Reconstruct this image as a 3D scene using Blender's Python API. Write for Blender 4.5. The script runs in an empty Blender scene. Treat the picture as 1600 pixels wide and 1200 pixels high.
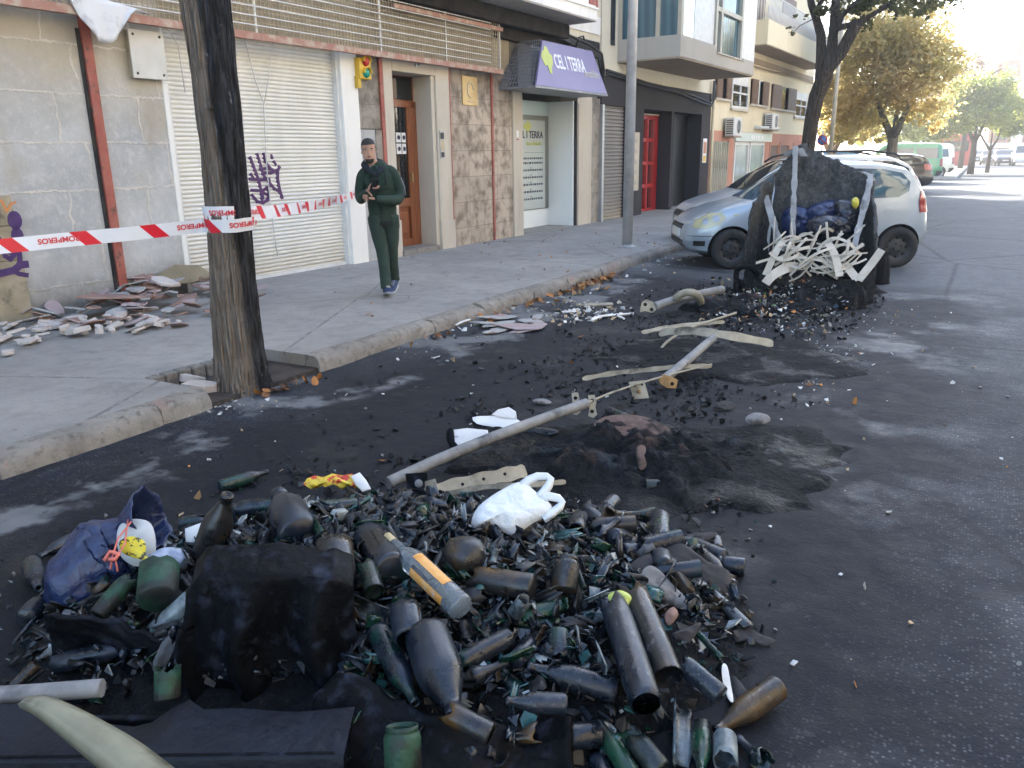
import bpy, bmesh, math, random
import numpy as np
from mathutils import Vector, Matrix, Euler
from math import sin, cos, pi, radians, sqrt, atan2, hypot
rnd = random.Random(7)
scene = bpy.context.scene
COL = scene.collection

# ------------------------------------------------------------------ camera
FPX, HCAM = 1250.0, 1.65
_t = math.tan(radians(0.92))
_vy = Vector(((1540-800)/FPX, (231-600)/FPX, 1.0))
_k = -1/((1540-800)/FPX*_t+(231-600)/FPX)
_Y = _vy.normalized(); _Z = -Vector((_t*_k, _k, 1.0)).normalized(); _X = _Y.cross(_Z)
if _X.x < 0: _X = -_X
RW = Matrix((_X, _Y, _Z))                        # camera (right, down, forward) -> world
def _axis(v): return RW @ Vector(v)
cam = bpy.data.cameras.new('camera'); cam_o = bpy.data.objects.new('camera', cam); COL.objects.link(cam_o)
r_, d_, f_ = _axis((1,0,0)), _axis((0,1,0)), _axis((0,0,1))
cam_o.matrix_world = Matrix(((r_.x,-d_.x,-f_.x,0),(r_.y,-d_.y,-f_.y,0),(r_.z,-d_.z,-f_.z,HCAM),(0,0,0,1)))
cam.sensor_fit = 'HORIZONTAL'; cam.sensor_width = 36.0; cam.lens = FPX/1600*36.0
cam.clip_start = 0.05; cam.clip_end = 3000
scene.camera = cam_o

# ------------------------------------------------------------------ sky and sun
SUN_EL, SUN_AZ = radians(28), radians(-42)       # azimuth measured from +Y towards +X
world = bpy.data.worlds.new('World'); scene.world = world; world.use_nodes = True
wn = world.node_tree; wn.nodes.clear()
sky = wn.nodes.new('ShaderNodeTexSky'); sky.sky_type = 'NISHITA'; sky.sun_disc = False
sky.sun_elevation = SUN_EL; sky.sun_rotation = SUN_AZ
sky.air_density = 1.0; sky.dust_density = 2.0; sky.ozone_density = 1.6
bg = wn.nodes.new('ShaderNodeBackground'); bg.inputs['Strength'].default_value = 0.15
wo = wn.nodes.new('ShaderNodeOutputWorld')
wn.links.new(sky.outputs[0], bg.inputs[0]); wn.links.new(bg.outputs[0], wo.inputs[0])
sl = bpy.data.lights.new('sun', 'SUN'); sl.energy = 4.5; sl.angle = radians(0.5); sl.color = (1.0, 0.93, 0.82)
so = bpy.data.objects.new('sun', sl); COL.objects.link(so)
sdir = Vector((sin(SUN_AZ)*cos(SUN_EL), cos(SUN_AZ)*cos(SUN_EL), sin(SUN_EL)))
so.rotation_euler = sdir.to_track_quat('Z', 'Y').to_euler(); so.location = (0, 0, 30)
scene.view_settings.view_transform = 'Standard'; scene.view_settings.look = 'None'
scene.view_settings.exposure = 2.72; scene.view_settings.gamma = 1.0
scene.cycles.max_bounces = 6; scene.cycles.transparent_max_bounces = 12

# ------------------------------------------------------------------ pixel helpers (1600x1200 photo -> place)
def ray(px, py): return RW @ Vector(((px-800)/FPX, (py-600)/FPX, 1.0))
def g(px, py, z=0.0):
    r = ray(px, py); t = (z-HCAM)/r.z; return Vector((r.x*t, r.y*t, z))
def gy(px, py, y):
    r = ray(px, py); t = y/r.y; return Vector((r.x*t, y, HCAM+r.z*t))
def gx(px, py, x):
    r = ray(px, py); t = x/r.x; return Vector((x, r.y*t, HCAM+r.z*t))
FA = math.atan(0.035)
FM = Matrix.Translation((-8.3, 0, 0)) @ Matrix.Rotation(-FA, 4, 'Z')     # facade frame: x = outwards, y = along, z = up
FMI = FM.inverted()
def pf(px, py, d=0.0):
    r = FMI.to_3x3() @ ray(px, py); o = FMI @ Vector((0, 0, HCAM))
    t = (d-o.x)/r.x; return o.y+r.y*t, o.z+r.z*t

# ------------------------------------------------------------------ mesh builder
class MB:
    def __init__(s): s.v = []; s.f = []; s.m = []; s.s = []
    def add(s, vs, fs, mi=0, smooth=False, M=None):
        b = len(s.v)
        s.v += [tuple(M @ Vector(p)) if M is not None else tuple(p) for p in vs]
        s.f += [tuple(b+i for i in f) for f in fs]; s.m += [mi]*len(fs); s.s += [smooth]*len(fs); return s
    def box(s, x0, x1, y0, y1, z0, z1, mi=0, M=None):
        return s.add([(x0,y0,z0),(x1,y0,z0),(x1,y1,z0),(x0,y1,z0),(x0,y0,z1),(x1,y0,z1),(x1,y1,z1),(x0,y1,z1)],
                     [(0,3,2,1),(4,5,6,7),(0,1,5,4),(1,2,6,5),(2,3,7,6),(3,0,4,7)], mi, False, M)
    def fb(s, u0, u1, z0, z1, d0, d1, mi=0):      # box in facade-local coordinates
        return s.box(d0, d1, u0, u1, z0, z1, mi)
    def tube(s, pts, r, n=8, mi=0, caps=True, M=None, smooth=True, sq=1.0):
        pts = [Vector(p) for p in pts]; k = len(pts)
        rs = r if isinstance(r, (list, tuple)) else [r]*k
        vs, fs = [], []; up = None
        for i in range(k):
            t = (pts[min(i+1,k-1)]-pts[max(i-1,0)]).normalized()
            if up is None: up = Vector((0,0,1)) if abs(t.z) < .9 else Vector((1,0,0))
            a = t.cross(up)
            if a.length < 1e-6: a = t.orthogonal()
            a.normalize(); b = a.cross(t).normalized(); up = b
            for j in range(n):
                q = 2*pi*j/n; vs.append(pts[i]+a*(cos(q)*rs[i])+b*(sin(q)*rs[i]*sq))
        for i in range(k-1):
            for j in range(n):
                j2 = (j+1) % n; fs.append((i*n+j, i*n+j2, (i+1)*n+j2, (i+1)*n+j))
        s.add(vs, fs, mi, smooth, M)
        if caps:
            b0 = len(s.v)-len(vs)
            s.f += [tuple(b0+j for j in reversed(range(n))), tuple(b0+(k-1)*n+j for j in range(n))]; s.m += [mi]*2; s.s += [False]*2
        return s
    def lathe(s, prof, n=16, mi=0, M=None, smooth=True, a0=0.0, a1=2*pi):
        full = abs(a1-a0-2*pi) < 1e-6; c = n if full else n+1; vs, fs = [], []
        for (r, z) in prof:
            for j in range(c):
                q = a0+(a1-a0)*j/n; vs.append((r*cos(q), r*sin(q), z))
        for i in range(len(prof)-1):
            for j in range(n):
                j2 = (j+1) % c; fs.append((i*c+j, i*c+j2, (i+1)*c+j2, (i+1)*c+j))
        return s.add(vs, fs, mi, smooth, M)
    def prism(s, poly, a, b, axis='z', mi=0, M=None):   # polygon extruded along an axis
        n = len(poly)
        def P(p, h): return {'z': (p[0],p[1],h), 'y': (p[0],h,p[1]), 'x': (h,p[0],p[1])}[axis]
        vs = [P(p, a) for p in poly]+[P(p, b) for p in poly]
        fs = [tuple(reversed(range(n))), tuple(range(n, 2*n))]+[(i, (i+1) % n, n+(i+1) % n, n+i) for i in range(n)]
        return s.add(vs, fs, mi, False, M)
    def mesh(s, name, mats):
        me = bpy.data.meshes.new(name); me.from_pydata(s.v, [], s.f)
        for m in (mats if isinstance(mats, (list, tuple)) else [mats]): me.materials.append(m)
        me.polygons.foreach_set('material_index', s.m); me.polygons.foreach_set('use_smooth', s.s)
        me.update(); return me
    def build(s, name, mats, parent=None, bevel=0.0, fix=True, local=False, angle=None):
        me = s.mesh(name, mats); return link_mesh(name, me, parent, bevel, fix, local, angle)
def root_of(o):
    while o.parent: o = o.parent
    return o
MWORLD = {}
def link_mesh(name, me, parent=None, bevel=0.0, fix=True, local=False, angle=None):
    o = bpy.data.objects.new(name, me); COL.objects.link(o)
    if parent is not None:
        if not local: me.transform(MWORLD[root_of(parent).name].inverted())
        o.parent = parent
    else:
        xs = np.empty(len(me.vertices)*3); me.vertices.foreach_get('co', xs); xs = xs.reshape(-1,3)
        c = Vector(((xs[:,0].min()+xs[:,0].max())/2, (xs[:,1].min()+xs[:,1].max())/2, xs[:,2].min()))
        me.transform(Matrix.Translation(-c)); o.location = c; MWORLD[o.name] = Matrix.Translation(c)
    if fix:
        bm = bmesh.new(); bm.from_mesh(me); bmesh.ops.recalc_face_normals(bm, faces=bm.faces); bm.to_mesh(me); bm.free()
    if bevel:
        b = o.modifiers.new('bevel', 'BEVEL'); b.width = bevel; b.segments = 2; b.limit_method = 'ANGLE'; b.angle_limit = radians(40)
    if angle: me.set_sharp_from_angle(angle=radians(angle))
    return o
def tag(o, label=None, cat=None, group=None, kind=None):
    if label: o['label'] = label
    if cat: o['category'] = cat
    if group: o['group'] = group
    if kind: o['kind'] = kind
    return o
def thing(name, label, cat, loc=(0,0,0), rz=0.0, group=None, M=None):
    o = bpy.data.objects.new(name, None); COL.objects.link(o); o.empty_display_size = .2
    mw = M if M is not None else Matrix.Translation(loc) @ Matrix.Rotation(rz, 4, 'Z')
    o.matrix_world = mw; MWORLD[o.name] = mw
    return tag(o, label, cat, group)
def copy_tree(o, M, label=None):
    def rec(a, p):
        c = a.copy(); COL.objects.link(c)
        if p is not None: c.parent = p
        for ch in [x for x in bpy.data.objects if x.parent == a and x != c]: rec(ch, c)
        return c
    c = rec(o, None); c.matrix_world = M; MWORLD[c.name] = M
    if label: c['label'] = label
    return c
def struct(o): o['kind'] = 'structure'; return o
def text_mesh(body, size, extrude=0.002, align='LEFT', bold=0.0, sx=1.0):
    cu = bpy.data.curves.new('text', 'FONT'); cu.body = body; cu.size = size; cu.extrude = extrude; cu.align_x = align; cu.offset = bold
    o = bpy.data.objects.new('text', cu); COL.objects.link(o)
    dg = bpy.context.evaluated_depsgraph_get(); me = bpy.data.meshes.new_from_object(o.evaluated_get(dg))
    bpy.data.objects.remove(o); bpy.data.curves.remove(cu)
    if sx != 1: me.transform(Matrix.Diagonal((sx,1,1,1)))
    return me
def mb_from(me, M=None, mi=0, mb=None):
    mb = mb or MB()
    return mb.add([v.co.copy() for v in me.vertices], [tuple(p.vertices) for p in me.polygons], mi, False, M)

# ------------------------------------------------------------------ materials
class NT:
    def __init__(s, name):
        s.mat = bpy.data.materials.new(name); s.mat.use_nodes = True; s.t = s.mat.node_tree
        s.b = s.t.nodes['Principled BSDF']; s.out = s.t.nodes['Material Output']; s.co = None
    def n(s, ty, **kw):
        nd = s.t.nodes.new('ShaderNode'+ty)
        for k, v in kw.items():
            if k in nd.inputs.keys(): s.set(nd.inputs[k], v)
            else: setattr(nd, k, v)
        return nd
    def set(s, inp, v):
        if isinstance(v, bpy.types.NodeSocket): s.t.links.new(v, inp)
        elif isinstance(v, (tuple, list)) and len(v) == 3 and inp.type == 'RGBA': inp.default_value = (*v, 1)
        else: inp.default_value = v
    def obj(s):
        if s.co is None: s.co = s.n('TexCoord').outputs['Object']
        return s.co
    def map(s, vec=None, scale=(1,1,1), rot=(0,0,0), loc=(0,0,0)):
        return s.n('Mapping', Vector=vec or s.obj(), Scale=scale, Rotation=rot, Location=loc).outputs[0]
    def noise(s, scale, detail=5, rough=.6, vec=None, dist=0.0):
        return s.n('TexNoise', Vector=vec or s.obj(), Scale=scale, Detail=detail, Roughness=rough, Distortion=dist).outputs['Fac']
    def voro(s, scale, vec=None, feature='F1', out='Distance', rand=1.0):
        nd = s.n('TexVoronoi', Vector=vec or s.obj(), Scale=scale, Randomness=rand); nd.feature = feature; return nd.outputs[out]
    def ramp(s, fac, a=0.0, b=1.0, ca=None, cb=None):
        nd = s.n('MapRange'); nd.clamp = True
        for i, v in enumerate((fac, a, b)): s.set(nd.inputs[i], v)
        if ca is None: return nd.outputs[0]
        return s.mix(nd.outputs[0], ca, cb)
    def mix(s, fac, a, b, mode='MIX'):
        nd = s.n('Mix'); nd.data_type = 'RGBA'; nd.blend_type = mode
        for i, v in ((0, fac), (6, a), (7, b)): s.set(nd.inputs[i], v)
        return nd.outputs[2]
    def math(s, op, a, b=0.0, clamp=False):
        nd = s.n('Math'); nd.operation = op; nd.use_clamp = clamp; s.set(nd.inputs[0], a); s.set(nd.inputs[1], b); return nd.outputs[0]
    def bump(s, h, strength=.3, dist=.02):
        nd = s.n('Bump', Height=h, Strength=strength, Distance=dist); s.set(s.b.inputs['Normal'], nd.outputs[0])
    def fin(s, col=None, rough=None, metal=0.0, spec=None, alpha=None):
        if col is not None: s.set(s.b.inputs['Base Color'], col)
        if rough is not None: s.set(s.b.inputs['Roughness'], rough)
        s.b.inputs['Metallic'].default_value = metal
        if spec is not None: s.b.inputs['Specular IOR Level'].default_value = spec
        return s.mat
def pm(name, c1, c2=None, scale=5.0, rough=.7, bump=0.0, bscale=None, metal=0.0, spec=.5, detail=5, lo=.35, hi=.65, dist=.01, coat=0.0, c3=None, s3=20, l3=.6, h3=.7):
    t = NT(name)
    col = c1
    if c2 is not None: col = t.mix(t.ramp(t.noise(scale, detail), lo, hi), c1, c2)
    if c3 is not None: col = t.mix(t.ramp(t.noise(s3, 4), l3, h3), col, c3)
    if bump: t.bump(t.noise(bscale or scale*4, 4), bump, dist)
    if coat: t.b.inputs['Coat Weight'].default_value = coat; t.b.inputs['Coat Roughness'].default_value = .05
    return t.fin(col, rough, metal, spec)
def glassy(name, col, rough=.05, spec=.8):
    t = NT(name); return t.fin(col, rough, 0.0, spec)
M = {}
# ================================================================== ground
def world_pos(t): return t.n('NewGeometry').outputs['Position']
def mat_asphalt():
    t = NT('asphalt'); p = world_pos(t); sx = t.n('SeparateXYZ', Vector=p)
    x, y = sx.outputs[0], sx.outputs[1]
    n1 = t.noise(.9, 6, .65, p); n2 = t.noise(5, 5, .7, p); n0 = t.noise(.25, 3, .5, p)
    # clean asphalt: grey binder with stone chips
    cell = t.voro(75, p, 'F1', 'Color'); cd = t.voro(75, p)
    cs = t.n('SeparateColor', Color=cell).outputs[0]
    chips = t.math('MULTIPLY', t.ramp(cs, .55, .95), t.ramp(cd, .5, .25))
    wear = t.ramp(n1, .3, .7)
    film = t.ramp(t.math('ADD', y, t.math('MULTIPLY', n1, 4.0)), 13.0, 3.5)  # soot film on the near road; weaker, bluer light there is painted in too
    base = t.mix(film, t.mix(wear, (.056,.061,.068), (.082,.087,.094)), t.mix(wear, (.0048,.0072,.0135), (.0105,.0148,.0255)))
    base = t.mix(t.math('MULTIPLY', chips, t.math('MULTIPLY_ADD', wear, .6)), base, t.mix(film, (.24,.235,.225), (.20,.205,.21)))
    big = t.noise(.55, 5, .7, t.map(p, (1,.6,1), loc=(3,8,0))); base = t.mix(t.math('MULTIPLY', t.ramp(big, .50, .66), .55), base, t.mix(film, (.11,.115,.12), (.024,.029,.040)))
    ck2 = t.n('TexVoronoi', Vector=t.map(p, (.30,.22,1)), Scale=1.0); ck2.feature = 'DISTANCE_TO_EDGE'
    base = t.mix(t.math('MULTIPLY', t.ramp(t.math('ADD', ck2.outputs['Distance'], t.math('MULTIPLY', t.math('SUBTRACT', n2, .5), .06)), .010, .0), .7), base, (.006,.007,.009))
    # soot: a long burnt strip along the row of containers
    ax = t.math('SUBTRACT', t.math('ABSOLUTE', t.math('ADD', x, 1.95)), 1.65)
    ay = t.math('SUBTRACT', y, 10.2)
    d = t.math('MAXIMUM', ax, ay)
    d = t.math('ADD', d, t.math('MULTIPLY', t.math('SUBTRACT', n1, .5), 2.0))
    d = t.math('ADD', d, t.math('MULTIPLY', t.math('SUBTRACT', n2, .5), .5))
    soot = t.ramp(d, 1.0, -.05)
    sootc = t.mix(t.ramp(n2, .35, .7), (.0016,.0025,.0046), (.0048,.0068,.0118))  # the blue of the skylight is put into the soot colour
    grit = t.ramp(t.voro(42, p, 'F1', 'Color'), .93, .99)
    sootc = t.mix(t.math('MULTIPLY', grit, .7), sootc, (.05,.055,.06))
    col = t.mix(t.math('MULTIPLY', soot, .93), base, sootc)
    # old concrete of the gutter showing in patches
    gx_ = t.math('ADD', x, t.math('MULTIPLY', t.math('SUBTRACT', n1, .5), 1.4))
    gm = t.math('MULTIPLY', t.ramp(gx_, -3.62, -3.72), t.ramp(t.noise(.85, 5, .6, p), .49, .54))
    gm = t.math('MULTIPLY', gm, t.ramp(t.noise(7, 4, .6, p), .30, .42))
    col = t.mix(gm, col, t.mix(n2, (.09,.093,.098), (.19,.19,.186)))
    # grey ash film and pale dust
    ash = t.math('MULTIPLY', t.ramp(t.noise(2.2, 6, .7, p), .55, .72), .30)
    col = t.mix(ash, col, (.021,.023,.027))
    h = t.math('ADD', t.math('MULTIPLY', t.noise(90, 3, .6, p), .5), t.math('MULTIPLY', t.noise(9, 4, .6, p), 1.5))
    t.bump(h, .5, .012)
    return t.fin(col, t.math('SUBTRACT', t.ramp(n2, .2, .8, (.62,.62,.62), (.9,.9,.9)), t.math('MULTIPLY', t.math('MULTIPLY', t.ramp(n1, .52, .62), soot), .34)), 0, .3)
def mat_sidewalk():
    t = NT('pavement_concrete'); p = world_pos(t)
    n1 = t.noise(.8, 6, .6, p); n2 = t.noise(6, 6, .7, p); n3 = t.noise(60, 3, .7, p)
    col = t.mix(t.ramp(n1, .3, .7), (.255,.243,.225), (.355,.337,.307))
    col = t.mix(t.math('MULTIPLY', t.ramp(n2, .45, .75), .5), col, (.15,.142,.13))
    col = t.mix(t.math('MULTIPLY', t.ramp(n3, .5, .8), .35), col, (.12,.12,.12))
    sp = t.ramp(t.voro(5.5, p), .075, .03); col = t.mix(t.math('MULTIPLY', sp, .65), col, (.075,.07,.065))
    col = t.mix(t.math('MULTIPLY', t.ramp(t.noise(1.9, 6, .75, t.map(p, loc=(5,5,0))), .54, .68), .5), col, (.13,.122,.115))
    cr = t.n('TexVoronoi', Vector=t.n('VectorMath', **{}).outputs[0]) if False else None
    ck = t.n('TexVoronoi', Vector=t.map(p, (.42,.33,1)), Scale=1.0, Distance=0) if False else t.n('TexVoronoi', Vector=t.map(p, (.42,.33,1)), Scale=1.0)
    ck.feature = 'DISTANCE_TO_EDGE'
    crack = t.ramp(t.math('ADD', ck.outputs['Distance'], t.math('MULTIPLY', t.math('SUBTRACT', n2, .5), .05)), .006, .0)
    col = t.mix(t.math('MULTIPLY', crack, .55), col, (.08,.075,.07))
    t.bump(t.math('ADD', n3, n2), .25, .01)
    return t.fin(col, .85, 0, .3)
def mat_kerb():
    t = NT('kerb_stone'); p = world_pos(t)
    n1 = t.noise(2.5, 6, .65, p); n2 = t.noise(14, 6, .7, p)
    col = t.mix(t.ramp(n1, .3, .7), (.17,.155,.135), (.32,.295,.255))
    col = t.mix(t.ramp(n2, .52, .72), col, (.10,.085,.07))
    col = t.mix(t.math('MULTIPLY', t.ramp(t.noise(3.5, 4, .6, p, .5), .6, .7), .5), col, (.33,.18,.14))
    t.bump(t.math('ADD', n2, t.math('MULTIPLY', n1, 2)), .7, .025)
    return t.fin(col, .9, 0, .3)
M['asphalt'] = mat_asphalt(); M['pave'] = mat_sidewalk(); M['kerb'] = mat_kerb()
M['soil'] = pm('pit_soil', (.07,.055,.045), (.03,.027,.026), 6, .95, .8, 30, dist=.03)

mb = MB(); mb.add([(-400,-60,0),(400,-60,0),(400,900,0),(-400,900,0)], [(0,1,2,3)])
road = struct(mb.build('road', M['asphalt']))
# pavement: sheets around the tree pit
KX = -4.42
mb = MB()
def sheet(x0,x1,y0,y1): mb.box(x0,x1,y0,y1,-.1,.13)
PITY0, PITY1, PITX = 3.55, 4.62, -5.12
sheet(-9.3, PITX, -30, 39.6); sheet(PITX, KX-.16, -30, PITY0); sheet(PITX, KX-.16, PITY1, 39.6)
pave = struct(mb.build('pavement', M['pave']))
mb = MB(); mb.box(PITX, KX-.02, PITY0, PITY1, -.1, .035); struct(mb.build('tree_pit', M['soil']))
# kerb stones: rounded rough blocks with joints
mb = MB(); rk = random.Random(3)
def kerb_block(ya, yb, x=KX):
    n = max(3, int((yb-ya)/.12)); prof = [(0,-.1),(.0,.05),(-.012,.10),(-.045,.132),(-.165,.137),(-.165,-.1)]
    jx, jz = rk.uniform(-.012,.012), rk.uniform(-.006,.004); vs, fs = [], []
    for i in range(n+1):
        y = ya+(yb-ya)*i/n; e = .012 if i in (0,n) else 0
        for k,(px,pz) in enumerate(prof):
            w = rk.gauss(0,.005) if 0<k<5 else 0
            chip = -rk.random()**6*.05 if k in (2,3) else 0
            vs.append((x+px+jx-(e if px>-.1 else 0)+w+chip*.6, y, pz+(jz-e*.6+w*.5+chip*.5 if k>0 and k<5 else 0)))
    c = len(prof)
    for i in range(n):
        for k in range(c):
            k2=(k+1)%c; fs.append((i*c+k, i*c+k2, (i+1)*c+k2, (i+1)*c+k))
    fs += [tuple(range(c)), tuple(reversed([n*c+k for k in range(c)]))]
    mb.add(vs, fs, 0, True)
y = -8.0
while y < 39.5:
    L = rk.uniform(.9,1.15); y2 = min(y+L, 39.6)
    for a,b in ((y,y2-.012),):
        if b <= PITY0 or a >= PITY1: kerb_block(a,b)
        else:
            if a < PITY0-.15: kerb_block(a,PITY0)
            if b > PITY1+.15: kerb_block(PITY1,b)
    y = y2
kb = struct(mb.build('kerb', M['kerb'], angle=50))
# low broken edging round the pit
mb = MB()
for i in range(9):
    yy = PITY0+.06+i*.12; s_ = rk.uniform(.03,.055)
    mb.box(PITX-.02, PITX+.06+rk.uniform(0,.03), yy-.055, yy+.05, .02, .13+rk.uniform(.003,.012))
struct(mb.build('pit_edging', M['kerb'], bevel=.012))
# island pavement across the junction and the far pavement
M['farpave'] = pm('far_pavement', (.34,.33,.31), (.26,.25,.24), 2, .9)
mb = MB(); mb.box(-60, -1.2, 52, 300, -.1, .13); struct(mb.build('far_pavement', M['farpave']))
# ================================================================== building materials
def mat_mortar():
    t = NT('bare_mortar_wall'); o = t.obj(); s = t.n('SeparateXYZ', Vector=o)
    nd = t.noise(1.6, 5, .6, o); nf = t.noise(9, 6, .7, o)
    v = t.n('CombineXYZ', X=t.math('ADD', s.outputs[1], t.math('MULTIPLY', nd, .30)), Y=t.math('ADD', s.outputs[2], t.math('MULTIPLY', nf, .11))).outputs[0]
    br = t.n('TexBrick', Vector=v, Scale=1.0); br.offset = .32; br.squash = 1
    br.inputs['Brick Width'].default_value = .92; br.inputs['Row Height'].default_value = .475
    br.inputs['Mortar Size'].default_value = .016; br.inputs['Mortar Smooth'].default_value = .8
    line = br.outputs['Fac']
    base = t.mix(t.ramp(t.noise(1.1, 6, .7, o), .32, .68), (.33,.335,.33), (.54,.54,.52))
    base = t.mix(t.math('MULTIPLY', t.ramp(nf, .5, .72), .6), base, (.62,.61,.58))
    top = t.ramp(t.math('ADD', s.outputs[2], t.math('MULTIPLY', nd, 1.2)), 2.4, 3.4)
    base = t.mix(t.math('MULTIPLY', top, .8), base, t.mix(nf, (.38,.33,.24), (.50,.44,.34)))
    tan = t.math('MULTIPLY', t.ramp(t.noise(.9, 4, .6, t.map(o, (1,1,.5), loc=(3,7,1))), .56, .66), .55)
    base = t.mix(tan, base, (.36,.30,.21))
    base = t.mix(t.math('MULTIPLY', line, t.ramp(t.noise(3, 4, .6, o), .35, .55)), base, (.60,.56,.49))
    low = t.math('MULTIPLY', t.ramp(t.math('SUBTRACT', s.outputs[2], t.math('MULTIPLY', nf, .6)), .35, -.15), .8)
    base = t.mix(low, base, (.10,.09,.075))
    t.bump(t.math('ADD', t.math('MULTIPLY', nf, 1.2), t.math('MULTIPLY', line, .8)), .5, .02)
    return t.fin(base, .92, 0, .25)
def mat_tiles(name, w, h, ca, cb, dark, mortar=(.13,.11,.09), off=0.0, amt=.9):
    t = NT(name); o = t.obj(); s = t.n('SeparateXYZ', Vector=o)
    v = t.n('CombineXYZ', X=s.outputs[1], Y=s.outputs[2]).outputs[0]
    br = t.n('TexBrick', Vector=v, Scale=1.0); br.offset = off; br.squash = 1
    br.inputs['Brick Width'].default_value = w; br.inputs['Row Height'].default_value = h
    br.inputs['Mortar Size'].default_value = .004; br.inputs['Mortar Smooth'].default_value = .1; br.inputs['Bias'].default_value = 0
    br.inputs['Color1'].default_value = (*ca,1); br.inputs['Color2'].default_value = (*cb,1); br.inputs['Mortar'].default_value = (*mortar,1)
    # each tile is stained darker in its own blotches
    n = t.noise(4.2, 5, .65, o); n2 = t.noise(17, 4, .6, o)
    col = t.mix(t.math('MULTIPLY', t.ramp(n, .46, .64), amt), br.outputs['Color'], dark)
    col = t.mix(t.math('MULTIPLY', t.ramp(n2, .5, .75), .3), col, dark)
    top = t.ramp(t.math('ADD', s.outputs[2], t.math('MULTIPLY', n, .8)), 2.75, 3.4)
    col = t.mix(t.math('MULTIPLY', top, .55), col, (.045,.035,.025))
    t.bump(t.math('SUBTRACT', t.math('MULTIPLY', n2, .3), br.outputs['Fac']), .4, .01)
    return t.fin(col, .55, 0, .4)
def mat_plaster(name, c1, c2, dirt=(.2,.17,.13), amt=.5):
    t = NT(name); o = t.obj()
    col = t.mix(t.ramp(t.noise(.7, 6, .65, o), .3, .7), c1, c2)
    st = t.ramp(t.noise(2.2, 5, .7, t.map(o, (1,1.6,.18))), .52, .75)
    col = t.mix(t.math('MULTIPLY', st, amt), col, dirt)
    t.bump(t.noise(40, 4, .7, o), .2, .006)
    return t.fin(col, .9, 0, .25)
def mat_shutter(name, c, dirt, amt=.4, rough=.5):
    t = NT(name); o = t.obj()
    st = t.ramp(t.noise(1.4, 5, .65, t.map(o, (1,1.5,.25))), .45, .72)
    col = t.mix(t.math('MULTIPLY', st, amt), c, dirt)
    s = t.n('SeparateXYZ', Vector=o)
    lo = t.ramp(t.math('SUBTRACT', s.outputs[2], t.math('MULTIPLY', t.noise(5, 4, .6, o), .5)), .35, -.1)
    col = t.mix(t.math('MULTIPLY', lo, .5), col, (.40,.33,.22))
    return t.fin(col, rough, 0, .4)
M['mortar'] = mat_mortar()
M['tan_stone'] = pm('tan_cladding_stone', (.40,.34,.24), (.24,.20,.13), 3, .8, .3, 25, c3=(.06,.055,.045), s3=5, l3=.55, h3=.75)
M['tile'] = mat_tiles('mottled_brown_tile', .455, .435, (.47,.385,.30), (.38,.31,.24), (.13,.095,.065))
M['tile_grey'] = mat_tiles('grey_marble_pier', 1.2, .95, (.42,.42,.41), (.37,.37,.36), (.26,.25,.24), (.2,.2,.2), 0, .35)
M['tile_dark'] = mat_tiles('brown_stone_pier', .6, .8, (.30,.265,.22), (.24,.21,.17), (.12,.10,.08))
M['limestone'] = mat_plaster('pale_limestone', (.56,.51,.43), (.47,.42,.34), (.30,.25,.18), .45)
M['white_jamb'] = mat_plaster('white_painted_render', (.80,.79,.75), (.74,.72,.67), (.45,.40,.32), .3)
M['cream'] = mat_plaster('cream_render', (.70,.62,.45), (.64,.56,.39), (.36,.28,.18), .28)
M['cream_b'] = mat_plaster('pale_cream_render', (.66,.62,.50), (.60,.56,.45), (.36,.30,.22), .25)
M['salmon'] = mat_plaster('salmon_render', (.52,.27,.19), (.44,.22,.16), (.25,.16,.12), .4)
M['greybeige'] = mat_plaster('grey_beige_render', (.44,.41,.36), (.39,.36,.31), (.27,.23,.18), .3)
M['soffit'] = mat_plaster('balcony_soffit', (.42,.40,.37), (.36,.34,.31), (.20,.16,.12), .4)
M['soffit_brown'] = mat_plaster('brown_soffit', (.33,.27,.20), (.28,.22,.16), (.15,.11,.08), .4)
M['charcoal'] = mat_plaster('charcoal_painted_front', (.048,.046,.05), (.035,.034,.037), (.09,.085,.08), .25)
M['black_gloss'] = pm('black_gate', (.006,.006,.007), (.012,.012,.013), 4, .35)
M['red_steel'] = pm('red_oxide_steel', (.30,.065,.045), (.36,.12,.085), 4, .6, .15, 40, c3=(.12,.06,.04), s3=14, l3=.55, h3=.7)
M['salmon_beam'] = pm('faded_salmon_steel', (.38,.20,.145), (.33,.15,.11), 5, .65, .1, 30, c3=(.44,.35,.27), s3=7, l3=.46, h3=.64)
M['shutter_white'] = mat_shutter('white_shutter_slats', (.70,.69,.64), (.50,.48,.42))
M['shutter_grey'] = mat_shutter('grey_shutter_slats', (.20,.185,.175), (.13,.12,.11), .5)
M['wood'] = None
def mat_wood(name, a, b, sc=(30,30,2), rough=.35):
    t = NT(name); o = t.obj(); col = t.mix(t.ramp(t.noise(1.0, 6, .65, t.map(o, sc), .8), .35, .65), a, b)
    return t.fin(col, rough, 0, .5)
M['wood'] = mat_wood('varnished_door_wood', (.17,.055,.022), (.28,.10,.04))
M['wood_brown'] = mat_wood('brown_shutter_wood', (.13,.075,.045), (.17,.10,.06), rough=.6)
M['dark_glass'] = glassy('dark_window_glass', (.012,.015,.017), .04)
M['teal_glass'] = None
def mat_curtain_glass():
    t = NT('glass_over_blue_curtain'); o = t.obj()
    w = t.n('TexWave', Vector=t.map(o, (1,1,.03)), Scale=3.2, Distortion=1.5, Detail=2); w.bands_direction = 'DIAGONAL'
    return t.fin(t.mix(w.outputs['Fac'], (.035,.085,.11), (.075,.15,.18)), .08, 0, .7)
M['teal_glass'] = mat_curtain_glass()
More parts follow.
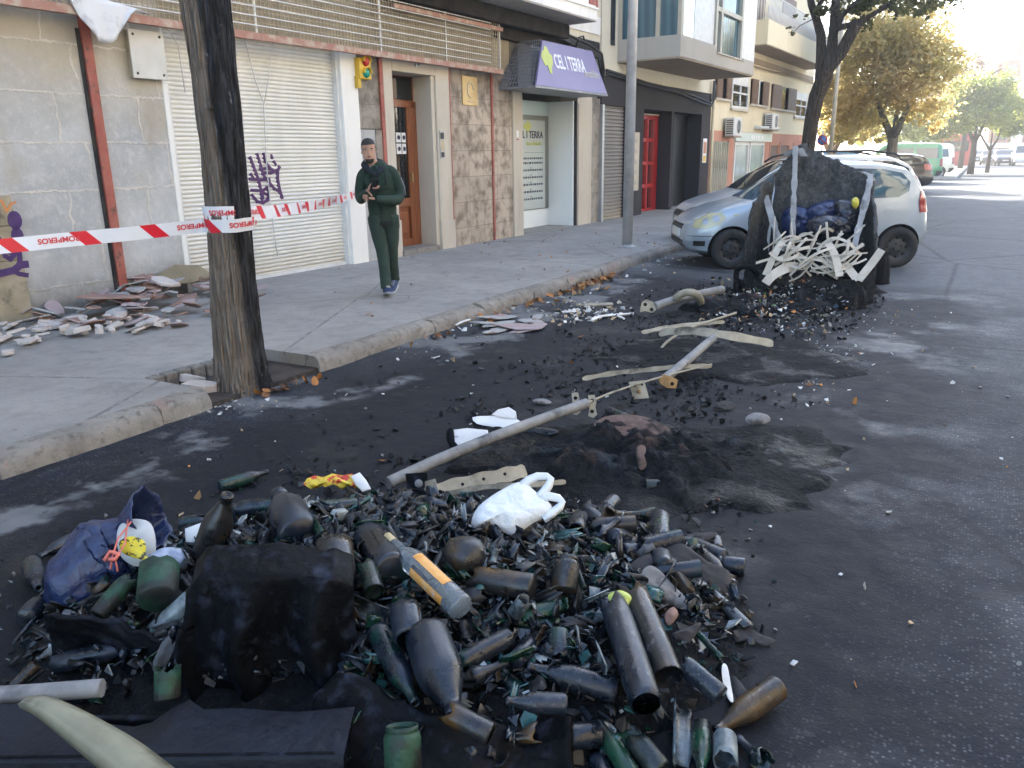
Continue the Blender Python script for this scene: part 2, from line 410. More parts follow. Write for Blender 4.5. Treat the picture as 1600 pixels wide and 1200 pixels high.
M['alu'] = pm('grey_aluminium', (.42,.43,.44), (.34,.35,.36), 6, .4, metal=.6)
M['alu_tan'] = pm('tan_window_frame', (.46,.42,.33), (.40,.36,.28), 5, .5)
M['white_metal'] = pm('white_metal', (.68,.68,.66), (.58,.57,.54), 6, .45)
M['grille_cream'] = pm('cream_grille_wire', (.50,.44,.33), (.36,.30,.21), 8, .6)
M['frieze'] = mat_plaster('sooty_frieze_wall', (.42,.35,.24), (.30,.25,.17), (.12,.09,.06), .55)
M['soot_black'] = pm('soot_blackened_render', (.012,.011,.011), (.05,.045,.04), 3, .95, .3, 20)
M['brass'] = pm('brass_plate', (.50,.38,.19), (.38,.27,.12), 3, .4, metal=.5)
M['purple'] = pm('purple_sign_face', (.20,.16,.29), (.225,.18,.315), 2, .35)
M['sign_white'] = pm('white_lettering', (.80,.79,.82), None, rough=.4)
M['lime'] = pm('lime_green_logo', (.50,.55,.12), (.46,.51,.11), 6, .45)
M['sign_grey'] = pm('pale_sign_lettering', (.55,.52,.50), None, rough=.5)
M['mesh_steel'] = pm('galvanised_mesh', (.30,.30,.32), (.22,.22,.24), 9, .5, metal=.4)
M['poster'] = pm('grey_poster', (.44,.49,.47), (.48,.53,.51), 2, .25)
M['poster_dark'] = pm('dark_poster_frame', (.16,.17,.15), (.19,.20,.18), 3, .3)
M['navy_ink'] = pm('navy_lettering', (.03,.03,.06), None, rough=.5)
M['shop_white'] = pm('white_shop_panel', (.80,.83,.82), (.76,.80,.79), 2, .3)
M['aqua'] = pm('aqua_ceiling_panel', (.48,.60,.59), (.52,.64,.63), 2, .5)
M['ts_yellow'] = pm('yellow_signal_housing', (.62,.40,.03), (.56,.36,.03), 8, .4)
M['ts_red'] = pm('red_lens', (.50,.03,.02), (.38,.02,.015), 30, .2)
M['ts_green'] = pm('green_lens', (.01,.30,.20), (.01,.24,.16), 30, .2)
M['grey_box'] = pm('off_white_box', (.60,.59,.55), (.52,.51,.46), 4, .45)
M['box_edge'] = pm('box_edge_tan', (.40,.34,.24), (.30,.25,.17), 7, .6)
M['cable'] = pm('black_cable', (.018,.018,.02), (.03,.03,.03), 8, .6)
M['purple_spray'] = pm('purple_spray_paint', (.045,.015,.10), (.07,.03,.13), 12, .6)
M['plum_spray'] = pm('plum_spray_paint', (.085,.025,.12), (.06,.02,.085), 12, .6)
M['orange_spray'] = pm('orange_spray_paint', (.60,.22,.06), None, rough=.6)
M['red_door'] = pm('red_door_paint', (.42,.03,.03), (.34,.022,.022), 5, .3)
M['door_glass'] = pm('bright_reflecting_pane', (.55,.56,.56), None, rough=.03, spec=1.0, metal=1.0)
M['paper_white'] = pm('white_paper', (.74,.74,.73), (.68,.68,.66), 6, .7)
M['green_fascia'] = pm('green_white_fascia', (.50,.60,.54), (.60,.66,.60), 2, .4)
M['shop_curtain'] = pm('pale_shop_glass', (.34,.38,.34), (.24,.28,.25), 2, .15)
M['banner'] = pm('white_tarpaulin', (.66,.66,.67), (.46,.46,.49), 4, .6, lo=.48, hi=.6)

# ================================================================== first building (stone front with shutter, door and agency)
def patch(mb, pts, thick, mi=0):      # flat polygon in the facade plane (u,z list) with thickness d0..d1
    mb.prism([(u,z) for u,z in pts], thick[0], thick[1], 'x', mi)
def ribbon(mb, pts, w, d0, d1, mi=0):   # painted or rolled stroke lying on the facade plane
    n = len(pts)
    for i in range(n-1):
        a, b = Vector(pts[i]), Vector(pts[i+1]); t = b-a
        if t.length < 1e-5: continue
        t.normalize(); q = Vector((-t.y, t.x))*w/2; e = t*w*.35
        P = [a-q-e, b-q+e, b+q+e, a+q-e]; o = .0004*(i % 3)
        mb.prism([(p.x,p.y) for p in P], d0, d1+o, 'x', mi)
def local(mb, name, mats, par, **k): return mb.build(name, mats, par, local=True, **k)

A = thing('stone_building', 'stone clad corner building with bare mortar wall, white shutter, wooden door and estate agency', 'building', M=FM)
m = MB(); m.fb(-14,13.74,0,3.95,-9,-.40); m.fb(13.74,16.4,0,3.95,-9,-1.35); m.fb(16.4,17.55,0,3.95,-9,-.40); m.fb(-14,17.55,3.95,15.5,-9,-.02)
m.fb(-14,6.40,0,3.95,-.40,0); local(m, 'wall', [M['mortar']], A)
m = MB(); m.fb(6.40,14.0,3.12,3.95,-.40,-.01); local(m, 'frieze', M['frieze'], A)
# upper storeys
m = MB(); m.fb(-14,17.5,3.95,15.4,-.02,.03); local(m, 'upper_wall', M['cream_b'], A)
for k in range(3):
    for j in range(7):
        w = MB(); u = -8+j*3.4; z = 5.3+k*3.2; w.fb(u,u+1.2,z,z+1.6,.03,.05); o = local(w, 'window', M['dark_glass'], A)
        w = MB(); w.fb(u-.06,u,z-.06,z+1.66,.03,.08); w.fb(u+1.2,u+1.26,z-.06,z+1.66,.03,.08); w.fb(u,u+1.2,z-.06,z,.03,.08); w.fb(u,u+1.2,z+1.6,z+1.66,.03,.08)
        local(w, 'frame', M['alu'], o)
m = MB(); m.fb(-14.2,17.5,15.4,15.8,-9.2,.25); local(m, 'parapet', M['limestone'], A)
# the tan stone panel still in place on the left, with graffiti
m = MB(); L0 = 4.5
m.fb(-14,L0,1.28,2.9,0.002,.012) if False else None
for (z0,z1) in ((.10,.74),(.744,1.07),(1.074,1.36)):
    m.fb(-14, L0-rnd.uniform(0,.02), z0, z1, .002, .05)
sp = local(m, 'stone_panel', M['tan_stone'], A, bevel=.006)
gr = MB()
def pfl(pts, d): return [pf(x,y,d) for x,y in pts]
ribbon(gr, pfl([(-14,372),(-2,374),(8,386),(14,393),(22,398)], .05), .05, .05, .053)
ribbon(gr, pfl([(-10,430),(10,425),(22,422),(32,414),(41,413)], .05), .07, .05, .0525)
ribbon(gr, pfl([(22,424),(30,428),(42,430)], .05), .045, .05, .0535)
ribbon(gr, pfl([(4,388),(8,400),(16,405),(21,399),(25,392),(30,396),(31,408),(28,416)], .05), .045, .05, .054)
for cx, cy, rr in ((23,344,.075),(27,368,.065)):
    u, z = pf(cx, cy, .05); patch(gr, [(u+rr*.9*cos(a*pi/6), z+rr*1.2*sin(a*pi/6)) for a in range(12)], (.05,.0545))
local(gr, 'graffiti', M['purple_spray'], sp)
gr = MB(); ribbon(gr, pfl([(-5,310),(4,316),(10,330),(18,318),(24,316)], .05), .02, .05, .0525); local(gr, 'graffiti', M['orange_spray'], sp)
# red steel strip down the wall
m = MB(); m.fb(5.46,5.56,.13,3.15,.0,.045); local(m, 'steel_strip', M['red_steel'], A, bevel=.004)
m = MB(); m.fb(5.42,5.455,.13,2.95,.0,.02); local(m, 'dark_gap', M['soot_black'], A)
for (a_,b_,c_) in ((10.0,10.07,3.12),(13.02,13.07,3.05),(11.735,11.765,3.05)):
    m = MB(); m.fb(a_,b_,.13,c_,.0,.055); local(m, 'steel_strip', M['red_steel'], A)
# roller shutter: real slats
m = MB(); z = .15; vs = []; prof = []
while z < 3.14:
    prof += [(-.125,z),(-.108,z+.008),(-.1,z+.022),(-.104,z+.038),(-.12,z+.046)]; z += .0505
n = len(prof)
for u in (6.38,9.22): vs += [(d,u,zz) for d,zz in prof]
m.add(vs, [(i,i+1,n+i+1,n+i) for i in range(n-1)], 0, True)
sh = local(m, 'roller_shutter', M['shutter_white'], A, fix=False)
m = MB(); m.fb(6.40,6.44,.13,3.14,-.14,-.02); m.fb(9.16,9.20,.13,3.14,-.14,-.02); m.fb(6.44,9.16,.13,.17,-.15,-.085); local(m, 'guide_rail', M['white_metal'], sh)
m = MB(); D = -.098
for pts, w in (([(391,246),(397,262),(404,281),(411,310)],.039), ([(402,241),(408,260),(410,268)],.036), ([(412,240),(414,252),(422,262),(426,266)],.032),
    ([(424,243),(426,247)],.032), ([(428,252),(431,257)],.032), ([(406,264),(418,263),(426,265)],.036), ([(410,270),(424,270),(434,266),(437,261)],.039),
    ([(434,268),(434,280),(437,297),(441,309)],.043), ([(391,280),(405,281),(421,280)],.043), ([(421,285),(428,294),(437,300)],.036),
    ([(393,297),(410,298),(421,291),(421,284),(414,277),(411,272)],.036), ([(394,305),(402,315),(411,317),(419,312),(420,298)],.039),
    ([(408,300),(410,315)],.036), ([(409,299),(420,306)],.036), ([(392,272),(396,278)],.036)):
    ribbon(m, pfl(pts, D), w, D-.03, D+.004)
local(m, 'graffiti', M['plum_spray'], sh)
m = MB()      # hanging cord on the shutter
m.tube([(-.07,7.64,3.1),(-.07,7.75,2.6),(-.07,7.85,2.35),(-.075,7.8,1.5),(-.075,7.82,.7),(-.07,7.84,.4)], .008, 5); m.tube([(-.07,8.1,3.1),(-.07,7.95,2.6),(-.07,7.86,2.34)], .006, 5)
m.tube([(-.02,6.5,3.12),(.05,6.58,2.9),(.02,6.62,2.4)], .008, 5); m.tube([(-.05,6.8,3.12),(-.04,6.79,2.7)], .005, 4)
local(m, 'hanging_cord', M['white_metal'], sh)
m = MB(); m.fb(9.20,9.54,.1,3.12,-.40,.03); local(m, 'jamb', M['white_jamb'], A, bevel=.008)
m = MB(); m.fb(6.34,6.40,.13,3.0,-.2,.012); local(m, 'jamb', M['white_jamb'], A, bevel=.008)
m = MB(); m.fb(9.54,10.0,.1,2.05,-.40,.02); local(m, 'stone_pier', M['tile_grey'], A)
m = MB(); m.fb(9.54,10.0,2.06,3.12,-.40,.02); m.fb(9.86,10.0,.12,2.05,.02,.035); local(m, 'stone_pier', M['tile_dark'], A)
# door surround and recessed door
m = MB(); m.fb(10.07,10.28,.1,3.12,-.40,.06); m.fb(11.36,11.73,.1,3.12,-.40,.06); m.fb(10.28,11.36,2.9,3.12,-.40,.06)
m.fb(11.02+.25,11.36,.1,2.9,-.40,.03); m.fb(10.05,10.30,.1,.7,.06,.08); m.fb(11.36,11.75,.1,.6,.06,.08); local(m, 'door_surround', M['limestone'], A, bevel=.01)
m = MB(); m.fb(10.28,11.27,.1,.22,-.40,.12); local(m, 'doorstep', M['kerb'], A, bevel=.01)
DD = -.34
m = MB(); m.fb(10.28,11.27,.22,2.9,DD-.05,DD); dr = local(m, 'front_door', M['wood'], A)
m = MB()
for a,b,c,d in ((10.28,10.38,.22,2.5),(11.14,11.27,.22,2.5),(10.38,10.48,.22,2.42),(11.02,11.14,.22,2.42),(10.48,11.02,.22,.34),(10.48,11.02,.86,1.0),(10.28,11.27,2.42,2.52)):
    m.fb(a,b,c,d,DD,DD+.045)
m.fb(10.55,10.95,.42,.78,DD,DD+.03); local(m, 'door_frame', M['wood'], dr, bevel=.006)
m = MB(); m.fb(10.48,11.02,1.0,2.42,DD,DD+.012); m.fb(10.34,11.22,2.54,2.88,DD,DD+.012); local(m, 'door_glass', M['dark_glass'], dr)
m = MB()
for k in range(5):
    u = 10.53+k*.11; m.tube([(DD+.03,u,1.0),(DD+.03,u,2.42)], .008, 5)
for k in range(8):
    z = 1.15+k*.16
    m.tube([(DD+.035,10.64+.05*cos(q),z+.06*sin(q)) for q in [i*pi/5 for i in range(11)]], .006, 4); m.tube([(DD+.035,10.86+.05*cos(q),z+.06*sin(q)) for q in [i*pi/5 for i in range(11)]], .006, 4)
local(m, 'iron_grille', M['cable'], dr)
m = MB(); 
for (u,z,w,h) in ((10.60,1.70,.09,.34),(10.72,1.88,.12,.15),(10.86,1.88,.10,.15),(10.72,1.70,.12,.16),(10.86,1.70,.10,.16)): m.fb(u,u+w,z,z+h,DD+.045,DD+.05)
st = local(m, 'notice', M['paper_white'], dr)
m = MB()
for (u,z) in ((10.78,1.955),(10.91,1.955),(10.78,1.78),(10.91,1.78)): m.lathe([(.0,.0),(.035,0),(.035,.006)], 10, 0, Matrix.Translation((DD+.051,u,z)) @ Matrix.Rotation(pi/2,4,'Y'))
local(m, 'notice_mark', M['navy_ink'], st)
m = MB(); m.fb(11.04,11.08,1.25,1.40,DD+.045,DD+.08); local(m, 'handle', M['brass'], dr)
m = MB(); m.fb(10.84,10.98,3.0,3.1,.06,.075); pl = local(m, 'number_plate', M['alu'], A)
m = MB(); m.fb(10.90,10.925,3.02,3.08,.075,.079); m.fb(10.87,10.89,3.055,3.08,.075,.078); local(m, 'digit', M['navy_ink'], pl)
# entry phone on the right reveal
m = MB(); m.fb(11.40,11.52,1.62,2.06,.06,.075); ip = local(m, 'entry_phone', M['alu'], A)
m = MB(); m.fb(11.42,11.50,1.93,2.03,.075,.085); m.fb(11.425,11.5,1.64,1.72,.075,.083); local(m, 'speaker_panel', M['cable'], ip)
m = MB()
for k in range(4):
    for j in range(2): m.fb(11.425+j*.042,11.455+j*.042,1.75+k*.042,1.78+k*.042,.075,.082)
local(m, 'button_panel', M['brass'], ip)
# brown tile cladding and the brass plaque
m = MB(); m.fb(11.765,13.02,.1,3.12,-.40,.03); m.fb(13.07,13.74,.1,3.12,-.40,.03); local(m, 'tile_cladding', M['tile'], A)
u0,z0 = pf(722,164,.03); u1,z1 = pf(744,121,.03)
m = MB(); m.fb(u0,u1,z0,z1,.03,.05); pq = local(m, 'plaque', M['brass'], A, bevel=.004)
m = MB(); m.tube([(.053,(u0+u1)/2+.09*cos(q),(z0+z1)/2+.02+.12*sin(q)) for q in [i*pi/8 for i in range(13)]], .012, 6); m.tube([(.053,(u0+u1)/2-.08,z0+.06),(.053,(u0+u1)/2+.08,z0+.06)], .008, 5); local(m, 'emblem', M['limestone'], pq)
# agency front
m = MB(); m.fb(13.74,14.09,.1,2.85,-1.3,.06); local(m, 'pilaster', M['limestone'], A, bevel=.008)
m = MB(); m.fb(16.40,17.1,.1,2.85,-.38,.05); m.fb(16.42,16.66,.1,2.7,.05,.07); local(m, 'pilaster', M['limestone'], A, bevel=.008)
m = MB(); m.fb(17.1,17.52,.1,3.12,-.40,.04); m.fb(13.74,17.1,2.85,3.95,-.40,-.0); local(m, 'stone_pier', M['tile_dark'], A)
m = MB(); m.fb(14.09,16.33,.05,.14,-1.35,.05); local(m, 'entrance_floor', M['pave'], A)
SH = -.62
m = MB(); m.fb(14.09,16.33,.14,2.74,SH-.08,SH); m.fb(16.28,16.33,.14,2.74,SH,-.0); sw = local(m, 'shop_window', M['shop_white'], A)
m = MB(); m.fb(14.09,16.28,2.42,2.74,SH,SH+.012); local(m, 'top_panel', M['aqua'], sw)
m = MB(); m.fb(16.335,16.375,.14,2.74,-.05,.062); local(m, 'dark_jamb', M['cable'], sw)
ua,za = pf(861,324,SH); ub,zb = pf(861,182,SH)
m = MB(); m.fb(14.09,ub,za,zb,SH,SH+.02); po = local(m, 'poster', M['poster_dark'], sw)
ue,_ = pf(850,250,SH)
m = MB(); m.fb(14.09,ue,za+.02,zb-.10,SH+.02,SH+.026); pp = local(m, 'poster_sheet', M['poster'], po)
def ftext(body, u, z, size, d, mat, name, par, align='LEFT', sx=1.0, bold=0.0):
    me = text_mesh(body, size, .002, align, bold, sx)
    mm = MB(); R = Matrix(((0,0,1,d),(1,0,0,u),(0,1,0,z),(0,0,0,1)))
    mb_from(me, R, 0, mm); return local(mm, name, mat, par)
ut,zt = pf(849,216,SH+.03)
ftext('CEL I TERRA', ut-.02, zt, .20, SH+.03, M['navy_ink'], 'lettering', po, 'RIGHT', 1.0, .004)
ut2,zt2 = pf(846,224,SH+.03); ftext('immobiliària', ut2, zt2-.04, .13, SH+.03, M['lime'], 'lettering', po, 'RIGHT')
LOGO = [(-.5,.1),(-.32,.3),(-.1,.38),(.0,.55),(.2,.5),(.3,.3),(.5,.18),(.42,-.1),(.22,-.3),(.1,-.55),(-.08,-.5),(-.12,-.2),(-.35,-.25)]
ul,zl = pf(824,198,SH+.03); m = MB(); patch(m, [(ul+a*.34,zl+b*.22) for a,b in LOGO], (SH+.026,SH+.03)); local(m, 'logo', M['lime'], po)
m = MB()
for k in range(7):
    uu,zz = pf(848,243+k*11+(4 if k == 0 else 0),SH+.03); w = [.95,1.0,1.1,1.0,1.05,1.15,.9][k]; uq = uu
    while uq > uu-w:
        l = rnd.uniform(.03,.09); m.fb(uq-l,uq,zz-.02,zz+.02,SH+.026,SH+.029); uq -= l+.035
    if k < 6: m.fb(uu-.52,uu-.49,zz-.115,zz-.09,SH+.026,SH+.029)
    local(m, 'text_line', M['navy_ink'], po); m = MB()
m.fb(ue-.9,ue-.08,zt-.30,zt-.294,SH+.026,SH+.029); local(m, 'text_line', M['navy_ink'], po)
m = MB(); m.fb(13.85,13.93,1.98,2.10,.06,.063); stk = local(m, 'sticker', M['paper_white'], A); m = MB(); m.fb(13.85,13.93,1.93,1.95,.06,.064); local(m, 'sticker_stripe', M['red_door'], stk)
# red beam and wire grille in front of the frieze
m = MB(); m.fb(-14,13.15,3.04,3.12,.16,.24); m.fb(10.2,13.15,3.74,3.80,.16,.24); local(m, 'beam', M['salmon_beam'], A)
m = MB(); u = -6.0
while u < 13.1: m.fb(u,u+.009,3.12,4.25,.185,.193); u += .062
z = 3.18
while z < 4.2: m.fb(-6,13.1,z,z+.006,.193,.199); z += .062
local(m, 'wire_grille', M['grille_cream'], A)
m = MB()
for k in range(7): m.tube([(.235,-6,3.2+k*.105),(.235,12.75,3.2+k*.105),(.20,12.78,3.2+k*.105)], .0085, 5)
for u in (7.6,9.9,11.5,13.1): m.fb(u,u+.03,3.1,3.9,.16,.19,0)
local(m, 'grille_bar', M['white_metal'], A)
# sooty canopy edge, balcony above
m = MB(); m.fb(10.0,15.56,3.86,4.12,-.0,.30); m.fb(13.2,17.4,3.66,4.0,-.0,.08); local(m, 'scorched_ledge', M['soot_black'], A, bevel=.03)
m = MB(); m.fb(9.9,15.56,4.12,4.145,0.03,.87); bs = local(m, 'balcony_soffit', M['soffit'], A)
m = MB(); m.fb(9.9,15.56,4.145,5.2,.80,.885); m.fb(15.50,15.575,4.145,5.2,.03,.80); m.fb(9.9,15.6,4.33,4.37,.885,.91); m.fb(15.56,17.45,4.14,4.5,.03,.06); bal = local(m, 'balcony', M['white_jamb'], A)
m = MB(); m.fb(15.2,15.5,4.4,4.5,.885,.9); m.fb(15.52,15.58,4.37,5.2,.885,.9); m.fb(15.575,15.6,4.145,4.25,.2,.86); local(m, 'red_trim', M['red_steel'], bal)

# things fixed on the first building
def fthing(name, label, cat, u, z, d, group=None):
    return thing(name, label, cat, M=FM @ Matrix.Translation((d,u,z)), group=group)
def fbox(par, name, mat, u0,u1,z0,z1,d0,d1, bevel=0.0):
    m = MB(); m.fb(u0,u1,z0,z1,d0,d1); m.v = [tuple(FM @ Vector(p)) for p in m.v]; return m.build(name, mat, par, bevel=bevel)
def fmesh(m, par, name, mat, **k):
    m.v = [tuple(FM @ Vector(p)) for p in m.v]; return m.build(name, mat, par, **k)
jb = fthing('junction_box', 'flat off white square box fixed on the bare mortar wall beside the shutter', 'junction box', 6.15, 2.5, 0)
fbox(jb, 'cover', M['grey_box'], 5.95,6.37,2.51,3.0,.07,.09, .006); fbox(jb, 'body', M['box_edge'], 5.96,6.36,2.52,2.99,.0,.07)
m = MB()
for u,z in ((6.0,2.56),(6.32,2.56),(6.0,2.95),(6.32,2.95)): m.lathe([(0,.004),(.014,.004),(.014,0)], 8, 0, Matrix.Translation((.09,u,z)) @ Matrix.Rotation(pi/2,4,'Y'))
fmesh(m, jb, 'screw', M['cable'])
# torn banner hanging from the beam: a sagging cloth sheet
m = MB(); nu, nv = 14, 8; vs = []
for i in range(nu+1):
    a = i/nu; ua, za = 5.12+1.0*a, 3.3-.16*a
    lo = 3.3-.5*sin(min(1,a*1.15)*pi)**.8 if a < .87 else 3.17
    bu = .55*a+.24
    for j in range(nv+1):
        b = j/nv; z = za+(min(za-.01,lo)-za)*b; u = ua+(5.12+bu*1.0-ua)*b*.35
        vs.append((.27+.035*sin(a*23+b*2)*b+.02*sin(a*9), u, z))
m.add(vs, [(i*(nv+1)+j,(i+1)*(nv+1)+j,(i+1)*(nv+1)+j+1,i*(nv+1)+j+1) for i in range(nu) for j in range(nv)], 0, True)
bn = fmesh(m, None, 'torn_banner', M['banner']); tag(bn, 'torn white cloth scrap hanging from the red beam at top left', 'banner')
sm = bn.modifiers.new('thick','SOLIDIFY'); sm.thickness = .004
# small traffic light ornament
u0,z0 = pf(560,130,.1); u1,z1 = pf(579,92,.1)
tl = fthing('signal_light', 'small yellow signal box with red and green lenses on the pier beside the shutter', 'signal light', (u0+u1)/2, z0, .03)
fbox(tl, 'housing', M['ts_yellow'], u0+.02,u1-.02,z0+.06,z1,.02,.12,.012); fbox(tl, 'bracket', M['ts_yellow'], u0,u0+.06,z0-.06,z0+.1,.02,.10)
for zz, mt in ((z0+.30, 'ts_red'), (z0+.145, 'ts_green')):
    m = MB(); m.lathe([(.066,0),(.066,.015),(.05,.035),(.025,.045),(0,.048)], 16, 0, Matrix.Translation((.12,(u0+u1)/2+.005,zz)) @ Matrix.Rotation(pi/2,4,'Y')); fmesh(m, tl, 'lens', M[mt])
    m = MB(); m.lathe([(.074,0),(.078,.06),(.07,.06),(.068,0)], 16, 0, Matrix.Translation((.12,(u0+u1)/2+.005,zz)) @ Matrix.Rotation(pi/2,4,'Y'), a0=pi/2, a1=3*pi/2); fmesh(m, tl, 'visor', M['ts_yellow'])
# agency sign: hipped box with mesh sides
sg = fthing('shop_sign', 'purple estate agency sign with white lettering above the shop entrance', 'shop sign', 14.9, 2.8, 0)
B_ = [(0,13.3),(0,16.35),(.8,16.27),(.8,13.33)]; T_ = [(0,14.0),(0,16.1),(.55,16.05),(.55,14.0)]
zb_, zt_ = 2.84, 3.66
m = MB(); m.add([(.8,13.33,zb_),(.8,16.27,zb_),(.55,16.05,zt_),(.55,14.0,zt_),(.77,13.33,zb_),(.77,16.27,zb_),(.52,16.05,zt_),(.52,14.0,zt_)],
    [(0,1,2,3),(7,6,5,4),(0,4,5,1),(1,5,6,2),(2,6,7,3),(3,7,4,0)]); fc = fmesh(m, sg, 'sign_face', M['purple'])
m = MB(); 
def bar(a,b,w=.02): m.tube([a,b], w, 4, smooth=False)
for q in (-.02,): m.box(0,.8,13.3,16.3,2.80,2.835)
local_pts = lambda s,t: Vector((0,13.3,zb_)).lerp(Vector((0,14.0,zt_)), t).lerp(Vector((.77,13.33,zb_)).lerp(Vector((.52,14.0,zt_)), t), s)
bar(local_pts(0,1),local_pts(1,1)); bar((.0,14.0,zt_),(.0,16.1,zt_)); bar((.0,16.1,zt_),(.52,16.05,zt_)); fmesh(m, sg, 'sign_frame', M['mesh_steel'])
m = MB()
for k in range(1,12): bar(local_pts(k/12,0),local_pts(k/12,1),.007)
for k in range(1,12): bar(local_pts(0,k/12),local_pts(1,k/12),.007)
fmesh(m, sg, 'side_mesh', M['mesh_steel'])
m = MB(); m.fb(14.0,16.2,2.85,3.6,.02,.3); fmesh(m, sg, 'sign_back', M['soffit'])
def face_pt(s, t): return Vector((.803,13.33,zb_)).lerp(Vector((.803,16.27,zb_)), s).lerp(Vector((.553,14.0,zt_)).lerp(Vector((.553,16.05,zt_)), s), t)
def face_mesh(me2d, name, mat):     # shape given in face coordinates (s in metres along, t in metres up)
    m = MB(); ax = (Vector((.803,16.27,zb_))-Vector((.803,13.33,zb_))).normalized(); upv = (Vector((.553,15.0,zt_))-Vector((.803,15.0,zb_))).normalized(); nn = ax.cross(upv)
    if nn.x < 0: nn = -nn
    org = Vector((.805,13.33,zb_)); R = Matrix(((ax.x,upv.x,nn.x,org.x),(ax.y,upv.y,nn.y,org.y),(ax.z,upv.z,nn.z,org.z),(0,0,0,1)))
    mb_from(me2d, R, 0, m); return fmesh(m, fc, name, mat)
def place2d(me, x, y): me.transform(Matrix.Translation((x,y,0))); return me
face_mesh(place2d(text_mesh('CEL I TERRA', .37, .003, 'LEFT', .006, .62), .92, .38), 'lettering', M['sign_white'])
face_mesh(place2d(text_mesh('immobiliària', .22, .003, 'LEFT', 0, .62), 1.62+.46, .30), 'lettering', M['sign_grey'])
t_ = MB(); t_.prism([(a*.42+.66,b*.48+.50) for a,b in LOGO], 0, .004); face_mesh(t_.mesh('logo', []), 'logo', M['lime'])
# bundle of black cables above the sign
m = MB()
for k in range(7):
    o = rnd.uniform(-.05,.05); m.tube([(.1+o*.5,13.0,4.02+o),(.14+o,14.5,3.98+o),(.16,15.6,3.92+o*1.6),(.2+o,16.6,3.78+o*2),(.2+o*.6,17.15+o,3.70+o),(.16+o,17.36,3.45),(.12+o,17.4,2.95+o*2),(.06,17.38,2.85)], .028, 6)
m.tube([(.2,16.0,3.72),(.22,16.1,3.95),(.22,16.3,4.0),(.2,16.45,3.85),(.2,16.4,3.7)], .018, 6)
cb = fmesh(m, None, 'cable_bundle', M['cable']); tag(cb, 'thick bundle of black cables sagging above the purple agency sign', 'cables')

# ================================================================== second building (dark ground floor, bay window)
Bb = thing('bay_window_building', 'cream building with charcoal ground floor and grey boxed bay window', 'building', M=FM @ Matrix.Translation((0,17.55,0)))
MB_B = Matrix.Translation((0,17.55,0))
def lb(m, name, mats, par, off, **k):
    m.v = [(x,y-off,z) for x,y,z in m.v]; return m.build(name, mats, par, local=True, **k)
OB = 17.55
m = MB(); m.fb(17.55,25.2,3.3,15.2,-9,.04); m.fb(17.55,25.2,0,3.3,-9,-.5); lb(m, 'wall', M['cream_b'], Bb, OB)
m = MB(); m.fb(17.55,25.2,2.72,3.34,-.5,.06); m.fb(17.55,17.66,.1,2.72,-.5,.06); m.fb(18.98,20.02,.1,2.72,-.5,.06); m.fb(21.95,22.15,.1,2.72,-.5,.06); m.fb(24.4,25.2,.1,2.72,-.5,.06); lb(m, 'shop_front', M['charcoal'], Bb, OB)
m = MB(); m.fb(17.50,17.60,.1,2.72,.0,.12); lb(m, 'steel_post', M['alu'], Bb, OB)
m = MB(); z = .13; prof = []
while z < 2.72: prof += [(-.06,z),(-.03,z+.01),(-.03,z+.06),(-.06,z+.07)]; z += .082
n = len(prof); m.add([(d,u,zz) for u in (17.66,18.98) for d,zz in prof], [(i,i+1,n+i+1,n+i) for i in range(n-1)]); lb(m, 'roller_shutter', M['shutter_grey'], Bb, OB, fix=False)
m = MB(); m.fb(19.1,19.75,.75,2.15,.06,.075); pb = lb(m, 'notice_board', M['limestone'], Bb, OB)
m = MB()
for k in range(5): m.fb(19.25,19.6,.9+k*.25,1.0+k*.25,.075,.078)
lb(m, 'notice_mark', M['soffit'], pb, OB)
m = MB(); m.fb(20.02,21.95,.1,3.3,-.45,-.40); rd = lb(m, 'red_door', M['door_glass'], Bb, OB)
m = MB()
for u in (20.02,20.62,21.22,21.75): m.fb(u,u+.10,.1,2.6,-.40,-.33)
for z in (.1,.75,1.35,1.95,2.52): m.fb(20.12,21.75,z,z+.09,-.395,-.34)
m.fb(21.78,21.95,.1,2.62,-.40,-.32); lb(m, 'door_frame', M['red_door'], rd, OB)
m = MB(); m.fb(20.02,21.95,2.62,2.66,-.40,-.3); 
for k in range(6): m.fb(20.2+k*.28,20.38+k*.28,2.72,2.95,-.40,-.395); m.fb(20.2+k*.28,20.38+k*.28,3.02,3.2,-.40,-.395)
lb(m, 'fanlight_pattern', M['limestone'], rd, OB)
m = MB(); m.fb(22.15,24.4,.1,2.72,-.45,-.38); gt = lb(m, 'garage_gate', M['black_gloss'], Bb, OB)
m = MB(); m.fb(23.2,23.23,.2,2.6,-.38,-.36); lb(m, 'gate_seam', M['alu'], gt, OB)
m = MB(); m.lathe([(0,.01),(.09,.01),(.09,0)], 6, 0, Matrix.Translation((-.375,22.9,2.25)) @ Matrix.Rotation(pi/2,4,'Y')); lb(m, 'badge', M['brass'], gt, OB)
m = MB(); m.fb(24.6,24.95,1.35,2.05,.06,.07); pv = lb(m, 'poster', M['paper_white'], Bb, OB)
m = MB(); m.fb(24.65,24.9,1.62,1.95,.07,.074); lb(m, 'poster_picture', M['salmon'], pv, OB); m = MB(); m.fb(24.65,24.9,1.38,1.55,.07,.074); lb(m, 'poster_band', M['ts_yellow'], pv, OB)
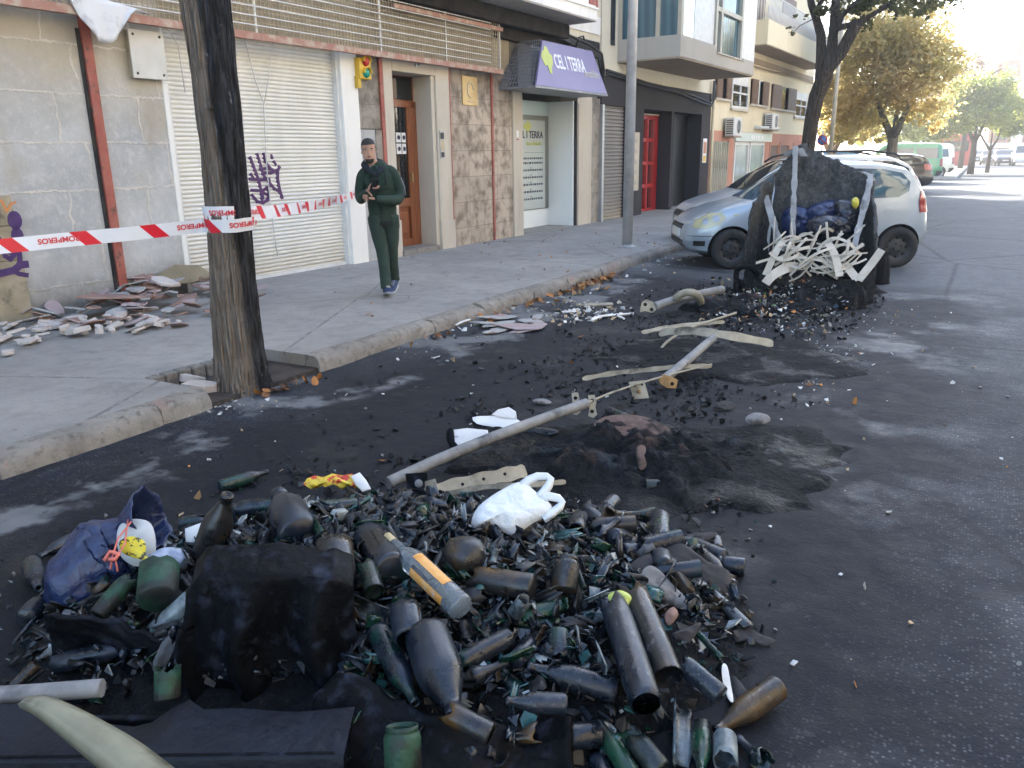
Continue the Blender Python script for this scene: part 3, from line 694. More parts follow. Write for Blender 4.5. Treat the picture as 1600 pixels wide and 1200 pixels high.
# bay: box with windows, lower slab, stepping down at its far part
BD = 1.55
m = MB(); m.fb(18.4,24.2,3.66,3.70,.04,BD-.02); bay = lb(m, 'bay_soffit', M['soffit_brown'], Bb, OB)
m = MB(); m.fb(18.4,20.9,3.70,4.15,.04,BD); m.fb(20.9,23.2,3.70,3.98,.04,BD); m.fb(23.2,24.2,3.70,4.05,.04,BD); m.fb(18.4,24.2,6.2,15,.04,BD); lb(m, 'bay_wall', M['greybeige'], Bb, OB)
m = MB(); m.fb(20.9,23.2,3.98,4.01,.5,BD+.04); lb(m, 'window_sill', M['limestone'], Bb, OB)
# near side of the bay: glazed; front glazed
m = MB(); m.fb(18.46,18.48,4.15,6.2,.1,BD-.08); m.fb(18.5,24.1,4.0,6.2,BD-.12,BD-.1); gl = lb(m, 'bay_window', M['teal_glass'], Bb, OB)
m = MB()
for d in (.04,.36,.95,BD-.09): m.fb(18.4,18.455,4.15,6.2,d,d+.09)
m.fb(18.41,18.45,5.6,5.68,.1,BD-.1)
lb(m, 'frame', M['alu_tan'], gl, OB); m = MB()
for u in (18.455,20.8,21.2,22.9):
    m = MB(); m.fb(u,u+.13,4.0 if u>20.5 else 4.15,6.2,BD-.1,BD-.01); lb(m, 'frame', M['alu_tan'], gl, OB)
m = MB()
m.fb(20.93,22.9,4.95,5.05,BD-.1,BD-.02); lb(m, 'frame', M['alu_tan'], gl, OB)
m = MB(); m.fb(19.4,20.8,4.15,6.2,BD-.1,BD-.06); lb(m, 'side_panel', M['white_metal'], gl, OB)
m = MB(); m.fb(23.03,24.2,4.05,6.2,.04,BD-.005); lb(m, 'side_panel', M['white_metal'], gl, OB)
m = MB(); m.fb(18.585,19.4,4.15,6.2,BD-.1,BD-.07); lb(m, 'pane', M['door_glass'], gl, OB)
m = MB(); m.fb(18.0,18.15,4.0,6.2,.045,.09); wf=lb(m, 'window', M['dark_glass'], Bb, OB)
m = MB(); m.tube([(.1,17.7,3.45),(.12,20,3.32),(.1,22,3.28),(.12,24.3,3.12),(.14,24.8,3.05),(.14,25.1,3.2),(.13,25.15,3.7)], .035, 6); m.tube([(.1,17.7,3.38),(.14,20,3.26),(.13,22,3.22),(.15,24.3,3.02),(.16,24.9,2.98),(.16,25.2,3.2),(.13,25.22,3.7)], .03, 6)
cb2 = fmesh(m, None, 'cable_bundle', M['cable']); tag(cb2, 'black cable run under the boxed bay window above the black gate', 'cables')
m = MB(); m.tube([(.1,25.3,.13),(.1,25.3,3.6)], .05, 8); dp = fmesh(m, None, 'drain_pipe', M['cream']); tag(dp, 'cream drain pipe between the black gate and the cream building', 'drain pipe')

# ================================================================== third building (cream, brown shutters)
Cc = thing('cream_building', 'cream building with brown shutters, salmon ground floor and a deep balcony', 'building', M=FM @ Matrix.Translation((0,25.2,0)))
OC = 25.2
m = MB(); m.fb(25.2,39.2,2.3,15.6,-9,.0); lb(m, 'wall', M['cream'], Cc, OC)
m = MB(); m.fb(25.2,39.2,0,2.3,-9,-.02); m.fb(25.2,39.2,1.98,2.3,-.02,.02); m.fb(25.2,25.7,.1,1.98,-.02,.02); m.fb(27.3,27.9,.1,1.98,-.02,.02); m.fb(31.6,32.4,.1,1.98,-.02,.02); m.fb(35.5,36.2,.1,1.98,-.02,.02); m.fb(38.5,39.2,.1,1.98,-.02,.02); lb(m, 'ground_floor', M['salmon'], Cc, OC)
m = MB(); z = .15; m.fb(25.7,27.3,.13,1.98,-.02,.0); gs = lb(m, 'folding_gate', M['shop_curtain'], Cc, OC)
m = MB()
for k in range(9): m.fb(25.72+k*.19,25.76+k*.19,.13,1.95,.0,.03)
for k in range(8): m.tube([(.02,25.74+k*.19,.3),(.02,25.93+k*.19,1.1)], .012, 4); m.tube([(.02,25.74+k*.19,1.8),(.02,25.93+k*.19,1.1)], .012, 4)
lb(m, 'gate_bar', M['alu_tan'], gs, OC)
for (a,b) in ((27.9,29.6),(29.75,31.6),(32.4,33.8),(33.95,35.5),(36.2,38.5)):
    m = MB(); m.fb(a,b,.2,1.95,-.02,-.0); w = lb(m, 'shop_window', M['shop_curtain'] if a < 32 else M['wood_brown'], Cc, OC)
    m = MB(); m.fb(a,a+.09,.13,1.97,-.0,.05); m.fb(b-.09,b,.13,1.97,-.0,.05); m.fb(a+.09,b-.09,.13,.25,-.0,.045); m.fb(a+.09,b-.09,1.87,1.97,-.0,.045); lb(m, 'frame', M['white_metal'] if a < 32 else M['salmon'], w, OC)
def cwin(px0,py0,px1,py1, kind):
    u0,z1 = pf(px0,py0,0); u1,z0 = pf(px1,py1,0); z1 = min(z1, 4.05); z0 = max(z0, 2.75)
    if kind == 's':
        m = MB(); m.fb(u0,u1,z0,z1,.002,.012); w = lb(m, 'window', M['dark_glass'], Cc, OC)
        for (a,b,dd) in ((u0,u0+(u1-u0)*.36,.05),(u1-(u1-u0)*.36,u1,.05)):
            m = MB(); m.fb(a,b,z0,z1,dd,dd+.03)
            k = z0+.06
            while k < z1-.06: m.fb(a+.06,b-.06,k,k+.03,dd+.03,dd+.045); k += .075
            lb(m, 'shutter', M['wood_brown'], w, OC)
    else:
        m = MB(); m.fb(u0,u1,z0,z1,.002,.012); w = lb(m, 'window', M['dark_glass'], Cc, OC)
        m = MB()
        for u in (u0,(u0+u1)/2-.04,u1-.08): m.fb(u,u+.08,z0,z1,.012,.05)
        m.fb(u0+.08,u1-.08,z0,z0+.08,.012,.045); m.fb(u0+.08,u1-.08,z1-.3,z1,.012,.045); m.fb(u0+.08,u1-.08,(z0+z1)/2-.05,(z0+z1)/2,.012,.045); lb(m, 'frame', M['white_metal'], w, OC)
    m = MB(); m.fb(u0-.06,u1+.06,z0-.07,z0-.002,.0,.10); lb(m, 'sill', M['limestone'], w, OC)
cwin(1118,118,1139,156,'s'); cwin(1144,112,1166,172,'w'); cwin(1174,115,1197,166,'s'); cwin(1206,127,1240,174,'s'); cwin(1243,143,1257,185,'w')
# balcony
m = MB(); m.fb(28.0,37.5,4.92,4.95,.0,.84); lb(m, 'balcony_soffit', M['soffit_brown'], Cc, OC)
m = MB(); m.fb(28.0,37.5,4.95,5.68,.76,.86); m.fb(28.0,28.1,4.95,5.68,.0,.76); lb(m, 'balcony', M['cream'], Cc, OC)
m = MB()
for k in range(9): m.tube([(.05+k*.09,28.04,5.68),(.05+k*.09,28.04,6.45)], .012, 5)
for k in range(60): m.tube([(.81,28.1+k*.15,5.68),(.81,28.1+k*.15,6.45)], .012, 5)
m.tube([(.03,28.04,6.45),(.81,28.04,6.45),(.81,37.4,6.45)], .022, 6); lb(m, 'railing', M['white_metal'], Cc, OC)
m = MB(); m.fb(28.1,37.4,5.69,6.1,.79,.80); lb(m, 'railing_panel', M['sign_grey'], Cc, OC)
for ua_ in (28.6,33.0):
    m = MB(); m.fb(ua_,ua_+2,5.0,7.2,.0,.02); lb(m, 'balcony_door', M['wood_brown'], Cc, OC)
m = MB(); m.fb(26,39,4.55,4.72,.0,.05); m.tube([(.08,26,4.5),(.1,30,4.44),(.08,35,4.5),(.08,39,4.46)], .03, 5); lb(m, 'cable_run', M['soffit_brown'], Cc, OC)
m = MB(); m.fb(25.0,39.4,15.6,15.9,-9.2,.3); lb(m, 'parapet', M['limestone'], Cc, OC)
for k in range(2):
    for j in range(4):
        m = MB(); u=26.5+j*3.8; z=8.4+k*3.2; m.fb(u,u+1.3,z,z+1.5,.002,.03); lb(m, 'window', M['wood_brown'], Cc, OC)
# fascia sign with pale marks
fs = fthing('shop_fascia', 'pale green shop fascia board on the salmon ground floor', 'shop sign', 30, 1.98, 0)
fbox(fs, 'board', M['green_fascia'], 27.8,32.4,1.99,2.28,.02,.10)
m = MB(); u=29.6
for w in (.18,.2,.16,.22,.08,.2): m.fb(u,u+w,2.06,2.2,.10,.104); u += w+.1
fmesh(m, fs, 'faded_mark', M['sign_white'])
fbox(fs, 'awning_case', M['white_metal'], 30.2,32.8,2.42,2.52,.0,.28,.03)
# air conditioners
def aircon(px, py, lab, d=.38):
    u, z = pf(px, py, d)
    t = fthing('air_conditioner', lab, 'air conditioner', u, z-.3, 0, 'air conditioners on the cream wall')
    fbox(t, 'casing', M['white_metal'], u-.42,u+.42,z-.28,z+.28,.10,d,.015)
    m = MB()
    for k in range(7): m.fb(u-.425,u-.42,z-.22+k*.065,z-.185+k*.065,.14,d-.03)
    fmesh(m, t, 'side_louvre', M['cable'])
    m = MB(); m.lathe([(0,.004),(.2,.004),(.21,.0)], 20, 0, Matrix.Translation((d,u+.1,z)) @ Matrix.Rotation(pi/2,4,'Y')); fan = fmesh(m, t, 'fan_grille', M['cable'])
    m = MB()
    for r in (.06,.11,.16,.2): m.tube([(d+.008,u+.1+r*cos(q),z+r*sin(q)) for q in [i*pi/8 for i in range(17)]], .005, 4)
    fmesh(m, fan, 'fan_ring', M['white_metal'])
    fbox(t, 'bracket', M['soffit_brown'], u-.4,u+.4,z-.33,z-.285,.0,d+.02)
aircon(1153,198,'white air conditioner on a bracket above the folding gate, nearer one of the pair')
aircon(1212,190,'white air conditioner below the double shuttered window, farther one of the pair')

# ================================================================== the sunlit row across the street (seen in the window reflections)
for (y0,y1,h,mt,lab) in ((-22,6,13,'cream','sunlit cream apartment block across the street reflected in the windows'),(6.2,38,14.5,'white_jamb','sunlit white apartment block across the street reflected in the red door')):
    t = thing('opposite_building', lab, 'building', (11,(y0+y1)/2,0))
    m = MB(); m.box(10.5,20,y0,y1,0,h); m.build('wall', M[mt], t)
    n = int((y1-y0)/4)
    for k in range(4):
        for j in range(n):
            m = MB(); yy = y0+1.2+j*4; m.box(10.42,10.49,yy,yy+1.5,1+k*3.1,2.9+k*3.1); m.build('window', M['wood_brown'], t)
        m = MB(); m.box(9.6,10.48,y0+.5,y1-.5,3.3+k*3.1,3.5+k*3.1); m.build('balcony', M['limestone'], t)
mb = MB(); mb.box(6.5,10.4,-30,39,-.1,.13); struct(mb.build('opposite_pavement', M['pave']))
# ================================================================== boolean helper (real cuts in mesh code)
def bool_mesh(bm_a, bm_b, op):
    oa = bpy.data.objects.new('tmp_a', bm_a); ob = bpy.data.objects.new('tmp_b', bm_b); COL.objects.link(oa); COL.objects.link(ob)
    md = oa.modifiers.new('b', 'BOOLEAN'); md.operation = op; md.object = ob; md.solver = 'EXACT'
    try: md.material_mode = 'TRANSFER'
    except Exception: pass
    dg = bpy.context.evaluated_depsgraph_get(); me = bpy.data.meshes.new_from_object(oa.evaluated_get(dg))
    bpy.data.objects.remove(oa); bpy.data.objects.remove(ob); return me
def fixn(me):
    bm = bmesh.new(); bm.from_mesh(me); bmesh.ops.recalc_face_normals(bm, faces=bm.faces); bm.to_mesh(me); bm.free(); return me
def inflate(me, d):
    c = me.copy(); fixn(c); ns = [v.normal.copy() for v in c.vertices]
    for v, n in zip(c.vertices, ns): v.co += n*d
    c.update(); return c
def lerp_tab(tab, x):
    if x <= tab[0][0]: return tab[0][1]
    for (a,b),(c,d) in zip(tab, tab[1:]):
        if x <= c:
            t = (x-a)/(c-a) if c > a else 0; return b+(d-b)*t
    return tab[-1][1]
def smooth_tab(tab, x, w=.06): return (lerp_tab(tab,x-w)+lerp_tab(tab,x-w/2)+2*lerp_tab(tab,x)+lerp_tab(tab,x+w/2)+lerp_tab(tab,x+w))/6
# ================================================================== cars (local frame: nose at x = 0, tail at x = L, left side is -y when the nose looks to -x)
def car_paint(name, c, metal=.3, rough=.28, dust=(.30,.29,.27), amt=.15):
    t = NT(name); o = t.obj()
    col = t.mix(t.math('MULTIPLY', t.ramp(t.noise(3, 6, .7, o), .5, .75), amt), c, dust)
    t.b.inputs['Coat Weight'].default_value = .6; t.b.inputs['Coat Roughness'].default_value = .06
    return t.fin(col, rough, metal, .5)
M['tyre'] = pm('tyre_rubber', (.016,.016,.017), (.03,.03,.03), 9, .85)
M['rim'] = pm('black_steel_rim', (.03,.03,.032), (.05,.05,.05), 8, .5, metal=.3)
M['rim_alu'] = pm('silver_rim', (.35,.35,.36), (.25,.25,.26), 8, .35, metal=.7)
M['car_glass'] = glassy('car_glass', (.018,.03,.036), .03, .9)
M['car_glass_blue'] = glassy('blue_tinted_car_glass', (.05,.12,.16), .03, .9)
M['car_black'] = pm('black_plastic', (.012,.012,.013), (.02,.02,.02), 8, .55)
M['headlamp'] = pm('yellowed_headlamp', (.50,.46,.26), (.42,.40,.24), 7, .12, coat=.8)
M['lamp_clear'] = pm('clear_headlamp', (.55,.56,.56), (.3,.3,.3), 12, .1, coat=.8)
M['tail_red'] = pm('red_tail_lamp', (.30,.012,.018), (.22,.01,.012), 14, .15, coat=.7)
M['plate'] = pm('number_plate_white', (.68,.68,.66), None, rough=.4)
M['chrome'] = pm('chrome', (.55,.55,.55), None, rough=.15, metal=1.0)
M['interior'] = pm('dark_car_interior', (.008,.008,.009), None, rough=.9)
def car(name, label, loc, rz, spec, group=None, detail=True):
    L, top, belt, bot, plan, W, paint = spec['L'], spec['top'], spec['belt'], spec['bot'], spec['plan'], spec['W'], M[spec['paint']]
    t = thing(name, label, spec.get('cat','car'), loc, rz, group)
    mw = MWORLD[t.name]
    xs = sorted(set([0,.02,.06,.12,.2,.3,.42]+[L*i/26 for i in range(2,25)]+[L-.42,L-.3,L-.2,L-.12,L-.06,L-.02,L]))
    vs, fs = [], []; half = 11
    for x in xs:
        zt = smooth_tab(top,x,.05); zb = lerp_tab(bot,x); w = W/2*lerp_tab(plan,x); zk = min(lerp_tab(belt,x), zt-.03)
        hgt = zt-zk; k = min(1, hgt/.35); wt = w*(1-.04*(1-k))-spec.get('tumble',.30)*hgt*.8
        sec = [(0,zb),(w*.82,zb),(w*.955,zb+.05),(w*.985,zb+.16),(w,zb+(zk-zb)*.45),(w*.995,zb+(zk-zb)*.8),(w*.965,zk),
               (wt+(w*.965-wt)*.45*k, zk+hgt*.55*k+(1-k)*hgt*.4),(wt*(1-.03*k)-.02*(1-k),zt-.05*k-.012*(1-k)),(wt*.82,zt-.012*k),(wt*.45,zt+.008),(0,zt+.012)]
        ring = [(x,-y,z) for y,z in sec]+[(x,y,z) for y,z in reversed(sec[1:-1])]
        vs += ring
    n = len(ring)
    for i in range(len(xs)-1):
        for j in range(n): j2=(j+1)%n; fs.append((i*n+j,i*n+j2,(i+1)*n+j2,(i+1)*n+j))
    fs += [tuple(range(n)), tuple(reversed([(len(xs)-1)*n+j for j in range(n)]))]
    mb = MB(); mb.add(vs, fs, 0, True); base = fixn(mb.mesh(name+'_body', [paint]))
    r = spec['wheel_r']; ra = r+.045
    body = base.copy()
    for wx in spec['axles']:
        for sg in (-1,1):
            c = MB(); ya, yb = sorted((sg*(W/2-.24), sg*(W/2+.2)))
            c.prism([(wx+ra*cos(i*2*pi/28), r+ra*sin(i*2*pi/28)) for i in range(28)], ya, yb, 'y')
            body = bool_mesh(body, fixn(c.mesh('cut', [M['interior']])), 'DIFFERENCE')
    if len(body.materials) < 2: body.materials.append(M['interior'])
    bo = link_mesh('body', body, t, local=True, fix=False); body.set_sharp_from_angle(angle=radians(42))
    def piece(nm, mat, cutter, off=.004, parent=None):
        me = bool_mesh(inflate(base, off), fixn(cutter.mesh('cut', [mat])), 'INTERSECT')
        if not len(me.polygons): return None
        me.materials.clear(); me.materials.append(M[mat] if isinstance(mat,str) else mat)
        me.polygons.foreach_set('material_index', [0]*len(me.polygons))
        o = link_mesh(nm, me, parent or t, local=True, fix=False); me.set_sharp_from_angle(angle=radians(42)); return o
    class PC(MB):
        def mesh(s, n_, m_): return MB.mesh(s, n_, [paint])
    def side(nm, mat, poly, off=.004, sides=(-1,1), depth=.5, parent=None):
        o = None
        for sg in sides:
            c = PC(); a, b = sorted((sg*.30, sg*(W/2+.3))) if depth is None else sorted((sg*(W/2-depth), sg*(W/2+.3)))
            c.prism(poly, a, b, 'y'); o = piece(nm, mat, c, off, parent)
        return o
    def endp(nm, mat, poly, x0, x1, off=.004, parent=None):     # polygon in (y,z) seen from the front or the rear
        c = PC(); c.prism(poly, x0, x1, 'x'); return piece(nm, mat, c, off, parent)
    for poly in spec['side_windows']: side('side_window', spec.get('glass','car_glass'), poly, .005)
    if spec.get('windscreen'): x0,x1,poly = spec['windscreen']; endp('windscreen', spec.get('glass','car_glass'), poly, x0, x1, .005)
    if spec.get('rear_window'): x0,x1,poly = spec['rear_window']; endp('rear_window', 'car_glass', poly, x0, x1, .005)
    for poly in spec['doors']:
        o = side('door', paint, poly, .006)
    for (x0,x1,z) in spec.get('handles', []):
        for sg in (-1,1):
            y = sg*(W/2+.012); m = MB(); m.box(x0,x1,min(y-.012,y+.012),max(y-.012,y+.012),z-.018,z+.018); m.build('handle', M[spec.get('trim','car_black')] if spec.get('trim') else paint, t, .006, local=True)
    for poly in spec.get('headlights', []): side('headlight', spec.get('lampmat','lamp_clear'), poly, .010, depth=.38)
    for poly in spec.get('taillights', []): side('taillight', 'tail_red', poly, .012, depth=.32)
    for cx_,cz_,r_c in spec.get('lamp_circles', []): side('reflector', 'rim_alu', [(cx_+r_c*cos(i*pi/8),cz_+r_c*sin(i*pi/8)) for i in range(16)], .014, depth=.38)
    for poly,x0,x1,mat,nm in spec.get('ends', []): endp(nm, mat, poly, x0, x1, .007)
    for poly,mat,nm in spec.get('side_trim', []): side(nm, mat, poly, .008)
    for wx in spec['axles']:
        for sg in (-1,1):
            y = sg*(W/2-.085); m = MB(); hw = .09
            R = Matrix.Translation((wx,y,r)) @ Matrix.Rotation(-sg*pi/2,4,'X')
            m.lathe([(r*.62,-hw),(r*.9,-hw),(r*.985,-hw*.75),(r,-hw*.4),(r,hw*.4),(r*.985,hw*.75),(r*.9,hw),(r*.64,hw*.95),(r*.62,hw*.6)], 32, 0, R); ty = m.build('tyre', M['tyre'], t, local=True)
            m = MB(); m.lathe([(r*.64,hw*.9),(r*.60,hw*.9),(r*.56,hw*.35),(r*.44,hw*.25),(r*.30,hw*.55),(r*.16,hw*.6),(.0,hw*.6)], 28, 0, R)
            for k in range(8):
                q = k*pi/4; m.lathe([(0,.006),(r*.07,.006),(r*.07,0)], 8, 1, R @ Matrix.Translation((r*.46*cos(q),r*.46*sin(q),hw*.27)))
            for k in range(4):
                q = k*pi/2+.4; m.lathe([(0,.012),(r*.045,.012),(r*.045,0)], 6, 1, R @ Matrix.Translation((r*.2*cos(q),r*.2*sin(q),hw*.6)))
            m.build('rim', [M[spec.get('rim','rim')], M['interior']], ty, local=True)
    for x0,y0,z0,x1,y1,z1,mat,nm,bv in spec.get('boxes', []):
        m = MB(); m.box(x0,x1,y0,y1,z0,z1); m.build(nm, M[mat], t, bv, local=True)
    for pts,rr,mat,nm in spec.get('tubes', []):
        m = MB(); m.tube(pts, rr, 6); m.build(nm, M[mat], t, local=True)
    return t
M['silver'] = car_paint('silver_blue_car_paint', (.36,.42,.48), .3, .30, amt=.15)
M['silver2'] = car_paint('pale_silver_car_paint', (.50,.53,.56), .3, .28)
M['blackcar'] = car_paint('black_car_paint', (.010,.010,.012), .1, .2, amt=.05)
M['greenvan'] = car_paint('green_van_paint', (.045,.23,.10), .0, .35, amt=.12)
M['creamvan'] = car_paint('cream_van_paint', (.62,.58,.48), .0, .4, amt=.12)
M['darkcar'] = car_paint('dark_blue_car_paint', (.02,.03,.045), .2, .25, amt=.08)
M['greycar'] = car_paint('dark_grey_car_paint', (.05,.052,.055), .2, .25, amt=.08)
M['whitecar'] = car_paint('white_van_paint', (.62,.62,.60), .0, .35, amt=.08)
plan_h = [(0,.70),(.06,.80),(.2,.90),(.45,.965),(.9,1),(2.7,1),(3.2,.97),(3.45,.92),(3.56,.86),(3.62,.74)]
hatch = dict(L=3.62, W=1.66, wheel_r=.29, axles=(.66,3.03), paint='silver', plan=plan_h,
    top=[(0,.56),(.02,.62),(.08,.68),(.22,.76),(.5,.86),(.95,.97),(1.25,1.13),(1.6,1.36),(1.85,1.46),(2.2,1.50),(2.7,1.485),(3.1,1.42),(3.3,1.30),(3.45,1.08),(3.53,.90),(3.6,.70),(3.62,.62)],
    belt=[(0,.52),(.3,.70),(.9,.86),(1.4,.91),(2.4,.95),(3.2,1.0),(3.45,.92),(3.62,.58)],
    bot=[(0,.34),(.1,.24),(.4,.20),(3.2,.22),(3.5,.28),(3.62,.40)], glass='car_glass_blue',
    side_windows=[[(1.32,.955),(1.72,1.30),(1.95,1.38),(2.28,1.40),(2.28,.97)],[(2.36,.975),(2.36,1.40),(2.75,1.385),(3.02,1.33),(3.16,1.20),(3.14,1.08),(2.98,1.0)]],
    windscreen=(.85,1.9,[(-.64,.98),(.64,.98),(.52,1.42),(-.52,1.42)]), rear_window=(3.1,3.7,[(-.55,1.06),(.55,1.06),(.46,1.36),(-.46,1.36)]),
    doors=[[(1.18,.34),(1.22,.88),(1.28,.90),(2.32,.94),(2.36,.60),(2.30,.34)]], handles=[(2.12,2.26,.86)],
    headlights=[[(.10,.60),(.14,.70),(.34,.80),(.50,.82),(.55,.74),(.46,.64),(.26,.58)]], lampmat='headlamp', lamp_circles=[(.42,.73,.05),(.27,.69,.042)],
    taillights=[[(3.36,.78),(3.34,.95),(3.38,1.08),(3.6,1.05),(3.6,.78)]],
    ends=[([(-.42,.56),(.42,.56),(.38,.63),(-.38,.63)],-.1,.25,'car_black','grille'),([(-.5,.30),(.5,.30),(.48,.40),(-.48,.40)],-.1,.3,'car_black','air_intake')],
    side_trim=[([(.12,.335),(.28,.335),(.28,.41),(.12,.41)],'car_black','fog_lamp_recess'),([(.04,.475),(.42,.475),(.42,.482),(.04,.482)],'interior','bumper_seam'),([(.66,.765),(.73,.765),(.73,.785),(.66,.785)],'headlamp','side_repeater'),
       ([(2.78,.80),(2.80,.755),(2.845,.735),(2.89,.755),(2.91,.80),(2.89,.845),(2.845,.865),(2.80,.845)],'silver','fuel_flap')],
    boxes=[(-.03,-.26,.44,.01,.26,.55,'plate','number_plate',.004),(1.28,-.97,.95,1.45,-.84,1.07,'silver','mirror',.03),(1.28,.84,.95,1.45,.97,1.07,'silver','mirror',.03),
       (1.0,-.45,.985,1.35,-.1,1.0,'interior','scuttle',.005),(3.6,-.26,.62,3.64,.26,.73,'plate','number_plate',.004)],
    tubes=[([(1.02,-.35,1.02),(1.2,.15,1.11)],.012,'car_black','wiper'),([(1.05,.15,1.03),(1.22,.55,1.1)],.012,'car_black','wiper')])
def tailcut(v): return 3.03+(v-3.03)*.8 if v > 3.03 else v
for f_k in ('top','belt','bot','plan'): hatch[f_k] = [(tailcut(a),b) for a,b in hatch[f_k]]
for f_k in ('side_windows','doors','taillights'): hatch[f_k] = [[(tailcut(a),b) for a,b in p] for p in hatch[f_k]]
hatch['L'] = tailcut(3.62); hatch['boxes'] = [b for b in hatch['boxes'] if b[0] < 3.5]+[(3.49,-.26,.62,3.52,.26,.73,'plate','number_plate',.004)]
CA = radians(28)
fw = Vector((-3.05, 11.79, 0))      # where the near front tyre meets the road
ax_ = Vector((cos(CA), sin(CA), 0)); ay_ = Vector((-sin(CA), cos(CA), 0))
yl = fw - ax_*.66 + ay_*(.83-.085)
car('silver_hatchback', 'small silver hatchback parked nose to kerb behind the burnt container', yl, CA, hatch, 'cars parked along the street')
plan_e = [(0,.72),(.06,.82),(.25,.92),(.6,.98),(1,1),(3.6,1),(4.0,.97),(4.25,.9),(4.32,.8)]
estate = dict(L=4.32, W=1.74, wheel_r=.31, axles=(.80,3.42), paint='silver2', plan=plan_e,
    top=[(0,.58),(.05,.68),(.2,.78),(.6,.90),(1.05,1.0),(1.5,1.30),(1.85,1.48),(2.3,1.56),(3.2,1.57),(3.7,1.54),(4.0,1.42),(4.2,1.10),(4.28,.9),(4.32,.66)],
    belt=[(0,.54),(.4,.74),(1.1,.92),(2.6,.98),(4.0,1.02),(4.25,.9),(4.32,.62)], bot=[(0,.36),(.1,.25),(.5,.21),(3.8,.23),(4.2,.3),(4.32,.42)],
    side_windows=[[(1.5,1.0),(1.9,1.38),(2.15,1.46),(2.5,1.48),(2.5,1.02)],[(2.58,1.02),(2.58,1.48),(3.2,1.48),(3.3,1.05)],[(3.38,1.06),(3.3,1.48),(3.7,1.45),(3.95,1.34),(4.0,1.12)]],
    windscreen=(.95,1.95,[(-.68,1.02),(.68,1.02),(.56,1.5),(-.56,1.5)]), rear_window=(3.8,4.4,[(-.58,1.08),(.58,1.08),(.5,1.44),(-.5,1.44)]),
    doors=[[(1.25,.36),(1.3,.92),(2.52,.98),(2.52,.36)],[(2.56,.36),(2.56,.98),(3.25,1.0),(3.1,.6),(3.0,.36)]], handles=[(2.3,2.45,.9),(3.08,3.2,.92)],
    headlights=[[(.12,.62),(.2,.74),(.55,.84),(.6,.76),(.4,.64)]], taillights=[[(4.0,.78),(3.98,1.0),(4.02,1.22),(4.3,1.2),(4.3,.78)]],
    ends=[([(-.45,.55),(.45,.55),(.4,.66),(-.4,.66)],-.1,.25,'car_black','grille')],
    boxes=[(-.03,-.26,.40,.01,.26,.51,'plate','number_plate',.004),(1.5,-1.02,1.0,1.68,-.87,1.12,'silver2','mirror',.03),(1.5,.87,1.0,1.68,1.02,1.12,'silver2','mirror',.03)],
    tubes=[([(1.75,s*.56,1.46),(1.9,s*.57,1.55),(2.4,s*.58,1.63),(3.3,s*.57,1.635),(3.75,s*.56,1.58),(3.85,s*.555,1.53)],.02,'car_black','roof_rail') for s in (-1,1)]+[([(1.15,-.3,1.08),(1.35,.3,1.2)],.014,'car_black','wiper')])
def xscale(sp, k):
    sp = dict(sp)
    for f in ('top','belt','bot','plan'): sp[f] = [(a*k,b) for a,b in sp[f]]
    for f in ('side_windows','doors','headlights','taillights'): sp[f] = [[(a*k,b) for a,b in p] for p in sp[f]]
    sp['L'] *= k; sp['axles'] = tuple(a*k for a in sp['axles']); return sp
estate = xscale(estate, .94); estate['windscreen'] = (.88,1.84,estate['windscreen'][2]); estate['rear_window'] = (3.55,4.2,estate['rear_window'][2])
estate['tubes'] = [([(a*.94,b,c) for a,b,c in p],r,m_,n_) for p,r,m_,n_ in estate['tubes']]
e0 = yl + ay_*2.35 + ax_*.42
car('silver_estate', 'pale silver estate car with black roof rails parked beside the small hatchback', e0, CA, estate, 'cars parked along the street')
suv = dict(hatch); suv.update(paint='blackcar', glass='car_glass', L=4.1, W=1.72, axles=(.75,3.3), wheel_r=.31, plan=[(a*4.1/3.5,b) for a,b in plan_h], top=[(a*4.1/3.5,b) for a,b in hatch['top']], belt=[(a*4.1/3.5,b*1.02) for a,b in hatch['belt']], bot=[(a*4.1/3.5,b) for a,b in hatch['bot']],
    side_windows=[[(a*4.1/3.5,b) for a,b in p] for p in hatch['side_windows']], windscreen=(.95,2.15,hatch['windscreen'][2]), rear_window=(3.5,4.2,hatch['rear_window'][2]),
    doors=[[(a*4.1/3.5,b) for a,b in p] for p in hatch['doors']], handles=[], headlights=[], taillights=[[(3.68,.86),(3.62,1.02),(3.70,1.10),(4.09,1.04),(4.09,.84)]], ends=[], side_trim=[], boxes=[(4.08,-.26,.62,4.12,.26,.73,'plate','number_plate',.004)],
    tubes=[([(3.55,-.5,1.42),(3.62,0,1.43),(3.55,.5,1.42)],.03,'blackcar','spoiler')], rim='rim_alu')
def rear_at(px, py, spec, ang, dz=0.0):       # put the near rear tyre contact at a pixel of the road
    q = g(px, py); ax = Vector((cos(ang),sin(ang),0)); ay = Vector((-sin(ang),cos(ang),0))
    return q - ax*spec['axles'][1] + ay*(spec['W']/2-.085)
car('black_hatchback', 'black hatchback with red tail lamps parked between silver estate and green van', rear_at(1424,301,suv,CA), CA, suv, 'cars parked along the street')
plan_v = [(0,.75),(.1,.88),(.4,.97),(.9,1),(4.3,1),(4.6,.98),(4.7,.93)]
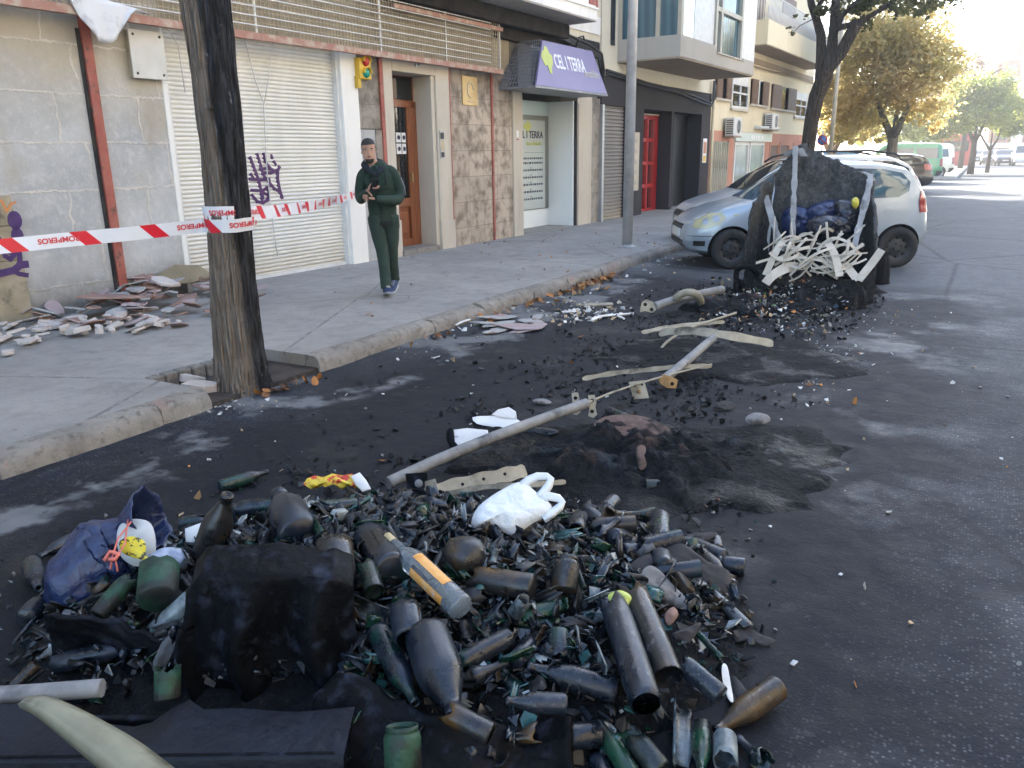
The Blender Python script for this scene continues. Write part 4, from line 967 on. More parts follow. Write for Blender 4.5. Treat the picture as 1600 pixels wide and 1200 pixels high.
van = dict(L=4.7, W=1.84, wheel_r=.32, axles=(.9,3.85), paint='greenvan', cat='van', plan=plan_v, tumble=.13,
    top=[(0,.66),(.06,.85),(.3,.98),(.75,1.12),(1.1,1.45),(1.5,1.82),(1.75,1.92),(2.5,1.95),(4.4,1.93),(4.58,1.86),(4.66,1.3),(4.7,.7)],
    belt=[(0,.6),(.4,.85),(1,1.08),(4.6,1.10),(4.7,.66)], bot=[(0,.4),(.15,.3),(4.5,.32),(4.7,.42)],
    side_windows=[[(1.2,1.16),(1.5,1.6),(1.62,1.68),(2.0,1.68),(2.0,1.16)],[(2.15,1.2),(2.15,1.68),(3.1,1.68),(3.1,1.2)],[(3.25,1.2),(3.25,1.68),(4.35,1.68),(4.42,1.2)]],
    windscreen=(.7,1.7,[(-.74,1.16),(.74,1.16),(.66,1.76),(-.66,1.76)]), rear_window=(4.5,4.8,[(-.66,1.2),(.66,1.2),(.62,1.7),(-.62,1.7)]),
    doors=[[(1.1,.42),(1.15,1.1),(2.05,1.12),(2.05,.42)],[(2.12,.42),(2.12,1.12),(3.15,1.12),(3.15,.42)]],
    headlights=[[(.08,.66),(.12,.82),(.42,.9),(.45,.74),(.3,.66)]], taillights=[[(4.5,.8),(4.5,1.15),(4.7,1.15),(4.7,.8)]],
    side_trim=[([(.02,.34),(.02,.56),(.5,.56),(.5,.34)],'car_black','front_bumper'),([(4.35,.34),(4.35,.58),(4.75,.58),(4.75,.34)],'car_black','rear_bumper')], boxes=[], rim='rim_alu')
VA = radians(33)
car('green_van', 'green passenger van parked beyond the black hatchback', rear_at(1444,286,van,VA), VA, van, 'cars parked along the street')
van2 = dict(van); van2.update(paint='creamvan', side_windows=[van['side_windows'][0],[(3.25,1.2),(3.25,1.62),(4.2,1.62),(4.28,1.2)]])
car('cream_van', 'cream white van parked just beyond the green van', rear_at(1466,279,van2,VA), VA, van2, 'cars parked along the street')
# cars facing us beyond the junction: noses toward the camera
def far_car(name, label, px, py, spec, ang): car(name, label, g(px, py), ang, spec, 'cars standing beyond the junction')
ff = dict(hatch); ff.update(side_trim=[], boxes=[(-.03,-.26,.44,.01,.26,.55,'plate','number_plate',.004)], tubes=[], handles=[], lampmat='lamp_clear', glass='car_glass', ends=[([(-.42,.54),(.42,.54),(.38,.66),(-.38,.66)],-.1,.25,'car_black','grille')])
f1 = dict(ff, paint='darkcar', W=1.75); f2 = dict(ff, paint='greycar', W=1.75); f3 = dict(van, paint='whitecar', side_trim=[])
UP = pi/2
far_car('parked_car', 'dark blue car facing us beyond the junction, in front of the white van', 1570, 259, f1, UP+.1)
far_car('parked_car', 'dark grey car facing us, half hidden behind a slim tree trunk on the far pavement', 1546, 258, f2, UP)
far_car('parked_car', 'small dark car facing us, farthest left of the cars beyond the junction', 1524, 256, f2, UP)
far_car('white_van', 'white van at the right edge beyond the junction', 1600, 259.5, f3, UP+.05)

# ================================================================== steel street pole, sign, far lamp
M['pole'] = pm('galvanised_pole', (.50,.50,.50), (.40,.40,.41), 5, .38, metal=.25, c3=(.22,.22,.22), s3=3, l3=.5, h3=.8)
q = g(980,386,.13)
lp = thing('street_pole', 'tall plain grey galvanised pole on the pavement before the charcoal front', 'street pole', q)
m = MB(); m.tube([(q.x,q.y,.13),(q.x,q.y,9.0)], [.088,.066], 18); m.build('shaft', M['pole'], lp)
m = MB(); m.lathe([(.0,0),(.15,0),(.15,.018),(.095,.022),(.092,.05)], 18, 0, Matrix.Translation((q.x,q.y,.13))); m.build('base_plate', M['pole'], lp)
m = MB(); m.tube([(q.x,q.y,9.0),(q.x+.3,q.y,9.5),(q.x+1.3,q.y,9.75)], .04, 8); m.box(q.x+1.2,q.x+1.8,q.y-.12,q.y+.12,9.68,9.8); m.build('lamp_arm', M['pole'], lp)
m = MB(); p = gy(1310,100,31.0); m.tube([(p.x,31,.13),(p.x,31,8)], .075, 8); fp = m.build('street_pole', M['alu_tan']); tag(fp, 'slim tan pole standing behind the dark leaning tree', 'street pole')
p = gy(1285,219,30.0)
ns = thing('road_sign', 'small round blue and red no parking sign beyond the leaning tree', 'road sign', (p.x,30,.13))
m = MB(); m.tube([(p.x,30.03,.13),(p.x,30.03,p.z+.3)], .03, 6); m.build('post', M['pole'], ns)
R = Matrix.Translation((p.x,29.98,p.z)) @ Matrix.Rotation(pi/2,4,'X')
m = MB(); m.lathe([(.17,-.01),(.17,.01),(.13,.012)], 24, 0, R); m.tube([R @ Vector((-.11,.11,.016)), R @ Vector((.11,-.11,.016))], .018, 4); m.build('red_ring', M['red_door'], ns)
M['sign_blue'] = pm('sign_blue', (.03,.13,.36), None, rough=.4); m = MB(); m.lathe([(0,.01),(.13,.01),(.13,-.008)], 24, 0, R); m.build('sign_disc', M['sign_blue'], ns)

# ================================================================== fire brigade tape
def tape_mat():
    t = NT('red_white_tape'); uv = t.n('UVMap').outputs[0]; s = t.n('SeparateXYZ', Vector=uv)
    x = t.math('ADD', s.outputs[0], t.math('MULTIPLY', s.outputs[1], .085))
    fr = t.math('FRACT', t.math('DIVIDE', x, .42)); st = t.math('LESS_THAN', fr, .24)
    wr = t.noise(8, 4, .6)
    col = t.mix(st, t.mix(wr, (.66,.68,.72), (.80,.80,.81)), (.66,.012,.03))
    t.bump(t.noise(14, 3, .6), .25, .01)
    return t.fin(col, .35, 0, .5)
M['tape'] = tape_mat(); M['tape_ink'] = pm('red_tape_lettering', (.62,.05,.07), None, rough=.4)
def tape(name, label, path, wv, w=.10, text_at=(), flip=True, twist=0.0):
    # path: world points (centre line); vertical strip of width w
    P = [Vector(p) for p in path]; s = [0.0]
    for a,b in zip(P,P[1:]): s.append(s[-1]+(b-a).length)
    def at(d):
        d = max(0,min(s[-1]-1e-6,d))
        for i in range(len(P)-1):
            if d <= s[i+1]: return P[i].lerp(P[i+1], (d-s[i])/(s[i+1]-s[i])), (P[i+1]-P[i]).normalized()
    n = max(2,int(s[-1]/.03)); me = bpy.data.meshes.new(name); vs, uvs = [], []
    def pos(d, h):
        p, t = at(d); nn = Vector((t.y,-t.x,0)).normalized(); up = Vector((0,0,1)); wob = .006*sin(d*9+wv)+.004*sin(d*23)
        tl = .16*sin(d*1.7+wv)+twist*d; return p+up*(h*w*cos(tl))+nn*(h*w*sin(tl)+wob)
    for i in range(n+1):
        d = s[-1]*i/n
        for h in (-.5,-.17,.17,.5): vs.append(pos(d,h)); uvs.append((d,h+.5))
    fs = [(i*4+k,(i+1)*4+k,(i+1)*4+k+1,i*4+k+1) for i in range(n) for k in range(3)]
    me.from_pydata([tuple(v) for v in vs],[],fs); me.materials.append(M['tape']); ul = me.uv_layers.new(name='UVMap')
    for p in me.polygons:
        p.use_smooth = True
        for li in p.loop_indices: ul.data[li].uv = uvs[me.loops[li].vertex_index]
    o = link_mesh(name, me, fix=False); tag(o, label, 'barrier tape', 'fire brigade tape around the burnt tree'); 
    tm = text_mesh('BOMBEROS', .047, 0, 'CENTER', .0016, 1.0)
    for k,d0 in enumerate(text_at):
        mm = MB(); vv = []
        for v in tm.vertices:
            x, y = v.co.x, v.co.y-.02
            if flip: x, y = -x, -y
            p = pos(d0+x, y/w*1.0); _, tt = at(d0+x); nn = Vector((tt.y,-tt.x,0)).normalized()
            c = cam_o.matrix_world.translation; nn = nn if nn.dot(c-p) > 0 else -nn
            vv.append(p+nn*.003)
        mm.add(vv, [tuple(p.vertices) for p in tm.polygons]); mm.build('lettering', M['tape_ink'], o, fix=False)
    return o
TB = g(378,615); TB = Vector((-4.58, 3.98, 0)); TR = .155
def arc(a0, a1, z, n=10, r=TR+.012): return [(TB.x+.03+r*cos(radians(a0+(a1-a0)*i/n)), TB.y+.01+r*sin(radians(a0+(a1-a0)*i/n)), z) for i in range(n+1)]
pl = gy(-20,387,2.75)
left_path = [(-7.6,1.1,.93),(pl.x,2.75,pl.z)]+[tuple(Vector((pl.x,2.75,pl.z)).lerp(Vector((-4.70,3.82,1.205)), k/4)) for k in (1,2,3)]+arc(235,335,1.215,12)+arc(345,400,1.22,5)
ue_, ze_ = pf(566,297,.03); wallpt = FM @ Vector((.045,ue_+.05,ze_))
right_path = arc(215,330,1.30,12)+[tuple(Vector((-4.40,4.03,1.285)).lerp(wallpt, k/12)-Vector((0,0,.05*sin(pi*k/12)))) for k in range(1,13)]
tape('barrier_tape', 'red and white tape with upside down lettering running left from the burnt tree', left_path, .5, .092, tuple(.273+.42*k for k in (4,5,7,9,10,11)))
tape('barrier_tape', 'red and white tape stretched from the burnt tree to the wall behind the man', right_path, 2.1, .095, tuple(.273+.42*k for k in (0,1,3,5,7,9,11,13)), twist=.03)

# ================================================================== trees
def bark_mat(name, a, b, burn=None):
    t = NT(name); o = t.obj()
    v = t.map(o, (1,1,.16)); n = t.noise(26, 6, .7, v, .6); n2 = t.noise(7, 5, .6, v)
    wv = t.n('VectorMath', **{}); wv.operation = 'ADD'; t.set(wv.inputs[0], t.map(o,(1,1,.085))); t.set(wv.inputs[1], t.n('CombineXYZ', X=t.math('MULTIPLY', n2, .05), Y=t.math('MULTIPLY', n2, -.04)).outputs[0])
    rid = t.ramp(t.voro(34, wv.outputs[0], 'F1'), .12, .62)
    col = t.mix(t.ramp(n, .35, .68), a, b); col = t.mix(t.math('MULTIPLY', rid, .55), col, tuple(c*.4 for c in a))
    if burn:
        s = t.n('SeparateXYZ', Vector=o)
        # charred side: the face toward the fire (x+ and a little y-)
        bx = t.math('ADD', t.math('MULTIPLY', s.outputs[0], .87), t.math('MULTIPLY', s.outputs[1], .49))
        bx = t.math('ADD', bx, t.math('MULTIPLY', t.math('SUBTRACT', t.noise(5, 6, .7, t.map(o,(1,1,.35))), .5), .12))
        bx = t.math('ADD', bx, t.math('MULTIPLY', s.outputs[2], .040))
        k = t.ramp(bx, .105, .150)
        ch = t.mix(t.ramp(n, .4, .7), (.016,.016,.018), (.085,.086,.092)); ch = t.mix(t.ramp(t.noise(30, 3, .6, t.map(o,(1,1,.3))), .66, .74), ch, (.20,.21,.23))
        col = t.mix(k, col, ch)
    h = t.math('SUBTRACT', n, t.math('MULTIPLY', rid, 1.6)); t.bump(h, 1.0, .06)
    return t.fin(col, .9, 0, .25)
M['bark_burnt'] = bark_mat('burnt_bark', (.25,.20,.16), (.48,.40,.325), True)
M['bark_dark'] = bark_mat('dark_bark', (.085,.066,.052), (.17,.135,.105))
M['bark_pale'] = bark_mat('pale_plane_bark', (.30,.26,.20), (.46,.41,.33))
def leaf_mat(name, c1, c2, trans=.5, sc=.5):
    t = NT(name); p = world_pos(t); rn = t.n('NewGeometry').outputs['Random Per Island']
    col = t.mix(t.ramp(t.noise(sc, 3, .6, p), .35, .65), c1, c2)
    col = t.mix(t.math('MULTIPLY', t.ramp(rn, .5, 1.0), .4), col, tuple(min(1,c*1.5) for c in c2))
    t.fin(col, .55, 0, .3)
    tr = t.n('BsdfTranslucent', Color=col); mx = t.n('MixShader', Fac=trans); t.t.links.new(t.b.outputs[0], mx.inputs[1]); t.t.links.new(tr.outputs[0], mx.inputs[2]); t.t.links.new(mx.outputs[0], t.out.inputs[0])
    return t.mat
M['leaf_olive'] = leaf_mat('olive_leaves', (.09,.10,.035), (.17,.155,.05))
M['leaf_gold'] = leaf_mat('golden_green_leaves', (.52,.46,.19), (.68,.54,.26), .72)
M['leaf_green'] = leaf_mat('mid_green_leaves', (.16,.21,.05), (.32,.33,.085))
M['leaf_rust'] = leaf_mat('thin_reddish_leaves', (.16,.10,.07), (.22,.14,.08))
from mathutils import noise as mnoise_
def fbm_(p): return mnoise_.fractal(Vector(p), 1.0, 2.0, 4)
def tree(name, label, base, limbs, clumps, n_leaf, size, bark, leaf, seed, group=None, ridged=False, thin=1.0):
    rr = random.Random(seed); t = thing(name, label, 'tree', base, 0, group)
    m = MB(); b = Vector(base)
    if ridged:       # trunk with furrowed cross-section
        pts, rad = limbs[0]; n = 120; vs, fs = [], []; P = [Vector(p) for p in pts]; K = 170
        for i in range(K+1):
            a = i/K*(len(P)-1); j = min(int(a), len(P)-2); f = a-j; c = P[j].lerp(P[j+1], f); r = rad[j]+(rad[j+1]-rad[j])*f
            for k in range(n):
                q = 2*pi*k/n; z_ = c.z; w = 1+.075*fbm_((cos(q)*3.2,sin(q)*3.2,z_*.9))+.10*(abs(fbm_((cos(q)*6+3,sin(q)*6,z_*1.3)))-.25)+.05*fbm_((cos(q)*13,sin(q)*13,z_*2.6))+.02*sin(q*11+z_*2); w += .12*max(0,1-c.z/.28)*(.5+.5*sin(q*6+1))
                vs.append(b+c+Vector((cos(q)*r*w, sin(q)*r*w, 0)))
        for i in range(K):
            for k in range(n): k2=(k+1)%n; fs.append((i*n+k,i*n+k2,(i+1)*n+k2,(i+1)*n+k))
        m.add(vs, fs, 0, True); rest = limbs[1:]
    else: rest = limbs
    for pts, rad in rest: m.tube([b+Vector(p) for p in pts], rad, 10)
    tr = m.build('trunk', M[bark], t)
    # twigs feeding the crown + leaves
    m = MB(); lv, lf = [], []
    tot = sum(c[1][0]*c[1][1]*c[1][2] for c in clumps)
    for (c, e) in clumps:
        cc = b+Vector(c); k = int(n_leaf*e[0]*e[1]*e[2]/tot)
        nsub = max(4, int(k/60)); subs = []
        for _ in range(nsub):
            v = Vector((rr.gauss(0,1),rr.gauss(0,1),rr.gauss(0,1))).normalized()*(rr.random()**.45)
            subs.append((cc+Vector((v.x*e[0],v.y*e[1],v.z*e[2])), rr.uniform(.18,.42)*min(e)*thin))
        for i in range(k):
            sc, sr = subs[rr.randrange(nsub)]
            p = sc+Vector((rr.gauss(0,1),rr.gauss(0,1),rr.gauss(0,.8)))*sr*.6
            s_ = size*rr.uniform(.6,1.25); d1 = Vector((rr.gauss(0,1),rr.gauss(0,1),rr.gauss(0,.7))).normalized(); d2 = d1.orthogonal().normalized(); d2 = (Matrix.Rotation(rr.random()*6.28,3,d1) @ d2)
            bq = len(lv); lv += [p-d1*s_*.5, p+d2*s_*.32, p+d1*s_*.5, p-d2*s_*.32]; lf.append((bq,bq+1,bq+2,bq+3))
    m.add(lv, lf); m.build('crown', M[leaf], t, fix=False); return t
# the burnt tree by the kerb
tree('burnt_tree', 'tall tree trunk charred black on its street side, wrapped in red and white tape', tuple(TB), [
    ([(-.02,0,-.05),(-.015,0,.12),(.0,.0,.6),(.03,.0,1.3),(.055,.0,1.9),(.035,.0,2.7),(.0,.02,3.6),(-.24,.03,4.6)],[.215,.180,.160,.147,.142,.148,.14,.13]),
    ([(-.24,.03,4.5),(-.6,.3,5.4),(-.9,.5,6.6)],[.13,.10,.06]),([(-.24,.03,4.5),(.2,-.2,5.5),(.6,-.5,6.8)],[.12,.09,.05]),([(-.24,.03,4.5),(-.3,.6,5.6),(-.1,1.2,6.8)],[.11,.08,.05]),([(.06,.0,1.95),(.12,-.14,2.0)],[.05,.03])],
    [((-.8,.4,7.4),(1.3,1.3,1.0)),((.6,-.4,7.5),(1.3,1.2,.9)),((-.1,1.1,7.6),(1.2,1.3,1.0))], 2600, .16, 'bark_burnt', 'leaf_rust', 11, None, True)
# dark leaning street tree
b2 = Vector((-3.75, 20.0, .0)); 
def rel(px, py, y, b): p = gy(px,py,y); return tuple(Vector((p.x,p.y,p.z))-b)
b2 = gy(1258,262,19.5); b2.z = 0
L2 = lambda *pp: [rel(x,y,19.5+dy,b2) for x,y,dy in pp]
tree('leaning_tree', 'dark leaning street tree with a sawn off limb behind the silver cars', tuple(b2), [
    ([(0,0,0)]+L2((1262,235,0),(1268,190,0),(1276,150,0),(1290,118,0),(1297,100,0)),[.17,.15,.155,.165,.175,.08]),
    (L2((1272,165,0),(1282,125,0),(1283,90,0),(1283,55,.1),(1276,30,.2),(1268,8,.3),(1262,-30,.5)),[.09,.125,.11,.10,.09,.08,.06]),
    (L2((1279,150,0),(1292,112,0),(1300,75,0),(1303,40,-.1),(1306,0,-.3),(1310,-60,-.5)),[.09,.13,.115,.10,.09,.07]),
    (L2((1284,135,0),(1297,105,0),(1314,82,0),(1330,52,0),(1341,33,0)),[.09,.13,.13,.125,.125]),
    (L2((1304,45,-.1),(1325,40,0),(1345,33,.2),(1368,20,.4),(1395,4,.8),(1420,-25,1.2)),[.07,.06,.06,.05,.04,.03]),
    (L2((1302,60,-.1),(1316,25,-.3),(1332,8,-.6),(1352,-8,-1.0)),[.06,.05,.045,.03]),
    (L2((1272,20,.2),(1288,-4,.2),(1296,-40,.3)),[.05,.045,.03]),(L2((1270,30,.2),(1250,40,.1),(1238,52,0)),[.012,.009,.005])],
    [(rel(1400,-5,19.5,b2),(1.5,1.8,.55)),(rel(1330,-60,19.5,b2),(1.8,2.0,.8)),(rel(1450,-25,20,b2),(1.0,1.4,.45)),(rel(1350,10,19.8,b2),(1.0,1.0,.4)),(rel(1240,45,19.4,b2),(.35,.3,.25)),(rel(1250,-60,19.5,b2),(1.2,1.6,.6))], 5200, .13, 'bark_dark', 'leaf_olive', 5)
# golden plane tree and the trees beyond
def ptree(name, label, px, py, Y, crown, n, size, bark, leaf, seed, fork=True, grp='street trees beyond the parked cars', tr=.2):
    b = gy(px, py, Y); b.z = 0.0
    k = FPX/Y
    zt = gy(px, crown[0][1]+crown[0][3]*.6, Y).z
    limbs = [([(0,0,0),(.02,0,zt*.35),(.0,0,zt*.55)],[tr*1.1,tr,tr*.9])]
    limbs += [([(0,0,zt*.53),(-.5,.2,zt*.8),(-1.1,.4,zt*1.15)],[tr*.7,tr*.5,tr*.3]),([(0,0,zt*.53),(.35,-.2,zt*.8),(.6,-.3,zt*1.2)],[tr*.7,tr*.5,tr*.3]),([(0,0,zt*.5),(0,.6,zt*.85),(-.1,.9,zt*1.2)],[tr*.5,tr*.4,tr*.2])]
    cl = []
    for (cx,cy,rx,ry) in crown:
        p = gy(cx,cy,Y)-b; cl.append(((p.x,random.Random(seed+cx).uniform(-.6,.6),p.z),(rx/k,min(rx,ry)/k*1.1,ry/k)))
    return tree(name, label, tuple(b), limbs, cl, n, size, bark, leaf, seed, grp)
ptree('plane_tree', 'golden leaved plane tree with pale forked trunk behind the parked cars', 1393, 236, 34, [(1390,110,66,54),(1345,140,45,60),(1425,60,52,48),(1450,130,48,46),(1370,55,55,50),(1330,190,40,26),(1300,150,18,40),(1420,180,55,24),(1470,90,30,36)], 30000, .15, 'bark_pale', 'leaf_gold', 21)
ptree('plane_tree', 'yellow green tree partly hidden behind the leaning trunk and tan pole', 1300, 240, 42, [(1330,180,45,32),(1310,140,30,40),(1350,205,40,18)], 10000, .17, 'bark_pale', 'leaf_gold', 23)
ptree('street_tree', 'dim green tree low between the golden plane tree and the far dark tree', 1440, 240, 62, [(1430,190,48,24),(1400,205,40,18),(1460,200,36,22)], 7000, .26, 'bark_dark', 'leaf_green', 24)
ptree('street_tree', 'round dark green tree on the far pavement near the pink tower', 1517, 262, 62, [(1530,160,40,34),(1550,140,30,26),(1500,175,36,30),(1515,145,34,26),(1570,170,24,22)], 16000, .21, 'bark_dark', 'leaf_green', 25)
ptree('street_tree', 'thin reddish tree rising above the round dark green tree', 1500, 262, 74, [(1515,115,36,24),(1490,140,26,26)], 1500, .30, 'bark_dark', 'leaf_rust', 26)
ptree('street_tree', 'distant pale green tree behind the slim trunks of the far pavement', 1478, 250, 95, [(1480,195,30,26),(1465,180,24,20)], 2600, .38, 'bark_dark', 'leaf_green', 27)
ptree('street_tree', 'slim street tree beside the dark grey car on the far pavement', 1543, 262, 66, [(1560,190,28,24),(1590,175,26,26)], 5500, .26, 'bark_dark', 'leaf_green', 28, tr=.13)

# ================================================================== far tower and buildings beyond the junction
M['brick_pink'] = pm('pink_brick', (.24,.09,.06), (.30,.12,.085), .4, .9)
M['far_white'] = pm('white_concrete_frame', (.66,.63,.58), None, rough=.9)
TY = 118; tw = gy(1585,150,TY)
T = thing('apartment_tower', 'tall pink brick apartment tower with white bands at far right', 'building', (tw.x+5,TY,0))
X0 = gy(1553,150,TY).x; TS = TY/165
m = MB(); m.box(X0,X0+18,TY,TY+14,0,gy(1585,52,TY).z); m.build('wall', M['brick_pink'], T)
for xx in (2.4,6.8,11.4):
    m = MB(); m.box(X0+xx,X0+xx+1.2,TY-.3,TY-.02,0,gy(1585,50,TY).z); m.build('white_band', M['far_white'], T)
for k in range(7):
    z = 1.6+k*2.5; m = MB(); m.box(X0,X0+18,TY-.22,TY-.1,z,z+.6); m.build('balcony_band', M['far_white'], T)
    for xx in (.7,4.4,8.8):
        m = MB(); m.box(X0+xx,X0+xx+1.2,TY-.1,TY-.03,z+.9,z+2.0); m.build('window', M['dark_glass'], T)
M['far_cream'] = pm('far_cream_render', (.55,.50,.40), (.60,.55,.46), .3, .9)
def far_block(name, label, x0,x1,y0,y1,h,mat,rows,cols):
    t = thing(name, label, 'building', ((x0+x1)/2,y0,0)); m = MB(); m.box(x0,x1,y0,y1,0,h); m.build('wall', mat, t)
    m = MB(); m.box(x0-.2,x1+.2,y0-.25,y1,h,h+.5); m.build('parapet', M['far_white'], t)
    for r in range(rows):
        for c in range(cols):
            w = (x1-x0)/cols; xx = x0+w*(c+.3); z = 1.2+r*3.1; m = MB(); m.box(xx,xx+w*.4,y0-.06,y0-.01,z,z+1.5); m.build('window', M['dark_glass'], t)
far_block('far_building', 'pale low building beyond the junction behind the golden plane tree', -34,-14,62,80,5.5,M['far_cream'],1,5)
far_block('far_building', 'cream block far along the street behind the distant trees', -16,-4,190,210,14,M['far_cream'],4,5)
p0 = gy(1305,222,48)
aw = thing('market_stall', 'lime green awning with blue board glimpsed behind the road sign', 'stall', (p0.x+.8,48,0))
M['lime_awn'] = pm('lime_awning_cloth', (.24,.42,.05), (.30,.48,.07), 3, .7); M['blue_board'] = pm('blue_board', (.06,.18,.38), None, rough=.6)
a_ = gy(1297,212,48); b_ = gy(1350,222,48)
m = MB(); vs=[]; N=12
for i in range(N+1):
    x = a_.x+(b_.x-a_.x)*i/N; z = a_.z+ .35*sin(pi*i/N)-.2
    vs += [(x,47.2,z-.45),(x,48.8,z+.15)]
m.add(vs, [(2*i,2*i+2,2*i+3,2*i+1) for i in range(N)]); m.build('awning', M['lime_awn'], aw)
m = MB(); m.box(a_.x-.3,b_.x,48.2,48.3,.2,1.55); m.build('board', M['blue_board'], aw)
for x in (a_.x,b_.x): 
    m = MB(); m.tube([(x,48,0),(x,48,a_.z)], .04, 6); m.build('post', M['pole'], aw)
p = gy(1512,240,85)
rv = thing('red_kiosk', 'red kiosk between slim tree trunks on the far pavement', 'kiosk', (p.x-.6,85,.13))
m = MB(); m.box(p.x-2.3,p.x+.4,85,87,.13,2.9); m.build('cabin', M['red_door'], rv, .08); m = MB(); m.box(p.x-2.0,p.x,84.95,84.99,1.4,2.3); m.build('window', M['dark_glass'], rv); m = MB(); m.box(p.x-2.5,p.x+.6,84.7,87.2,2.92,3.05); m.build('roof', M['far_white'], rv)
# ================================================================== the burnt glass heap
E1, E2 = Vector((.869,.494,0)).normalized(), Vector((-.494,.869,0)).normalized()
def ef(a, b, z=0.0): return E1*a+E2*b+Vector((0,0,z))
PC0, PA = (-.47,2.66), (1.36,.92)
def heap_h(p):
    a, b = p.dot(E1), p.dot(E2); r2 = ((a-PC0[0])/PA[0])**2+((b-PC0[1])/PA[1])**2
    q = math.exp(-(((a+.62)/.55)**2+((b-2.62)/.40)**2))
    return (.24+.10*q)*max(0,1-r2)**.8
def soot_glass(name, a, b, tint, lim=.62, hi=.74, rough=(.22,.6)):
    t = NT(name); o = t.obj(); oi = t.n('ObjectInfo'); rn = oi.outputs['Random']
    off = t.n('VectorMath', **{}); off.operation = 'ADD'; t.set(off.inputs[0], o)
    cx = t.n('CombineXYZ', X=t.math('MULTIPLY', rn, 37.0), Y=t.math('MULTIPLY', rn, 11.0)).outputs[0]; t.set(off.inputs[1], cx); v = off.outputs[0]
    n = t.noise(11, 6, .65, v); n2 = t.noise(55, 4, .65, v)
    k = t.ramp(rn, .0, 1.0)
    col = t.mix(t.ramp(n, .35, .68), a, b)
    col = t.mix(t.math('MULTIPLY', t.ramp(t.math('FRACT', t.math('MULTIPLY', rn, 7.31)), .55, 1.0), .6), col, (.017,.018,.021))
    g_ = t.ramp(t.math('ADD', t.noise(7, 4, .6, v), t.math('MULTIPLY', k, .12)), lim, hi)
    col = t.mix(g_, col, tint)
    ash = t.math('MULTIPLY', t.ramp(n2, .56, .72), t.ramp(t.math('FRACT', t.math('MULTIPLY', rn, 3.77)), .3, .9))
    col = t.mix(t.math('MULTIPLY', ash, .6), col, (.20,.21,.21))
    t.bump(t.math('ADD', n2, t.math('MULTIPLY', n, 1.5)), .35, .004)
    return t.fin(col, t.ramp(n, .3, .7, (rough[0],)*3, (rough[1],)*3), 0, .5)
M['soot_glass'] = soot_glass('sooty_dark_glass', (.0028,.0045,.0075), (.019,.028,.044), (.008,.042,.030), .62, .78, (.12,.5))  # bluish tones of the sooty glass include a painted cast of blue sky
M['soot_green'] = soot_glass('sooty_green_glass', (.005,.009,.009), (.012,.024,.020), (.010,.052,.028), .50, .68, (.12,.5))
M['soot_pale'] = soot_glass('smoke_stained_clear_glass', (.014,.020,.026), (.055,.070,.080), (.20,.24,.25), .50, .68, (.12,.5))
M['soot_brown'] = soot_glass('smoke_stained_brown_glass', (.007,.008,.0095), (.024,.024,.024), (.075,.042,.014), .53, .72, (.12,.5))
M['char'] = pm('charred_plastic', (.0013,.0016,.0024), (.0042,.0052,.0080), 5, .6, .5, 26, c3=(.024,.031,.050), s3=13, l3=.54, h3=.74, dist=.012, spec=.12)
M['melt_'] = pm('melted_black_plastic', (.0020,.0025,.0036), (.0065,.0078,.0108), 7, .72, .9, 16, c3=(.013,.017,.024), s3=9, l3=.60, h3=.76, dist=.03, spec=.16)
M['char_lip'] = pm('heat_dulled_plastic_lip', (.004,.0055,.0095), (.010,.0135,.022), 6, .5, .6, 25, spec=.25)
def melt_mat():
    t = NT('wet_melted_plastic'); o = t.obj(); n = t.noise(7, 6, .65, o); n2 = t.noise(24, 5, .7, o); w = t.ramp(t.noise(2.6, 5, .65, t.map(o, loc=(1,6,2))), .50, .60)
    col = t.mix(t.ramp(n, .35, .68), (.0018,.0024,.0036), (.0065,.0080,.0112)); col = t.mix(t.math('MULTIPLY', t.ramp(n2, .58, .72), .7), col, (.024,.029,.036)); col = t.mix(t.math('MULTIPLY', t.ramp(t.noise(3.4, 5, .7, t.map(o, loc=(7,2,0))), .60, .68), .5), col, (.020,.015,.012))
    t.bump(t.math('ADD', n2, t.math('MULTIPLY', n, 2)), .9, .03); return t.fin(col, t.math('SUBTRACT', .84, t.math('MULTIPLY', w, .50)), 0, .24)
M['melt'] = melt_mat()
JAG = random.Random(4)
def jag_profile(prof, n=18, jag=.03, th=.004, mi=0):
    """double walled lathe whose last ring is a ragged broken edge"""
    m = MB(); vs, fs = [], []; ph = JAG.random()*6
    off = [jag*(.6*sin(2*pi*j/n*2+ph)+.5*sin(2*pi*j/n*3+ph*2)+JAG.uniform(-.45,.45)) for j in range(n)]
    out = prof; inn = [(max(.002,r-th), z) for r,z in reversed(prof)]
    L = len(out)
    for i,(r,z) in enumerate(out+inn):
        k = i if i < L else 2*L-1-i; w = max(0,(k-(L-3))/2) if L > 3 else k/(L-1)
        for j in range(n): vs.append((r*cos(2*pi*j/n), r*sin(2*pi*j/n), z+off[j]*min(1,w)))
    T = 2*L
    for i in range(T-1):
        for j in range(n): j2=(j+1)%n; fs.append((i*n+j,i*n+j2,(i+1)*n+j2,(i+1)*n+j))
    m.add(vs, fs, mi, True); return m
def P_wine(k=1.0): return [(0,-.15),(.030,-.15),(.0365,-.145),(.037,-.13),(.037,.03),(.035,.05),(.026,.075),(.017,.095),(.0145,.12),(.0145,.135),(.0165,.137),(.0165,.148),(.012,.15),(.010,.146),(.010,.09)]
PROTO = {}
def proto(name, m): PROTO[name] = m
m = MB(); m.lathe([(r,z) for r,z in P_wine()], 20); proto('wine', m)
m = MB(); m.lathe([(0,-.15),(.036,-.15),(.043,-.143),(.044,-.13),(.044,.0),(.040,.03),(.026,.075),(.018,.11),(.0155,.13),(.018,.132),(.018,.148),(.012,.15),(.010,.1)], 20); proto('cava', m)
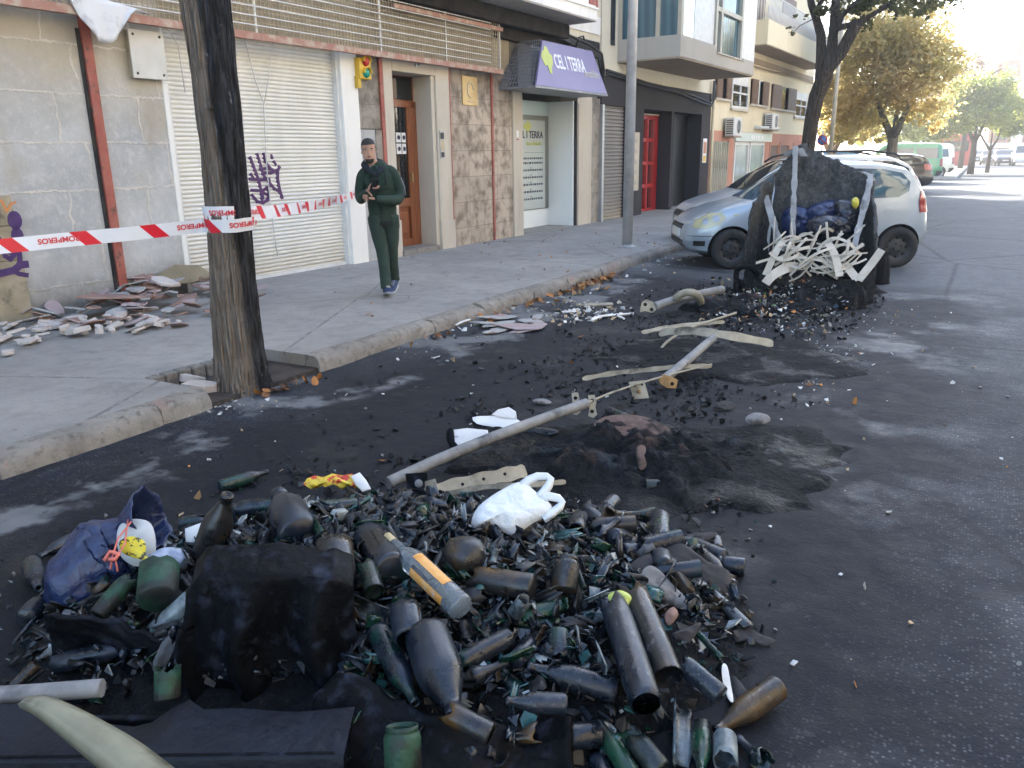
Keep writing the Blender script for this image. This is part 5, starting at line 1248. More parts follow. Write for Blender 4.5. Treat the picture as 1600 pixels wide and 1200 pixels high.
m = MB(); m.lathe([(0,-.10),(.027,-.10),(.031,-.094),(.031,.02),(.027,.04),(.017,.07),(.0125,.10),(.015,.103),(.015,.115),(.009,.116),(.008,.07)], 16); proto('beer', m)
proto('wine_broken', jag_profile([(0,-.11),(.034,-.11),(.037,-.10),(.037,-.02),(.037,.04),(.036,.075),(.032,.10)], 18, .025))
proto('cup', jag_profile([(0,-.06),(.034,-.06),(.0375,-.052),(.0375,-.01),(.0375,.025),(.0375,.05)], 18, .022))
proto('neck', jag_profile([(.0105,-.08),(.0165,-.08),(.0165,-.068),(.0145,-.066),(.0145,-.03),(.019,.0),(.029,.025),(.036,.05)], 16, .025))
m = MB(); m.lathe([(0,-.055),(.036,-.055),(.040,-.05),(.040,.03),(.037,.042),(.033,.046),(.035,.048),(.035,.06),(.032,.06),(.031,.046),(.036,.03),(.036,-.048),(0,-.05)], 18); proto('jar', m)
proto('tube', jag_profile([(.036,-.10),(.037,-.09),(.037,-.03),(.037,.03),(.037,.06),(.037,.085)], 18, .03))
def half_shell(r=.038, L=.13, arc_=2.5, n=9, jag=.02):
    m = MB(); vs, fs = [], []; K = 6
    for w, rr_ in ((0,r),(1,r-.004)):
        for i in range(K+1):
            for j in range(n+1):
                a = -arc_/2+arc_*j/n; z = -L+2*L*i/K
                if i in (0,K): z += JAG.uniform(-jag,jag) if w == 0 else 0
                if j in (0,n): a += JAG.uniform(-.25,.25)
                vs.append((rr_*cos(a)-r*.6, rr_*sin(a), z))
    c = n+1; B = (K+1)*c
    for i in range(K):
        for j in range(n): fs.append((i*c+j,i*c+j+1,(i+1)*c+j+1,(i+1)*c+j)); fs.append((B+i*c+j,B+(i+1)*c+j,B+(i+1)*c+j+1,B+i*c+j+1))
    for i in range(K): fs += [(i*c,(i+1)*c,B+(i+1)*c,B+i*c),(i*c+n,B+i*c+n,B+(i+1)*c+n,(i+1)*c+n)]
    for j in range(n): fs += [(j,B+j,B+j+1,j+1),(K*c+j,K*c+j+1,B+K*c+j+1,B+K*c+j)]
    m.add(vs, fs, 0, True); return m
proto('shell_long', half_shell(.038,.12)); proto('shell_short', half_shell(.040,.05,2.0,8,.015)); proto('shell_wide', half_shell(.045,.08,1.6,8,.02))
m = MB(); m.lathe([(0,-.07),(.035,-.07),(.052,-.055),(.062,-.02),(.062,.015),(.052,.045),(.032,.062),(.016,.068),(.016,.078),(.010,.078),(.010,.06)], 22); proto('round_flask', m)

# ---- charred container remains: folded front wall, low side wall, base tray, melted rim
def sheet_mesh(fn, nu, nv, th=.012):
    m = MB(); m.add([fn(i/nu, j/nv) for i in range(nu+1) for j in range(nv+1)], [(i*(nv+1)+j,(i+1)*(nv+1)+j,(i+1)*(nv+1)+j+1,i*(nv+1)+j+1) for i in range(nu) for j in range(nv)], 0, True); return m
from mathutils import noise as mnoise
def fbm(p, o=4): return mnoise.fractal(Vector(p), 1.0, 2.0, o)
def wall_fn(s, t):          # t: 0 back of the top ledge -> .22 front edge -> 1 floor
    a = -.975+.455*s+.02*sin(t*7)+(.10*t*t if s > .5 else -.02*t)*(abs(s-.5)*2)
    if t < .22: k = t/.22; b = 2.17+.05*s-.13*k; z = .515-.03*k+.02*sin(s*5)
    else:
        k = (t-.22)/.78; b = 2.04+.05*s-.02*k+.03*k*k; z = .485-.40*k
    f = .030*sin(s*15+t*1.2+.8+sin(t*3)*.5)*min(1,max(0,(t-.15)*2.2))+.018*sin(s*31+1+t*1.5)*max(0,t-.2)
    e = abs(s-.5)*2; b += .10*max(0,e-.72)**1.0*1.2; z -= .22*max(0,e-.80)*(1 if t < .5 else 0)
    w = fbm((s*6,t*3,1.7))*.007
    return ef(a, b-f+w, z+w*1.2)
def side_fn(s, t):
    a = -1.50+.58*s; top = .245+.03*sin(s*6+1)+.02*fbm((s*6,0,3)); z = top*(1-t)+.03*t
    return ef(a, 2.24-.14*s+.05*sin(s*3)+.05*t*sin(s*8)+.02*fbm((s*4,t*4,9)), z)
def rim_fn(s, t):
    a = -.58+.72*s; top = .17+.05*sin(s*5+.6)+.03*sin(s*13); z = top*(1-t)*1.0+(-.01)*t
    b = 1.93-.06*s-.16*t+.03*sin(s*9)+.02*fbm((s*5,t*3,5)); return ef(a, b, z+.02*fbm((s*9,t*5,2)))
def build_container():
    t = thing('melted_container', 'charred black container remains, folded wall standing over a base tray', 'container', ef(-.75,2.05,0))
    for nm, fn, nu, nv in (('front_wall',wall_fn,60,46),('side_wall',side_fn,44,18),('melted_rim',rim_fn,40,16)):
        o = sheet_mesh(fn, nu, nv).build(nm, M['char'], t, fix=False); md = o.modifiers.new('t','SOLIDIFY'); md.thickness = .014; md.offset = 0
    # base tray: box with a wide flat lip
    m = MB(); A0, A1, B0, B1, ZT = -1.62, -.47, 1.70, 1.88, .19
    def bx(a0,a1,b0,b1,z0,z1): m.add([ef(a,b,z) for z in (z0,z1) for a,b in ((a0,b0),(a1,b0),(a1,b1),(a0,b1))], [(0,3,2,1),(4,5,6,7),(0,1,5,4),(1,2,6,5),(2,3,7,6),(3,0,4,7)])
    bx(A0,A1,B0,B0+.02,.0,ZT); bx(A1-.02,A1,B0+.021,B1,.0,ZT); bx(A0,A1-.021,B1-.02,B1,.0,ZT-.01); bx(A0,A1-.021,B0+.021,B1-.021,.0,ZT-.045)
    m.build('base_tray', M['char'], t, .006)
    m = MB()
    nL = 26; vs = []
    for i in range(nL+1):
        f = i/nL; a = A0-.02+(A1-A0+.04)*f; wv = .02*sin(f*11)+.018*fbm((f*7,1,2)) if f < .62 else .004*sin(f*20)
        for b_,dz in ((B0-.012,-.05),(B0-.006,-.004),(B0+.03,.004),(B0+.10,.012+wv*.6),(B0+.155+wv,.016+wv)): vs.append(ef(a,b_,ZT+dz))
    m.add(vs, [(i*5+k,(i+1)*5+k,(i+1)*5+k+1,i*5+k+1) for i in range(nL) for k in range(4)], 0, True)
    m.build('tray_lip', M['char_lip'], t, .004)
    return t
